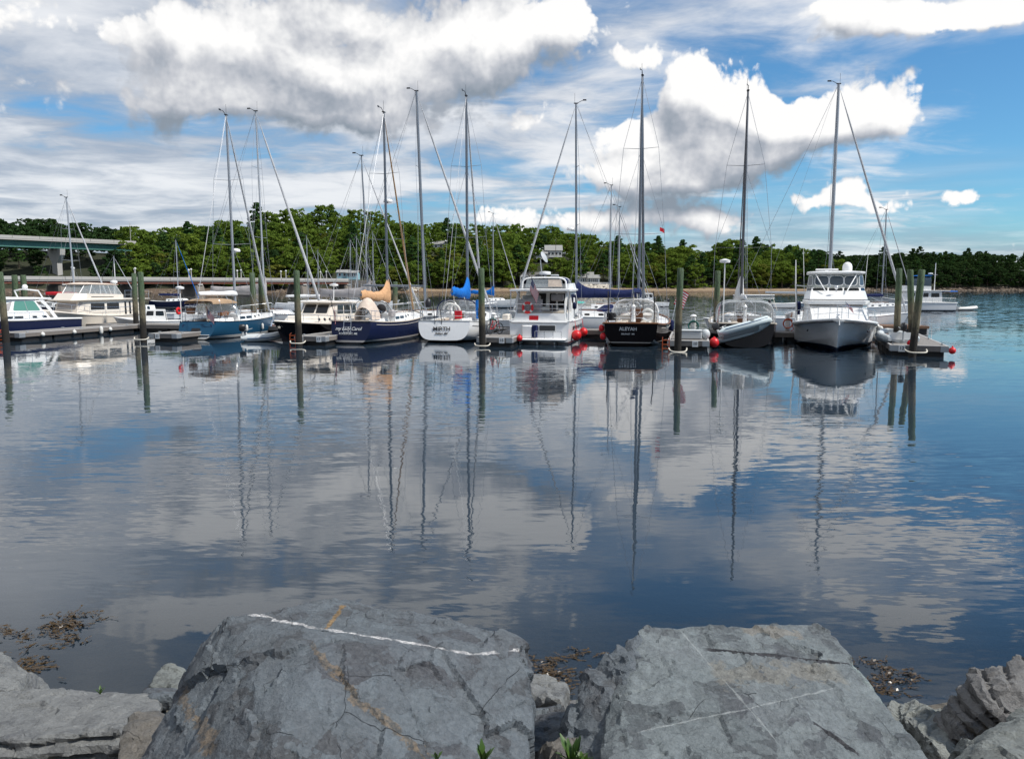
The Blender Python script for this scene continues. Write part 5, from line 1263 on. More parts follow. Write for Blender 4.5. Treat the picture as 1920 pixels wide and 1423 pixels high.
mb = MB(); mb.tube([(2.6, 1.0, 2.5), (2.9, .95, 3.0), (3.2, 0, 3.12), (2.9, -.95, 3.0), (2.6, -1.0, 2.5)], .05, 6); mb.ball((3.2, .2, 3.25), .18, 12); mb.build('radar_arch', 'gel_white', p0)
rail_run(p0, [HE.sheer(t_, 1, 0, .08) for t_ in (.3, .45, .6, .75, .9)], .5, 7); rail_run(p0, [HE.sheer(t_, -1, 0, .08) for t_ in (.3, .45, .6, .75, .9)], .5, 7)

# --- tan trawler
p1 = empty('trawler', (-30.9, 67.2, 0), R(255), 'beige flybridge trawler with a pink canopy behind the navy cruiser', 'motorboat')
HT = Hull(12.0, 4.0, 1.25, 1.15, 1.9, stern=0.90, smax=.4, pw=2.0, power=True, rake=.9, tr=.1, flare=.1)
HT.build(p1, 'hull_cream', 'gel_cream', 'gel_cream', 0.06)
a, b_, o = house('saloon', p1, [(.8, 1.55, 1.1), (7.6, 1.5, 1.15), (8.3, 1.2, 1.3)], [(.8, 1.48, 2.45), (7.4, 1.42, 2.45), (7.9, 1.1, 2.45)], 'gel_cream', .0)
n = len(a)
for ed in (0, n - 2):
    for q in ((.12, .15), (.2, .235), (.285, .32)) if ed == 0 else ((.84, .875), (.765, .80), (.68, .715)): pane(o, a, b_, ed, *q, .08, .9, rnd=.1, name='door_pane')
    for q in ((.42, .64), (.68, .92)) if ed == 0 else ((.36, .58), (.08, .32)):
        f = pane(o, a, b_, ed, *q, .42, .84, rnd=.06, frame='gel_white')
for ed in (1, 3): pane(o, a, b_, ed, .1, .9, .4, .88, 'canvas_grey', rnd=.08, name='windshield_cover')
pane(o, a, b_, 2, .08, .92, .4, .88, 'canvas_grey', rnd=.08, name='windshield_cover')
slab('boat_deck', p1, [(-.2, 1.75, 2.46), (7.6, 1.7, 2.46), (8.9, 1.2, 2.46)], .12, 'gel_cream', .0, .05)
a, b_, o = house('flybridge', p1, [(3.0, 1.5, 2.58), (7.4, 1.45, 2.58), (8.5, .95, 2.58)], [(3.0, 1.48, 2.95), (7.2, 1.42, 3.05), (8.0, .9, 3.1)], 'gel_cream', .0)
for ed in (0, 4): pane(o, a, b_, ed, .12, .72, .35, .48, 'dark_trim', rnd=0, name='trim_line')
a, b_, o = house('bridge_curtain', p1, [(3.1, 1.42, 2.95), (6.9, 1.38, 3.05), (7.5, .9, 3.1)], [(3.7, 1.32, 3.72), (6.5, 1.3, 3.78), (6.9, .9, 3.78)], 'vinyl', .0)
for i in range(len(a)): mb = MB(); mb.tube([a[i], b_[i]], .03, 5); mb.build('canvas_frame', 'gel_white', o)
for f in (.33, .66):
    for sd in (0, 4): mb = MB(); i = sd; mb.tube([Vector(a[i]).lerp(Vector(a[i + 1]), f), Vector(b_[i]).lerp(Vector(b_[i + 1]), f)], .022, 5); mb.build('canvas_frame', 'gel_white', o)
slab('canopy', p1, [(3.4, 1.36, 3.74), (6.6, 1.34, 3.8), (7.1, .95, 3.78)], .07, 'canvas_cream', .12, .03)
mb = MB(); mb.lathe([(.05, 0), (.3, .03), (.32, .16), (.28, .24), (.05, .28)], (2.4, 0, 3.9), 12); mb.tube([(2.4, 0, 2.6), (2.4, 0, 3.9)], .05, 6); mb.build('radar_mast', 'gel_white', p1)
mb = MB(); mb.tube([(2.9, .6, 2.6), (2.9, .6, 5.6)], .03, 5); mb.build('signal_mast', 'gel_white', p1)
rail_run(p1, [(-.1, -1.65, 2.58), (3.0, -1.65, 2.58)], .7, 5); rail_run(p1, [(-.1, 1.65, 2.58), (3.0, 1.65, 2.58)], .7, 5)
p1.scale = (.86, .86, .9); p1.location = (-31.2, 65.8, 0)
rail_run(p1, [HT.sheer(t_, 1, 0, .08) for t_ in (.05, .3, .55, .8, .97)], .7, 8); rail_run(p1, [HT.sheer(t_, -1, 0, .08) for t_ in (.05, .3, .55, .8, .97)], .7, 8)

# --- far trawler on its mooring
p6 = empty('trawler', (57.6, 104.6, 0), R(176), 'white trawler with blue bridge canvas moored out by the dark shore', 'motorboat')
HF = Hull(10.0, 3.5, 1.05, 1.1, 1.95, stern=0.88, smax=.4, pw=2.0, power=True, rake=1.0, tr=.1, flare=.1)
HF.build(p6, 'hull_white', 'gel_white', 'gel_white', 0.06)
a, b_, o = house('deckhouse', p6, [(1.8, 1.4, 1.05), (6.3, 1.35, 1.15), (7.0, 1.0, 1.3)], [(1.9, 1.32, 2.55), (6.0, 1.28, 2.55), (6.5, .9, 2.55)], 'gel_white', .0)
for ed in (0, 4):
    for q in ((.05, .2), (.25, .4), (.45, .6), (.68, .92)): pane(o, a, b_, ed, *q, .5, .85, rnd=.1)
pane(o, a, b_, 2, .1, .9, .5, .85)
slab('boat_deck', p6, [(.9, 1.5, 2.56), (6.2, 1.45, 2.56), (6.9, .9, 2.56)], .1, 'gel_white', .0)
a, b_, o = house('flybridge', p6, [(3.2, 1.2, 2.66), (6.0, 1.15, 2.66), (6.5, .8, 2.66)], [(3.2, 1.2, 3.2), (5.8, 1.1, 3.3), (6.2, .75, 3.3)], 'gel_white', .0)
o, rows = arch(p6, 'bridge_canopy', [3.2, 4.2, 5.6], [1.15, 1.15, 1.0], [1.35, 1.4, 1.15], 3.2, 'glass_blue', p=4); slab('canopy_top', p6, [(3.1, 1.1, 4.55), (5.4, 1.0, 4.5), (5.7, .8, 4.45)], .05, 'canvas_blue')
mb = MB(); mb.tube([(2.3, 0, 2.6), (2.3, 0, 6.2)], .05, 6); mb.tube([(2.3, -.4, 4.7), (2.3, .6, 4.7)], .03, 5); mb.lathe([(.05, 0), (.3, .03), (.3, .15), (.05, .2)], (2.9, 0, 4.75), 10); mb.build('signal_mast', 'gel_white', p6)
o, rows = arch(p6, 'aft_awning', [-.1, .9, 1.8], [1.3, 1.35, 1.3], [.1, .15, .1], 2.5, 'canvas_blue', p=6)
rail_run(p6, [HF.sheer(t_, 1, 0, .08) for t_ in (.02, .2, .4)], .6, 6); rail_run(p6, [HF.sheer(t_, 1, 0, .08) for t_ in (.5, .7, .9, .99)], .6, 6)

# ------------------------------------------------------------------ small open boats
def runabout(x, y, head, label, L=6.0, B=2.2, hull='hull_white', cabin=None, wind=True, motor=True, top=None, name='runabout', arch_=False):
    o = empty(name, (x, y, 0), R(head), label, 'boat')
    h_ = Hull(L, B, .62, .62, .95, stern=.88, smax=.4, pw=1.9, power=True, rake=.7, tr=.1, flare=.15)
    h_.build(o, hull, 'gel_white', 'gel_white', .035)
    if cabin:
        a, b_, c = house('cabin', o, [(L * .38, B * .36, .6), (L * .66, B * .34, .66), (L * .74, B * .2, .7)], [(L * .4, B * .33, .6 + cabin), (L * .62, B * .3, .6 + cabin), (L * .66, B * .18, .6 + cabin)], 'gel_white', .04)
        for ed in (0, 4): pane(c, a, b_, ed, .1, .45, .5, .9); pane(c, a, b_, ed, .55, .95, .5, .9)
        pane(c, a, b_, 2, .1, .9, .5, .9)
        pane(c, a, b_, 5, .1, .4, .1, .9); 
    elif wind:
        a, b_, c = house('windshield', o, [(L * .5, B * .4, .62), (L * .6, B * .36, .66), (L * .68, B * .15, .7)], [(L * .46, B * .38, 1.05), (L * .54, B * .33, 1.12), (L * .6, B * .14, 1.12)], 'vinyl')
        for k in range(6): mb = MB(); mb.tube([a[k], b_[k]], .02, 4); mb.build('windshield_frame', 'steel', c)
        mb = MB(); mb.tube(b_, .02, 4); mb.build('windshield_frame', 'steel', c)
        for sd in (1, -1): mb = MB(); mb.box((L * .36, sd * B * .2, .85), (.5, .5, .45), bev=.06); mb.build('seat', 'gel_cream', o)
    if arch_:
        mb = MB()
        for sd in (1, -1): mb.tube([(L * .28, sd * B * .42, .6), (L * .38, sd * B * .38, 1.5), (L * .42, sd * B * .3, 1.7)], .06, 6)
        mb.tube([(L * .42, B * .3, 1.7), (L * .43, 0, 1.75), (L * .42, -B * .3, 1.7)], .06, 6); mb.build('radar_arch', 'gel_white', o)
    if top:
        c, rows = arch(o, 'bimini', [L * .25, L * .4, L * .56], [B * .4, B * .42, B * .4], [.12, .2, .12], 1.9, top, p=5)
        for rw in (rows[0], rows[2]): hoop(o, [(L * .42, rw[0][1], .62)] + rw + [(L * .42, rw[-1][1], .62)])
    if motor: outboard(o, (-.12, 0, .75), 0, 1.1)
    return o

# ================================================================== floats, piles and what stands on them
m, t, b = new_mat('pile_wood')
P = pos_co(t); px_, py_, pz_ = sep(t, P)
gr = noise(t, comb(t, px_ * 14.0, py_ * 14.0, pz_ * 1.1), 1.0, 5, 0.6)
edge = pz_ + (noise(t, P, 2.5, 4) - 0.5) * 1.1
dry = mixc(t, gr, (0.10, 0.085, 0.055), (0.24, 0.21, 0.13))
green = mixc(t, gr, (0.045, 0.075, 0.040), (0.13, 0.19, 0.10))
col = mixc(t, edge.step(2.0, 3.0), dry, green)
col = mixc(t, edge.step(1.0, 1.7), (0.018, 0.015, 0.012), col)
crack = voro(t, comb(t, px_ * 30.0, py_ * 30.0, pz_ * 2.0), 1.0, 'DISTANCE_TO_EDGE').step(0.0, 0.12)
col = mixc(t, crack, mixc(t, 0.6, col, (0.01, 0.01, 0.008)), col)
set_in(t, b, 'Base Color', col); set_in(t, b, 'Roughness', 0.85); bump(t, b, gr + crack * 0.4, 0.8, 0.03)
def pier_wood(name, c):
    m, t, b = new_mat(name)
    v = obj_co(t); x, y, z = sep(t, v)
    board = (x * 7.0)._m('FLOOR'); gap = ((x * 7.0)._m('FRACT') - 0.5).abs().step(0.46, 0.5)
    tone = noise(t, comb(t, board * 3.7, 0.0, 0.0), 1.0, 0)
    n = noise(t, comb(t, x * 30.0, y * 3.0, z * 8.0), 1.0, 4)
    col = mixc(t, tone * 0.6 + n * 0.4, tuple(k * 0.72 for k in c), tuple(k * 1.2 for k in c))
    set_in(t, b, 'Base Color', mixc(t, gap, col, tuple(k * 0.25 for k in c))); set_in(t, b, 'Roughness', 0.85); bump(t, b, n - gap, 0.5, 0.01)
pier_wood('dock_planks', (0.22, 0.205, 0.19)); pier_wood('dock_brown', (0.16, 0.09, 0.055))
plain('fascia', (0.17, 0.15, 0.135), 0.8, var=0.3, scale=9, bmp=0.4); plain('fascia_edge', (0.42, 0.41, 0.40), 0.7, var=0.2, scale=9); plain('float_black', (0.012, 0.012, 0.013), 0.55, var=0.3)
plain('sign_white', (0.72, 0.72, 0.71), 0.5); plain('galv', (0.34, 0.36, 0.38), 0.5, 0.5, var=0.15)

def pile(x, y, h, r=0.17, tilt=(0, 0), label='', cap=False):
    mb = MB(); n = 9; seg = 12; rings = []
    rnd = random.Random(int(x * 31 + y * 7))
    ph = [rnd.uniform(0, 6.28) for _ in range(3)]
    for i in range(n):
        u = i / (n - 1); z = -1.2 + (h + 1.2) * u; rr = r * (1.08 - 0.16 * u)
        rings.append([(math.cos(a) * rr * (1 + .05 * math.sin(3 * a + ph[0] + z)) + tilt[0] * z, math.sin(a) * rr * (1 + .04 * math.sin(2 * a + ph[1])) + tilt[1] * z, z + (.03 * math.sin(a + ph[2]) if i == n - 1 else 0)) for a in [2 * math.pi * k / seg for k in range(seg)]])
    rings.append([(p[0] * .82 + tilt[0] * h * .18, p[1] * .82 + tilt[1] * h * .18, h + .05) for p in rings[-1]])
    mb.loft(rings, True, True)
    o = mb.build('pile', 'pile_wood', None, 50, (x, y, 0)); return tag(o, label, 'pile', 'mooring piles of the marina')
PILES = [
    (-29.9, 46.9, 4.1, .19, (-.02, 0), 'weathered pile beside the red ladder at the edge of the photo'),
    (-41.0, 66.0, 4.15, .24, (0, 0), 'thick green pile in front of the low bridge, left of its pair'),
    (-40.35, 66.2, 4.15, .24, (0.005, 0), 'thick green pile in front of the low bridge, right of its pair'),
    (-22.0, 47.4, 4.1, .18, (0, 0), 'tall pile at the end of the finger marked 11'),
    (-28.1, 59.5, 4.2, .19, (0, 0), 'green pile behind the stern of the beige trawler'),
    (-19.35, 59.8, 4.25, .22, (0, 0), 'upright green pile of the cluster behind the teal sloop'),
    (-18.95, 60.2, 4.1, .20, (0.01, 0), 'middle darker pile of the cluster behind the teal sloop'),
    (-18.3, 59.9, 4.0, .18, (-.13, 0), 'leaning pile propping the cluster behind the teal sloop'),
    (-12.0, 44.7, 4.15, .18, (0, 0), 'pile in front of the black lobster yacht'),
    (-9.1, 62.0, 3.6, .20, (0, 0), 'short grey pile behind the tan sail cover'),
    (-1.62, 43.6, 4.25, .18, (-.003, 0), 'pile with a white rope collar beside the MIRTH sloop'),
    (8.55, 40.9, 4.2, .175, (.01, 0), 'pile between the ALEYAH sloop and the dock with the green hose'),
    (12.45, 48.6, 4.2, .18, (0, 0), 'green pile left of the dark sloop dodger'),
    (20.3, 41.9, 4.2, .165, (-.01, 0), 'upright pile of the group at the outermost finger'),
    (21.4, 42.4, 4.15, .17, (-.09, 0), 'pile leaning left across the outermost finger group'),
    (18.85, 37.3, 4.05, .165, (.055, 0), 'front pile leaning right on the outermost finger, ringed by white rope'),
]
for i_, a_ in enumerate(PILES): pile(*a_[:4], (a_[4][0] + .012 * math.sin(i_ * 2.3), a_[4][1] + .01 * math.cos(i_ * 1.7)), a_[5])

UX, UY = math.cos(R(12.8)), -math.sin(R(12.8)); VX, VY = math.sin(R(12.8)), math.cos(R(12.8))
def finger(x, y, L, W, label, signs=(), planks='dock_planks', head=HEAD, bumpers=0):
    """floating finger: origin at the middle of its outer end, local +X runs in towards the main float"""
    o = empty('finger_float', (x, y, 0), R(head), label, 'dock', 'finger floats of the marina')
    mb = MB(); mb.box((L / 2, 0, .485), (L, W - .08, .05)); mb.build('decking', planks, o, 0)
    for sd in (1, -1):
        mb = MB(); mb.box((L / 2, sd * (W / 2 - .03), .37), (L, .07, .24), bev=.01); mb.build('side_stringer', 'fascia', o, 0)
        mb = MB(); mb.box((L / 2, sd * (W / 2 - .04), .505), (L, .10, .04), bev=.01); mb.build('edge_strip', 'fascia_edge', o, 0)
    mb = MB(); mb.box((-.05, 0, .37), (.08, W, .26), bev=.01); mb.build('end_board', 'fascia', o, 0)
    mb = MB(); mb.box((-.05, 0, .515), (.10, W, .035), bev=.01); mb.build('end_cap', 'fascia_edge', o, 0)
    k = int(L / 2.2)
    for i in range(k): mb = MB(); mb.box((.15 + (L - .3) * (i + .5) / k, 0, .05), ((L - .3) / k * .93, W - .25, .46), bev=.05); mb.build('pontoon', 'float_black', o)
    for sd in (1, -1):
        for i in range(3): mb = MB(); xx = .7 + i * (L - 1.6) / 2; yy = sd * (W / 2 - .18); mb.tube([(xx - .14, yy, .58), (xx + .14, yy, .58)], .02, 6); mb.box((xx, yy, .545), (.1, .05, .07)); mb.build('cleat', 'galv', o)
        mb = MB(); mb.box((.12, sd * (W / 2 - .16), .36), (.45, .36, .26), bev=.01); mb.build('corner_bracket', 'galv', o, 0)
    for yy, txt in signs:
        mb = MB(); mb.box((-.105, yy, .36), (.012, .30, .30)); s_ = mb.build('number_plate', 'sign_white', o, 0)
        lettering(s_, txt, (-.115, yy, .37), .21, 'ink_black', (R(90), 0, R(-90)), 0, 1, 'number')
    return o
finger(-30.45, 48.0, 10.4, 1.8, 'long finger float with white ball bumpers before the navy cruiser')
finger(-20.75, 47.3, 10.2, 1.9, 'finger float marked 11 left of the teal sloop', ((.35, '11'),))
finger(-11.35, 44.75, 10.2, 1.9, 'finger float marked 17 between the lobster yacht and navy sloop', ((.55, '1'), (-.55, '17')))
finger(-.95, 43.75, 10.2, 2.0, 'finger float marked 13 and 15 right of the MIRTH sloop', ((.62, '13'), (-.42, '15')))
finger(9.15, 41.2, 10.2, 2.1, 'finger float with dock box and green hose beside the ALEYAH sloop', ((-.35, '10'),))
finger(19.45, 37.9, 10.5, 2.5, 'outermost finger float carrying a grey inflatable', ((.75, '12'),), head=70)
mbx, mby = -32.0, 60.2
mf = empty('main_float', (mbx, mby, 0), R(-12.8), 'long main float crossing behind the moored boats', 'dock')
Lm = 55.0
mb = MB(); mb.box((Lm / 2, 0, .50), (Lm, 2.2, .05)); mb.build('decking', 'dock_planks', mf, 0)
for sd in (1, -1): mb = MB(); mb.box((Lm / 2, sd * 1.1, .38), (Lm, .08, .28), bev=.01); mb.build('side_stringer', 'fascia', mf, 0)
for i in range(22): mb = MB(); mb.box((1.25 + 2.5 * i, 0, .05), (2.3, 1.9, .5), bev=.05); mb.build('pontoon', 'float_black', mf)
bb = empty('work_float', (25.5, 55.0, 0), R(-3), 'dark brown timber work float behind the large yacht', 'dock')
bb.scale = (.72, .8, .8)
mb = MB(); mb.box((0, 0, .75), (7.5, 3.0, .10)); mb.build('decking', 'dock_brown', bb, 0)
mb = MB(); mb.box((0, 0, .35), (7.3, 2.8, .66), bev=.03); mb.build('timber_body', 'float_black', bb)
for sd in (1, -1): mb = MB(); mb.box((0, sd * 1.46, .66), (7.6, .1, .22), bev=.02); mb.build('rub_timber', 'dock_brown', bb)
for i in range(4): mb = MB(); mb.tube([(-3 + i * 2, -1.3, .8), (-3 + i * 2, -1.3, 1.6)], .04, 6); mb.build('rail_post', 'gel_white', bb)

# rope collars round the piles
def rope_loop(x, y, z, label, r=.42, sag=.14):
    mb = MB(); mb.tube([(r * math.cos(a), r * .8 * math.sin(a) - .12, z - sag * max(0, -math.sin(a)) + .02 * math.sin(3 * a)) for a in [math.pi + math.pi * k / 14 for k in range(15)]], .035, 7)
    o = mb.build('mooring_rope', 'rope', None, 60, (x, y, 0)); tag(o, label, 'rope', 'rope collars round the piles')
rope_loop(-1.62, 43.5, .22, 'white rope collar round the pile beside the MIRTH sloop')
rope_loop(8.5, 40.8, .18, 'slack white rope round the pile beside the ALEYAH sloop', .46, .2)
rope_loop(18.85, 37.15, .40, 'white rope collar on the outermost leaning pile', .5)
rope_loop(-12.0, 44.6, .28, 'white rope collar round the pile before the lobster yacht')
rope_loop(-22.0, 47.3, .3, 'white rope collar round the pile of the finger marked 11')

# orange ladders at finger ends
def dock_ladder(x, y, label, w=.34):
    o = empty('dock_ladder', (x, y, 0), R(-12.8), label, 'ladder', 'orange ladders on the finger ends')
    for sd in (1, -1): mb = MB(); mb.tube([(sd * w / 2, 0, -.35), (sd * w / 2, 0, .62), (sd * w / 2, .18, .70)], .026, 6); mb.build('side_rail', 'plastic_orange', o)
    for z in (.12, .34, .56): mb = MB(); mb.box((0, .0, z), (w, .07, .05), bev=.01); mb.build('rung', 'plastic_orange', o)
dock_ladder(-12.35, 44.72, 'orange ladder at the finger end before the lobster yacht')
dock_ladder(7.95, 41.0, 'orange ladder on the finger beside the ALEYAH sloop')
dock_ladder(-30.6, 47.6, 'orange ladder by the pile at the edge of the photo')

# round bumpers and fenders that hang from the floats
def ball_on(x, y, z, r, mat, label, group=None):
    mb = MB(); mb.ball((0, 0, 0), r, 14, (1, 1, 1.05)); o = mb.build('ball_fender', mat, None, 60, (x, y, z)); tag(o, label, 'fender', group)
    mb = MB(); mb.lathe([(r * .25, 0), (r * .22, .05), (.01, .07)], (0, 0, r * .98), 8); mb.build('eye', mat, o)
for k, s_ in enumerate((1.6, 4.2, 7.5)):
    ball_on(-30.45 + VX * s_ + UX * .98, 48.0 + VY * s_ + UY * .98, .34, .13, 'buoy_white', 'white ball bumper on the side of the long finger float', 'white bumpers on the long finger')
fo = fender_h(None, (0, 0, 0), 'buoy_white', .12, .55); fo.location = (-30.45 + VX * 6.6 + UX * 1.0, 48 + VY * 6.6 + UY * 1.0, .05); tag(fo, 'white sausage fender on the side of the long finger', 'fender')
ball_on(20.75, 37.35, .32, .16, 'buoy_red', 'red ball fender on the corner of the outermost float')
ball_on(.42, 44.6, .42, .17, 'buoy_red', 'red ball fender between the white cruiser and its finger')
ball_on(10.75, 42.2, .35, .26, 'buoy_red', 'big red ball fender hung beside the dark sloop')
# dock box with a white float, water post with a hose
dbx = empty('dock_box', (9.55, 42.5, .51), R(-10), 'grey dock box on the finger beside the ALEYAH sloop', 'box')
mb = MB(); mb.box((0, 0, .22), (1.15, .55, .42), bev=.05); mb.build('body', 'gel_grey', dbx); mb = MB(); mb.box((0, 0, .47), (1.2, .6, .09), bev=.04); mb.build('lid', 'tube_grey', dbx)
mb = MB(); mb.ball((0, 0, .27), .28, 14, (.9, .8, 1)); o = mb.build('ball_fender', 'tube_grey', None, 60, (10.35, 42.5, .51)); tag(o, 'grey round fender at the end of the dock box', 'fender')
def pedestal(x, y, label, hose=None):
    o = empty('power_pedestal', (x, y, .51), R(-10), label, 'pedestal', 'white power pedestals on the floats')
    mb = MB(); mb.box((0, 0, .5), (.26, .24, 1.0), bev=.04); mb.build('post', 'gel_white', o)
    mb = MB(); mb.lathe([(.17, 0), (.2, .04), (.14, .12), (.02, .15)], (0, 0, 1.0), 12); mb.build('lamp_cap', 'gel_white', o)
    mb = MB(); mb.box((0, -.125, .78), (.16, .02, .22)); mb.build('socket_panel', 'gel_grey', o)
    if hose:
        mb = MB()
        for k in range(4): mb.torus((0, -.17 - .03 * k, .46 + .01 * k), .26 + .012 * k, .026, 20, 6, 'y')
        mb.tube([(.27, -.2, .4), (.34, -.25, .1), (.2, -.3, .04)], .026, 6); mb.build('hose_coil', hose, o)
pedestal(10.75, 47.2, 'white power pedestal hung with a coil of green hose', 'hose_green')
pedestal(17.3, 50.0, 'white power pedestal with orange cord behind the large yacht', 'plastic_orange')
pedestal(-1.2, 50.5, 'white power pedestal with dark hose behind the finger marked 15', 'hose_green')
bc = empty('bicycle', (-1.0, 46.6, .51), R(50), 'small folded bicycle standing on the finger beside MIRTH', 'bicycle')
for x in (-.42, .42): mb = MB(); mb.torus((x, 0, .33), .31, .022, 22, 6, 'y'); w_ = mb.build('wheel', 'rubber', bc); mb = MB(); [mb.tube([(x, 0, .33), (x + .3 * math.cos(a), 0, .33 + .3 * math.sin(a))], .005, 3) for a in [k * math.pi / 4 for k in range(8)]]; mb.build('spokes', 'steel', w_)
mb = MB(); mb.tube([(-.42, 0, .33), (-.1, 0, .36), (.3, 0, .78), (-.22, 0, .75), (-.1, 0, .36)], .02, 6); mb.tube([(.42, 0, .33), (.3, 0, .78), (.27, 0, .95)], .02, 6); mb.tube([(-.42, 0, .33), (-.22, 0, .75), (-.25, 0, .88)], .018, 6); mb.build('frame', 'canvas_red', bc)
mb = MB(); mb.tube([(.27, -.25, .97), (.27, .25, .97)], .016, 5); mb.build('handlebar', 'dark_trim', bc)
mb = MB(); mb.ball((-.25, 0, .9), .1, 10, (1.3, .7, .35)); mb.build('saddle', 'dark_trim', bc)
# on the outermost finger
inflatable(19.5, 39.6, .50, R(80), 'grey inflatable lying on the outermost finger float', 2.9, 1.7, 'tube_grey', True)
mb = MB(); mb.ball((0, 0, .1), .13, 10); o = mb.build('fuel_can', 'canvas_red', None, 60, (19.2, 38.3, .51)); tag(o, 'red fuel tank beside the grey inflatable on the outermost finger', 'fuel tank'); mb = MB(); mb.box((0, 0, .24), (.1, .05, .06), bev=.01); mb.build('handle', 'dark_trim', o)
# big flag over the ALEYAH side
fl = empty('flag_pole', (9.35, 43.7, .51), 0, 'leaning staff flying the stars and stripes beside the ALEYAH pile', 'flag')
mb = MB(); mb.tube([(-.55, 0, 1.0), (-.2, 0, 2.75)], .02, 6); mb.build('staff', 'steel', fl)
flag('cloth', fl, (-.2, 0, 2.7), (.55, 0, -.25), (-.28, .1, -.85), wob=.09)
# floats and boats behind
runabout(1.9, 63.5, 170, 'white runabout with a windshield behind the cruiser and ALEYAH sloop', 6.5, 2.4)
runabout(7.4, 66.0, 190, 'open boat under a mint green bimini behind the navy boom', 6.5, 2.4, top='canvas_green')
runabout(21.5, 57.5, 165, 'white express boat with a radar arch behind the dark sloop', 7.5, 2.6, arch_=True, motor=False)
runabout(-2.6, 58.5, 95, 'white motorboat with raised bow left of the flybridge cruiser', 6.5, 2.3)
runabout(-18.3, 56.2, 30, 'dark red dinghy behind the bow of the teal sloop', 4.2, 1.6, 'hull_red', wind=False)
runabout(-24.6, 62.5, 200, 'white outboard boat behind the teal sloop stern', 6.0, 2.2, cabin=.9)
runabout(-32.5, 78.0, 175, 'white launch beyond the navy cruiser hardtop', 7.5, 2.4, cabin=.8)
runabout(24.3, 125.0, 188, 'white cabin skiff moored beyond the ALEYAH pile', 6.5, 2.3, cabin=1.5)
runabout(38.2, 118.0, 8, 'open white launch with dark gear moored beyond the dark sloop', 6.2, 2.2, wind=False)
runabout(49.0, 112.0, 185, 'low white skiff beside the bow of the far trawler', 6.0, 2.0, wind=False, motor=False)
def mooring_buoy(x, y, label):
    mb = MB(); mb.ball((0, 0, .12), .32, 12); o = mb.build('mooring_buoy', 'buoy_white', None, 60, (x, y, 0)); tag(o, label, 'buoy', 'white mooring buoys'); mb = MB(); mb.tube([(0, 0, .4), (0, 0, .62)], .04, 6); mb.build('pick_up_eye', 'galv', o)
mooring_buoy(47.5, 165, 'white mooring buoy beyond the yacht'); mooring_buoy(-7.2, 150, 'white mooring buoy in the channel beyond the sloops')
pf = empty('swim_float', (72.0, 238.0, 0), R(2), 'long low white float in mid channel', 'float')
mb = MB(); mb.box((0, 0, .3), (12, 2.2, .35), bev=.1); mb.build('deck', 'gel_white', pf); mb = MB(); mb.box((0, 0, .0), (11.6, 1.9, .3)); mb.build('pontoon', 'gel_grey', pf)

# ================================================================== sailboats behind
def sloop(x, y, head, top, label, L=10.0, hull='hull_white', mast='mast_grey', xm=None, boom=None, cover=None, kind='flat', jib=True, jibmat='jib_cloth', r=.085, spread=((.4, 1.1), (.7, .85)), radar=None, rake=0.0, fb=1.15, jib_r=.055, detail=True, dodger=None, mastdx=0.0):
    B = L * .33; xm = xm or L * .56
    # x, y is where the mast stands
    c, s_ = math.cos(R(head)), math.sin(R(head))
    o = empty('sailboat', (x - c * xm, y - s_ * xm, 0), R(head), label, 'sailboat')
    h_ = Hull(L, B, fb, fb * .9, fb * 1.25, stern=.72, tr=-.2)
    h_.build(o, hull, 'gel_white', 'gel_white' if detail else None, .03)
    trunk(o, h_, L * .36, L * .76, B * .34, B * .22, .42, .3, ports=4, hatch=detail)
    if detail: h_.lifelines(o, .14, .8, 5)
    rig(o, xm, fb + .3, top, mast, r, spread, boom, L - .3 if jib else None, L, B, fb * 1.05, fb, cover, kind, radar, rake=rake, jibmat=jibmat, jib_r=jib_r)
    if dodger: d, rows = arch(o, 'dodger', [L * .33, L * .37, L * .43], [B * .34, B * .33, B * .28], [.8, .75, .3], fb, dodger, p=3)
    return o
sloop(-19.35, 62.5, -10, 16.5, 'sloop with a grey boom cover lying behind the teal sloop', 11.5, mast='mast_white', boom=(4.6, 2.9), cover='canvas_grey', kind='bag', rake=.012, jib_r=.085, spread=((.37, 1.1), (.72, .8)))
sloop(-11.2, 62.5, -8, 13.2, 'small sloop with a pale grey sail cover behind the navy sloop', 10.0, mast='mast_grey', boom=(4.0, 2.7), cover='canvas_grey', kind='bag', rake=.03, r=.075, jib_r=.05, spread=((.44, .9),))
sloop(-6.5, 60.0, -6, 17.4, 'tall sloop with a thick grey mast behind the MIRTH sloop', 12.0, 'hull_grey', mast='mast_grey', boom=(4.8, 3.3), cover=None, rake=.03, r=.14, jib_r=.075, spread=((.40, .8), (.66, .7)), radar=None)
sloop(4.85, 60.0, 184, 16.5, 'sloop with a navy sail cover behind the flybridge cruiser, bow leftward', 11.5, 'hull_white', mast='mast_grey', boom=(5.0, 2.7), cover='canvas_navy', kind='bag', rake=-.012, r=.105, jib_r=.065, spread=((.42, .9), (.70, .7)), radar=7.4, dodger='canvas_navy')
sloop(9.8, 80.0, -5, 13.1, 'sloop with a white sail cover beyond the ALEYAH dodger', 9.5, mast='mast_white', boom=(3.8, 2.4), cover='canvas_white', jib=True, jib_r=.03)
sloop(11.2, 84.0, -5, 11.4, 'shorter white sloop beyond the ALEYAH dodger', 8.5, mast='mast_white', boom=(3.4, 2.4), cover='canvas_grey', jib=True, jib_r=.03)
sloop(23.0, 58.0, -6, 17.4, 'tall sloop with a stout white mast behind the large yacht', 13.0, 'hull_white', mast='mast_white', boom=(4.5, 2.8), cover=None, r=.16, jib_r=.075, spread=((.30, .35), (.62, .3)), rake=0.0)
sloop(39.8, 86.0, -4, 11.3, 'small sloop with a navy sail cover behind the pile group', 8.5, mast='mast_white', boom=(3.2, 2.2), cover='canvas_navy', jib_r=.04)
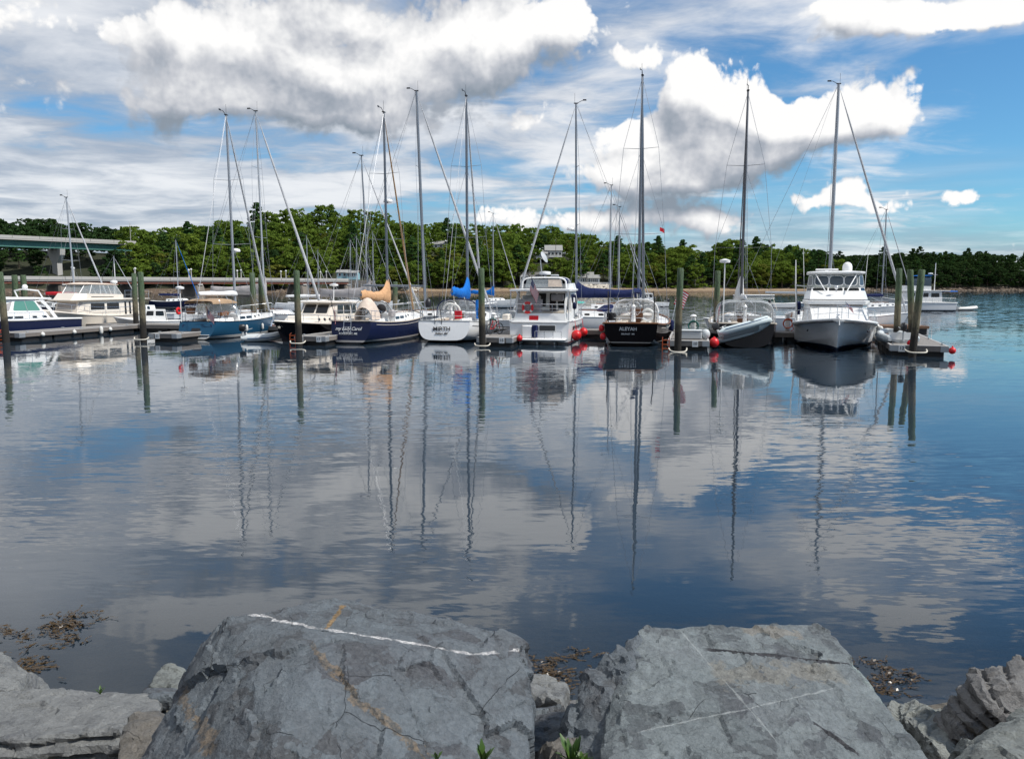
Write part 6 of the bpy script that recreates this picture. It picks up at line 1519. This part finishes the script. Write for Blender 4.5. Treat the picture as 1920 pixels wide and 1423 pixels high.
sloop(-41.0, 75.0, -12, 11.4, 'navy hulled sloop with a red sail cover behind the beige trawler', 9.0, 'hull_navy', mast='mast_white', boom=(3.3, 2.5), cover='canvas_red', jib_r=.06, rake=.03, fb=1.5)
sloop(-48.0, 115.0, -5, 9.8, 'small navy sloop moored before the low bridge', 7.5, 'hull_navy', mast='mast_white', boom=(3.0, 1.9), cover='canvas_navy', jibmat='canvas_blue', jib_r=.04, spread=((.45, .8),), detail=False)
sloop(-2.75, 118.0, -3, 13.7, 'white sloop with a blue sail cover moored in mid channel', 9.2, 'hull_white', mast='mast_white', boom=(3.4, 2.3), cover='canvas_blue', kind='peak', jib_r=.05, spread=((.28, .9), (.62, .8)), detail=False, dodger='canvas_navy')
for (x, y, tp, hd, lb) in ((-26.0, 102, 9.6, 10, 'small sloop moored out right of the pile cluster'), (-25.6, 106, 8.0, 15, 'smallest sloop moored out before the pale blue house'), (-20.9, 104, 9.2, 170, 'small sloop moored out left of the pale grey sail cover'), (-19.7, 102, 9.6, 8, 'small sloop moored out behind the pale grey sail cover'), (-17.8, 103, 10.2, 12, 'sloop moored out right of the pale grey sail cover')):
    sloop(x, y, hd, tp, lb, 7.5, mast='mast_white', boom=(2.8, 1.9), cover='canvas_white', jib_r=.025, spread=((.5, .8),), detail=False, r=.06)
sloop(-55.5, 112.0, 10, 7.4, 'small white sloop moored below the high bridge pier', 7.0, mast='mast_white', boom=(2.8, 1.9), cover='canvas_red', jib_r=.05, spread=((.5, .7),), detail=False)

# ================================================================== near bank
def hash3(ix, iy, iz, seed):
    h = (ix.astype(np.int64) * 374761393 + iy.astype(np.int64) * 668265263 + iz.astype(np.int64) * 2147483647 + seed * 1274126177) & 0xffffffff
    h = ((h ^ (h >> 13)) * 1274126177) & 0xffffffff
    h = (h ^ (h >> 16)) & 0xffffffff
    return h.astype(np.float64) / 4294967295.0
def vnoise(p, f, seed=0):
    q = p * f; i = np.floor(q); u = q - i; u = u * u * (3 - 2 * u); r = 0
    for a in (0, 1):
        for b_ in (0, 1):
            for c in (0, 1):
                w = (u[:, 0] if a else 1 - u[:, 0]) * (u[:, 1] if b_ else 1 - u[:, 1]) * (u[:, 2] if c else 1 - u[:, 2])
                r = r + w * hash3(i[:, 0] + a, i[:, 1] + b_, i[:, 2] + c, seed)
    return r - 0.5
def fbm(p, f, o, seed=0, g=0.5):
    r = 0; a = 1.0
    for k in range(o): r = r + a * vnoise(p, f * 2.03 ** k, seed + k * 17); a *= g
    return r
def facets(p, f, seed):
    """broken planes: each cell carries its own tilted plane"""
    q = p * f; base = np.floor(q); best = np.full(len(p), 9e9); val = np.zeros(len(p))
    for a in (-1, 0, 1):
        for b_ in (-1, 0, 1):
            for c in (-1, 0, 1):
                i = base + (a, b_, c)
                h = [hash3(i[:, 0], i[:, 1], i[:, 2], seed + k) for k in range(1, 8)]
                d = q - (i + np.stack(h[:3], 1)); dist = (d * d).sum(1)
                v = (h[6] - .5) * .7 + d[:, 0] * (h[3] - .5) + d[:, 1] * (h[4] - .5) + d[:, 2] * (h[5] - .5)
                m_ = dist < best; best = np.where(m_, dist, best); val = np.where(m_, v, val)
    return val
def boulder(name, pts, mat, label, voxel=.016, seed=1, amp=(.03, .02, .012, .004), fs=(2.2, 4.0, 9.0, 30.0), bed=None, parent=None, extrude=None, cat='rock', keep=.5, chips=90, chip_d=1.0):
    """hull of world points, remeshed and broken up; bed = (direction, spacing, depth) cuts ledges along the bedding"""
    P_ = [Vector(p) for p in pts]
    if extrude: P_ += [p + Vector(extrude) for p in P_]
    c = sum(P_, Vector()) / len(P_)
    bm = bmesh.new(); [bm.verts.new(p - c) for p in P_]; bmesh.ops.convex_hull(bm, input=bm.verts[:])
    bmesh.ops.delete(bm, geom=[v for v in bm.verts if not v.link_faces], context='VERTS')
    rng = random.Random(seed * 7 + 1)                                       # corners and edges knocked off along flat planes
    size = max((p - c).length for p in P_)
    for _ in range(chips):
        e = rng.choice(bm.edges[:]); mid_ = e.verts[0].co.lerp(e.verts[1].co, rng.random())
        nn = sum((f.normal for f in e.link_faces), Vector()) + Vector((rng.gauss(0, .25), rng.gauss(0, .25), rng.gauss(0, .25)))
        if nn.length < .2: continue
        nn.normalize(); dep = size * rng.uniform(.008, .035) * chip_d
        if max((v.co - mid_).dot(nn) for v in bm.verts) + dep > size * .055 * chip_d: continue
        r_ = bmesh.ops.bisect_plane(bm, geom=bm.verts[:] + bm.edges[:] + bm.faces[:], plane_co=mid_ - nn * dep, plane_no=nn, clear_outer=True)
        eg = [g for g in r_['geom_cut'] if isinstance(g, bmesh.types.BMEdge)]
        if eg: bmesh.ops.contextual_create(bm, geom=eg)
        bm.normal_update()
    me = bpy.data.meshes.new(name); bm.to_mesh(me); bm.free()
    o = bpy.data.objects.new(name, me); COL.objects.link(o)
    md = o.modifiers.new('r', 'REMESH'); md.mode = 'VOXEL'; md.voxel_size = voxel
    me2 = bpy.data.meshes.new_from_object(o.evaluated_get(bpy.context.evaluated_depsgraph_get())); bpy.data.objects.remove(o)
    n = len(me2.vertices); co = np.empty(n * 3, np.float32); me2.vertices.foreach_get('co', co); co = co.reshape(-1, 3).astype(np.float64)
    no = np.empty(n * 3, np.float32); me2.vertices.foreach_get('normal', no); no = no.reshape(-1, 3).astype(np.float64)
    w = co + np.array(c) + seed * 3.7
    warp = np.stack([fbm(w, 3.0, 2, seed + 50 + k) for k in range(3)], 1) * .06
    d = amp[0] * 2 * fbm(w, fs[0], 3, seed) + amp[1] * 1.6 * facets(w + warp, fs[1], seed + 3) + amp[2] * 1.6 * facets(w + warp * .5, fs[2], seed + 7) + amp[2] * .5 * facets(w + warp * .3, fs[2] * 2.6, seed + 9) + amp[3] * 2 * fbm(w, fs[3], 3, seed + 11)
    if bed:
        bd = np.array(Vector(bed[0]).normalized()); s_ = (w @ bd) / bed[1] + 1.6 * fbm(w, 2.0, 2, seed + 20)
        st_ = np.floor(s_); fr = s_ - st_; side = 1 - np.abs(no @ bd) ** 2
        d = d + bed[2] * side * ((hash3(st_, st_ * 0, st_ * 0, seed + 30) - .5) * 1.6 - .9 * np.exp(-(np.minimum(fr, 1 - fr) / .12) ** 2))
    co = co + no * d[:, None]
    me2.vertices.foreach_set('co', co.astype(np.float32).ravel()); me2.update()
    o = bpy.data.objects.new(name, me2); COL.objects.link(o)                    # broken faces: collapse the flat parts, keep the edges crisp
    md = o.modifiers.new('d', 'DECIMATE'); md.ratio = keep
    me3 = bpy.data.meshes.new_from_object(o.evaluated_get(bpy.context.evaluated_depsgraph_get())); bpy.data.objects.remove(o)
    me3.shade_smooth(); me3.set_sharp_from_angle(angle=R(22))
    ob = link_mesh(name, me3, mat, parent, tuple(c)); return tag(ob, label, cat, 'boulders of the near bank') if not parent else ob

def streak(t, P, A, B, into, wid, frac=(0, 1), wob=.02, wf=6.0):
    """mask of a sheet through A-B running into the rock along 'into' (a vein, a stained seam)"""
    A, B, I = Vector(A), Vector(B), Vector(into); L = (B - A).length; u = (B - A) / L; nrm = u.cross(I).normalized()
    u2 = I.cross(nrm).normalized() * (1 if I.cross(nrm).dot(u) > 0 else -1)
    q = vm(t, 'SUBTRACT', P, tuple(A)); dst = vm(t, 'DOT_PRODUCT', q, tuple(nrm)); al = vm(t, 'DOT_PRODUCT', q, tuple(u2)) / ((B - A).dot(u2))
    nz = noise(t, P, wf, 5, 0.65) - 0.5
    dd = (dst + nz * wob * 2).abs(); ed = noise(t, P, 16.0, 5, 0.7).step(0.30, 0.72)
    w_ = ed * wid * 1.7 + wid * 0.05
    return (1.0 - (dd / w_).step(0.6, 1.0)) * al.step(frac[0] - .03, frac[0] + .03) * (1.0 - al.step(frac[1] - .03, frac[1] + .03))
def rock_mat(name, lo, hi, tint, scratch=0.35, strata=None, extra=None, light=(0.42, 0.44, 0.44), rough=0.75):
    m, t, b = new_mat(name)
    P = pos_co(t)
    big = noise(t, P, 2.2, 4, 0.6); mid = noise(t, P, 9.0, 6, 0.65, dist=0.6); fine = noise(t, P, 60.0, 5, 0.7)
    col = mixc(t, mid.step(0.30, 0.72), lo, hi)
    col = mixc(t, big.step(0.45, 0.72) * 0.75, col, tint)
    if strata:
        d, f, s1 = strata
        s_ = vm(t, 'DOT_PRODUCT', P, tuple(Vector(d).normalized())); wv = s_ * f + (noise(t, P, 3.0, 4) - 0.5) * 2.2
        band = noise(t, comb(t, wv, 0.0, 0.0), 1.0, 5, 0.7); col = mixc(t, band.step(0.40, 0.68) * s1, col, light); dk = band.step(0.25, 0.38); col = mixc(t, dk, tuple(k * .35 for k in lo), col)
    fv = voro(t, vm(t, 'ADD', vm(t, 'MULTIPLY', P, (1.0, 1.0, 1.7)), vm(t, 'SCALE', noise(t, P, 7.0, 4, 0.6, out='Color'), scale=0.14)), 9.0, 'F1', 2, 'Color')
    facet = sep(t, fv)[0]
    col = mixc(t, facet * 0.40, col, mixc(t, facet.step(0.45, 0.55), tuple(k * .45 for k in lo), light))
    # pale abrasion in two directions, dark hairline cracks
    x, y, z = sep(t, P)
    sc1 = noise(t, comb(t, x * 3.0 + z * 4.0, y * 40.0 + x * 12.0, z * 30.0), 1.0, 5, 0.75).step(0.60, 0.74)
    sc2 = noise(t, comb(t, x * 46.0 + y * 16.0, y * 5.0, z * 8.0), 1.0, 5, 0.75).step(0.63, 0.76)
    col = mixc(t, (sc1 * 0.9 + sc2 * 0.7).mn(1.0) * scratch * mid.step(0.38, 0.6), col, light)
    ck = voro(t, vm(t, 'ADD', P, vm(t, 'SCALE', noise(t, P, 5.0, 4, 0.6, out='Color'), scale=0.07)), 4.2, 'DISTANCE_TO_EDGE')
    crack = (1.0 - ck.step(0.0, 0.006)) * noise(t, P, 3.4, 2).step(0.58, 0.64) * 0.5
    col = mixc(t, crack * 0.3, col, (0.02, 0.021, 0.024))
    col = mixc(t, (fine - 0.5) * 1.2 + 0.5, mixc(t, 0.35, col, (0.01, 0.01, 0.012)), mixc(t, 0.18, col, (0.6, 0.62, 0.64)))
    if extra:
        for fn, c1, c2 in extra:
            mk = fn(t, P); col = mixc(t, mk, col, mixc(t, noise(t, P, 45.0, 4, 0.7).step(0.35, 0.65), c1, c2))
    set_in(t, b, 'Base Color', col); set_in(t, b, 'Roughness', (mid - 0.5) * 0.3 + rough); set_in(t, b, 'Specular IOR Level', 0.35)
    h = mid * 0.35 + fine * 0.16 + noise(t, P, 24.0, 6, 0.72) * 0.40 + facet * 0.35 - crack * 0.8
    bump(t, b, h, 1.0, 0.034)
    return m
#ROCKPTS#

INTO = (0.0, 0.92, -0.39)
rock_mat('slate', (0.007, 0.010, 0.014), (0.031, 0.042, 0.055), (0.024, 0.024, 0.036), 0.85, light=(0.125, 0.16, 0.185), extra=[
    (lambda t, P: streak(t, P, (-1.000, 2.680, 2.260), (-0.130, 2.660, 2.120), INTO, .0042, (0, 1), .012).mx(streak(t, P, (-0.130, 2.660, 2.120), (0.050, 2.800, 2.070), INTO, .005, (0, 1), .008)) * noise(t, P, 11.0, 3, 0.6).step(0.34, 0.5), (0.22, 0.22, 0.23), (0.60, 0.59, 0.58)),
    (lambda t, P: streak(t, P, (-0.640, 2.500, 2.230), (-0.250, 2.150, 2.040), INTO, .012, (0, 1), .036, 9.0) * .65, (0.035, 0.032, 0.027), (0.20, 0.145, 0.09)),
    (lambda t, P: streak(t, P, (-1.100, 2.550, 2.050), (-0.850, 2.300, 2.010), INTO, .026, (0, 1), .06, 9.0) * 0.6, (0.04, 0.035, 0.03), (0.20, 0.14, 0.08)),
    (lambda t, P: streak(t, P, (-0.620, 2.900, 2.190), (-0.630, 2.700, 2.190), INTO, .010, (0, 1), .008, 9.0), (0.12, 0.08, 0.04), (0.25, 0.17, 0.09)),
])
rock_mat('slate_pale', (0.021, 0.030, 0.035), (0.054, 0.072, 0.078), (0.042, 0.045, 0.057), 0.85, light=(0.22, 0.26, 0.265), extra=[
    (lambda t, P: streak(t, P, (0.390, 2.500, 1.940), (1.110, 2.600, 2.020), INTO, .0024, (0, 1), .006) * .5, (0.24, 0.26, 0.26), (0.40, 0.42, 0.42)),
    (lambda t, P: streak(t, P, (0.650, 2.950, 2.070), (0.820, 2.400, 1.960), INTO, .0035, (0, 1), .008) * .6, (0.22, 0.24, 0.24), (0.32, 0.34, 0.34)),
    (lambda t, P: streak(t, P, (0.710, 2.700, 2.020), (1.170, 2.750, 2.010), INTO, .040, (0, 1), .012, 5.0) * .7, (0.14, 0.135, 0.12), (0.21, 0.205, 0.18)),
    (lambda t, P: streak(t, P, (0.720, 2.850, 2.040), (1.240, 2.750, 2.030), INTO, .007, (0, 1), .016, 8.0), (0.012, 0.013, 0.016), (0.05, 0.05, 0.055)),
    (lambda t, P: streak(t, P, (0.960, 2.400, 2.010), (1.060, 2.200, 2.010), INTO, .008, (0, 1), .010, 8.0), (0.012, 0.013, 0.016), (0.05, 0.05, 0.055)),
    (lambda t, P: streak(t, P, (1.260, 2.800, 2.010), (1.310, 2.200, 1.980), INTO, .030, (0, 1), .012, 5.0) * .8, (0.14, 0.18, 0.175), (0.25, 0.29, 0.28)),
    (lambda t, P: streak(t, P, (0.900, 2.980, 2.060), (1.120, 2.950, 2.050), INTO, .022, (0, 1), .01, 5.0) * .6, (0.17, 0.15, 0.12), (0.24, 0.22, 0.19)),
])
rock_mat('ledge_pale', (0.052, 0.056, 0.058), (0.12, 0.124, 0.122), (0.08, 0.082, 0.088), 0.5, ((0.05, 0.12, 1.0), 34.0, 0.55), light=(0.21, 0.215, 0.205))
rock_mat('ledge_green', (0.07, 0.076, 0.07), (0.15, 0.165, 0.15), (0.11, 0.118, 0.11), 0.4, ((0.55, -0.35, 0.8), 30.0, 0.6), light=(0.24, 0.255, 0.23))
rock_mat('rock_brown', (0.035, 0.030, 0.026), (0.095, 0.084, 0.074), (0.075, 0.068, 0.068), 0.35, ((0.7, -0.2, 0.6), 26.0, 0.35), light=(0.17, 0.165, 0.155))
rock_mat('rock_wet', (0.022, 0.018, 0.012), (0.075, 0.058, 0.036), (0.05, 0.042, 0.028), 0.15, rough=0.5, light=(0.14, 0.12, 0.09))
rock_mat('rock_mossy', (0.05, 0.058, 0.052), (0.13, 0.145, 0.13), (0.09, 0.10, 0.09), 0.45, light=(0.23, 0.25, 0.23), extra=[(lambda t, P: noise(t, P, 4.0, 4, 0.6).step(0.60, 0.72) * 0.6, (0.12, 0.09, 0.05), (0.26, 0.21, 0.13))])
ra = boulder('boulder', [(-1.040, 2.780, 2.230), (-0.930, 2.900, 2.180), (-0.670, 3.020, 2.200), (-0.580, 3.050, 2.160), (-0.360, 3.020, 2.090), (0.040, 2.900, 2.060), (-0.130, 3.000, 2.060), (-0.970, 2.620, 2.260), (-0.610, 2.560, 2.240), (-0.290, 2.600, 2.180), (0.050, 2.700, 2.120),
    (-1.220, 2.250, 1.880), (-1.130, 2.100, 1.880), (-0.620, 1.950, 1.990), (-0.230, 2.000, 1.950), (0.050, 2.150, 1.910), (-0.600, 2.400, 2.260), (-0.620, 1.980, 2.150), (-0.140, 2.520, 2.150), (-1.190, 2.500, 1.990), (-1.120, 2.660, 2.100), (0.050, 2.550, 2.020), (-1.05, 3.2, 1.3), (.05, 3.2, 1.3), (-1.2, 2.4, 1.3), (.05, 2.3, 1.3)],
    'slate', 'large dark slate boulder crossed by a white quartz vein', .0115, 3, (.008, .021, .014, .0035), (2.0, 2.2, 6.0, 34.0), chips=70, chip_d=.55)
boulder('boulder', [(0.510, 2.960, 2.090), (0.690, 2.990, 2.080), (1.000, 3.020, 2.060), (1.220, 3.040, 2.060), (1.290, 2.980, 2.040), (1.290, 2.600, 2.000), (1.290, 2.200, 1.980), (1.270, 1.950, 1.930), (0.410, 2.760, 2.030), (0.330, 2.600, 2.000), (0.260, 2.280, 1.960), (0.200, 1.920, 1.950)],
    'slate_pale', 'broad flat pale slate slab with white scratches', .0115, 9, (.005, .013, .010, .003), (2.0, 2.6, 8.0, 36.0), extrude=(0, -.03, -.5), bed=((0.02, 0.05, 1), .11, .03), chips=50, chip_d=.32)
boulder('boulder', [(0.500, 2.940, 2.080), (0.360, 2.840, 2.040), (0.260, 2.740, 2.010), (0.170, 2.640, 1.980), (0.140, 2.450, 1.950), (0.160, 2.280, 1.930), (0.310, 2.250, 1.950), (0.420, 2.500, 1.990), (0.440, 2.720, 2.050)], 'slate', 'jagged stepped rock along the dark edge of the flat slab', .012, 21, (.010, .026, .014, .004), (3, 4, 11, 40), extrude=(-.02, .05, -.45), bed=((.3, .2, .9), .10, .035))
boulder('boulder', [(-3.290, 4.500, 0.990), (-2.530, 4.400, 1.030), (-2.000, 4.250, 1.100), (-1.910, 4.000, 1.150), (-2.020, 3.750, 1.170), (-2.540, 3.700, 1.150), (-2.780, 3.700, 1.120)], 'ledge_pale', 'pale layered flat ledge beside the big slate boulder', .018, 5, (.010, .014, .010, .003), (2, 4, 9, 30), extrude=(0, -.02, -.55), bed=((0.03, 0.1, 1), .075, .05), chips=40, chip_d=.6)
boulder('boulder', [(-1.760, 3.700, 1.330), (-1.850, 3.600, 1.340), (-1.800, 3.350, 1.340), (-1.710, 3.100, 1.210), (-1.390, 3.000, 1.280), (-1.530, 3.500, 1.380)], 'rock_wet', 'brown weedy rock in the gap left of the slate boulder', .018, 6, (.015, .03, .012, .004), extrude=(0, .3, -.5))
boulder('boulder', [(-4.060, 5.400, 0.910), (-3.690, 5.350, 0.900), (-3.390, 5.100, 0.880), (-3.250, 4.900, 0.760), (-3.570, 4.700, 0.850)], 'ledge_pale', 'pale rounded rock cut by the edge of the photo at the waterline', .02, 7, (.012, .022, .010, .003), extrude=(0, .5, -.5))
boulder('boulder', [(-2.990, 6.100, 0.160), (-3.010, 6.300, 0.210), (-2.970, 6.500, 0.180), (-2.750, 6.400, 0.230), (-2.520, 6.000, 0.200)], 'rock_mossy', 'grey rock standing in the shallows behind the slate boulder', .022, 8, (.012, .022, .010, .003), extrude=(0, .3, -.6))
boulder('boulder', [(-2.150, 4.350, 1.080), (-2.100, 4.500, 1.010), (-2.010, 4.500, 1.010), (-1.860, 4.200, 1.120), (-2.020, 4.150, 1.150)], 'slate', 'thin slate flake lying on the pale ledge', .012, 10, (.008, .012, .006, .002), extrude=(0, 0, -.09))
boulder('boulder', [(2.150, 4.300, 1.070), (2.470, 4.500, 1.030), (2.630, 4.500, 1.010), (2.510, 4.200, 1.040), (2.080, 3.500, 1.190), (2.010, 3.800, 1.110), (2.050, 4.000, 1.120)], 'ledge_green', 'layered pale green rock right of the flat slab', .016, 12, (.015, .03, .018, .004), extrude=(0, .1, -.6), bed=((0.55, -0.35, 0.8), .06, .045))
boulder('boulder', [(2.320, 3.950, 1.390), (2.540, 4.050, 1.440), (2.800, 4.150, 1.460), (3.000, 4.100, 1.500), (2.690, 3.600, 1.350), (2.330, 3.600, 1.390), (2.180, 3.650, 1.290), (2.230, 3.800, 1.350)], 'rock_brown', 'brown boulder cut by the right edge of the photo', .018, 13, (.012, .026, .012, .003), extrude=(0, .35, -.7), bed=((0.7, -0.2, 0.6), .08, .04))
boulder('boulder', [(1.700, 2.950, 1.580), (1.950, 3.100, 1.620), (2.210, 3.200, 1.670), (2.380, 3.200, 1.700), (1.930, 2.500, 1.630), (1.410, 2.500, 1.630)], 'rock_mossy', 'speckled green grey boulder in the bottom right corner', .015, 14, (.012, .026, .012, .003), extrude=(0, .2, -.6))
boulder('boulder', [(0.070, 4.400, 1.130), (0.190, 4.500, 1.100), (0.320, 4.300, 1.150), (0.300, 3.900, 1.270), (0.090, 4.000, 1.230)], 'ledge_pale', 'pale flat stone in the gap between the two big rocks', .018, 15, (.015, .03, .015, .004), extrude=(0, .1, -.4))
boulder('boulder', [(0.020, 3.000, 1.700), (0.160, 3.150, 1.660), (0.260, 3.100, 1.690), (0.270, 2.850, 1.750), (0.190, 2.600, 1.800), (0.020, 2.600, 1.800)], 'slate', 'small dark slate block wedged between the two big rocks', .013, 16, (.012, .026, .012, .003), extrude=(0, .15, -.4))
boulder('boulder', [(-0.010, 2.450, 1.900), (0.220, 2.500, 1.870), (0.250, 2.150, 1.910), (-0.020, 2.150, 1.900)], 'rock_wet', 'dark rubble in the bottom of the gap between the big rocks', .014, 17, (.015, .04, .02, .005), extrude=(0, .1, -.4))
boulder('boulder', [(0.360, 3.600, 1.480), (0.520, 3.700, 1.470), (0.600, 3.500, 1.510), (0.450, 3.300, 1.550), (0.240, 3.400, 1.490)], 'ledge_green', 'grey stone behind the jagged edge of the flat slab', .018, 18, (.012, .022, .01, .003), extrude=(0, .1, -.5))
# bank under the boulders, running out below the water
m, t, b = new_mat('bank_soil')
P = pos_co(t); n = noise(t, P, 6.0, 6, 0.65); vv = voro(t, P, 14.0)
set_in(t, b, 'Base Color', mixc(t, n, (0.045, 0.038, 0.028), (0.15, 0.13, 0.10))); set_in(t, b, 'Roughness', 0.8); bump(t, b, n + vv * 0.6, 1.0, 0.05)
rows = []
for i in range(46):
    y = -2 + i * .3 if i < 40 else 10 + (i - 39) * 5.0; row = []
    for j in range(50):
        x = -12 + j * .49; z = 1.72 - .30 * max(0, y - 1.2) - .12 * max(0, y - 4.0) + .05 * math.sin(x * 2.1 + y) + .04 * math.sin(x * 5 - y * 3)
        row.append((x, y, max(z, -.75 - .01 * max(0, y - 8) + .06 * math.sin(x * 1.3 + y * 2.2))))
    rows.append(row)
mb = MB(); mb.sheet(rows); o = mb.build('bank', 'bank_soil', None, 60); tag(o, kind='structure')
# pebbles and rubble between the boulders
rr2 = random.Random(21)
def bank_z(x, y): return 1.72 - .30 * max(0, y - 1.2) - .12 * max(0, y - 4.0) + .05 * math.sin(x * 2.1 + y) + .04 * math.sin(x * 5 - y * 3)
rock_mass('bank_rubble', [(x, y, bank_z(x, y) - .01, rr2.uniform(.03, .10)) for x, y in [(rr2.uniform(-4.5, 4.5), rr2.uniform(2.4, 6.6)) for _ in range(700)]], 'rock_brown', 'small stones filling the gaps of the near bank', 22)

# rockweed: ragged fronds lying in the shallows
m, t, b = new_mat('rockweed')
P = pos_co(t); n = noise(t, P, 14.0, 4)
set_in(t, b, 'Base Color', mixc(t, n, (0.018, 0.010, 0.004), (0.085, 0.050, 0.014))); set_in(t, b, 'Roughness', 0.35)
def weed(pts, n, seed, label):
    rng = np.random.default_rng(seed); C, U, V = [], [], []
    for k in range(n):
        a, b_ = pts[rng.integers(len(pts))], pts[rng.integers(len(pts))]
        f = rng.random(); c = np.array(a) * (1 - f) + np.array(b_) * f + rng.normal(size=2) * .10
        if noise_ok(c, rng): continue
        ang = rng.normal() * .9 + .4; p = np.array([c[0], c[1], .004 + .02 * rng.random()])
        for s_ in range(rng.integers(4, 9)):
            ang += rng.normal() * .5; d = np.array([math.cos(ang), math.sin(ang) * .8, 0]); L = rng.uniform(.012, .03)
            q = p + d * L; w = rng.uniform(.004, .011)
            C.append((p + q) / 2); U.append(d * L * .7); V.append(np.array([-d[1], d[0], rng.normal() * .4]) * w); p = q + (0, 0, rng.normal() * .003)
            p[2] = min(.05, max(.003, p[2]))
    me = quads_to_mesh('rockweed', np.array(C), np.array(U), np.array(V)); o = link_mesh('rockweed', me, 'rockweed'); tag(o, label, 'seaweed', None, 'stuff')
def noise_ok(c, rng): return math.sin(c[0] * 9.1 + 2 * math.sin(c[1] * 6)) * math.sin(c[1] * 8.3 + c[0] * 3) < rng.uniform(-.5, .35)
weed([(-6.0, 6.6), (-5.1, 7.4), (-4.4, 7.8), (-5.2, 6.5), (-4.2, 6.6), (-5.6, 7.0)] , 1300, 1, 'brown rockweed floating off the pale ledge')
weed([(.25, 6.7), (.5, 7.0), (.6, 6.9), (.35, 6.4), (.2, 6.4)], 210, 2, 'brown rockweed floating between the two big rocks')
weed([(2.95, 6.7), (3.2, 6.8), (3.4, 6.6), (3.1, 6.4), (2.9, 6.3)], 240, 3, 'brown rockweed floating right of the flat slab')

# weeds in the cracks
m, t, b = new_mat('weed_green')
P = pos_co(t); n = noise(t, P, 20.0, 3)
set_in(t, b, 'Base Color', mixc(t, n, (0.02, 0.055, 0.008), (0.06, 0.12, 0.014))); set_in(t, b, 'Roughness', 0.5)
def plant(x, y, z, h, n, seed, label, wide=.3):
    rng = random.Random(seed); o = empty('weed_plant', (x, y, z), 0, label, 'plant', 'small green weeds in the rock cracks')
    for k in range(n):
        a = 6.283 * k / n + rng.uniform(-.4, .4); L = h * rng.uniform(.6, 1.1); w = L * wide * rng.uniform(.7, 1.1) * .5; rows = []
        out = rng.uniform(.25, .8)
        for i in range(6):
            u = i / 5; r = L * out * u; zz_ = L * (u * (1.1 - .45 * u * out)); ww = w * math.sin(math.pi * min(.98, u * .85 + .1)) * (1 + .25 * math.sin(i * 2.4))
            cx, cy = r * math.cos(a), r * math.sin(a); tx, ty = -math.sin(a), math.cos(a)
            rows.append([(cx - tx * ww, cy - ty * ww, zz_ + ww * .3), (cx, cy, zz_), (cx + tx * ww, cy + ty * ww, zz_ + ww * .3)])
        mb = MB(); mb.sheet(rows); mb.build('leaf', 'weed_green', o, 60)
plant(*(-0.080, 2.060, 2.080), .065, 12, 1, 'leafy weed at the foot of the slate boulder', .22)
plant(*(0.170, 2.120, 2.040), .085, 16, 2, 'tallest leafy weed in the gap between the two big rocks', .24)
plant(*(0.200, 2.100, 2.040), .06, 12, 3, 'weed with toothed leaves against the flat slab', .3)
plant(*(-0.210, 2.080, 2.080), .035, 6, 4, 'tiny weed at the bottom of the orange seam')
plant(*(-1.010, 2.280, 1.950), .035, 6, 5, 'tiny weed at the bottom corner of the slate boulder')
plant(*(-2.300, 4.200, 1.130), .05, 6, 6, 'tiny weed on the pale layered ledge')
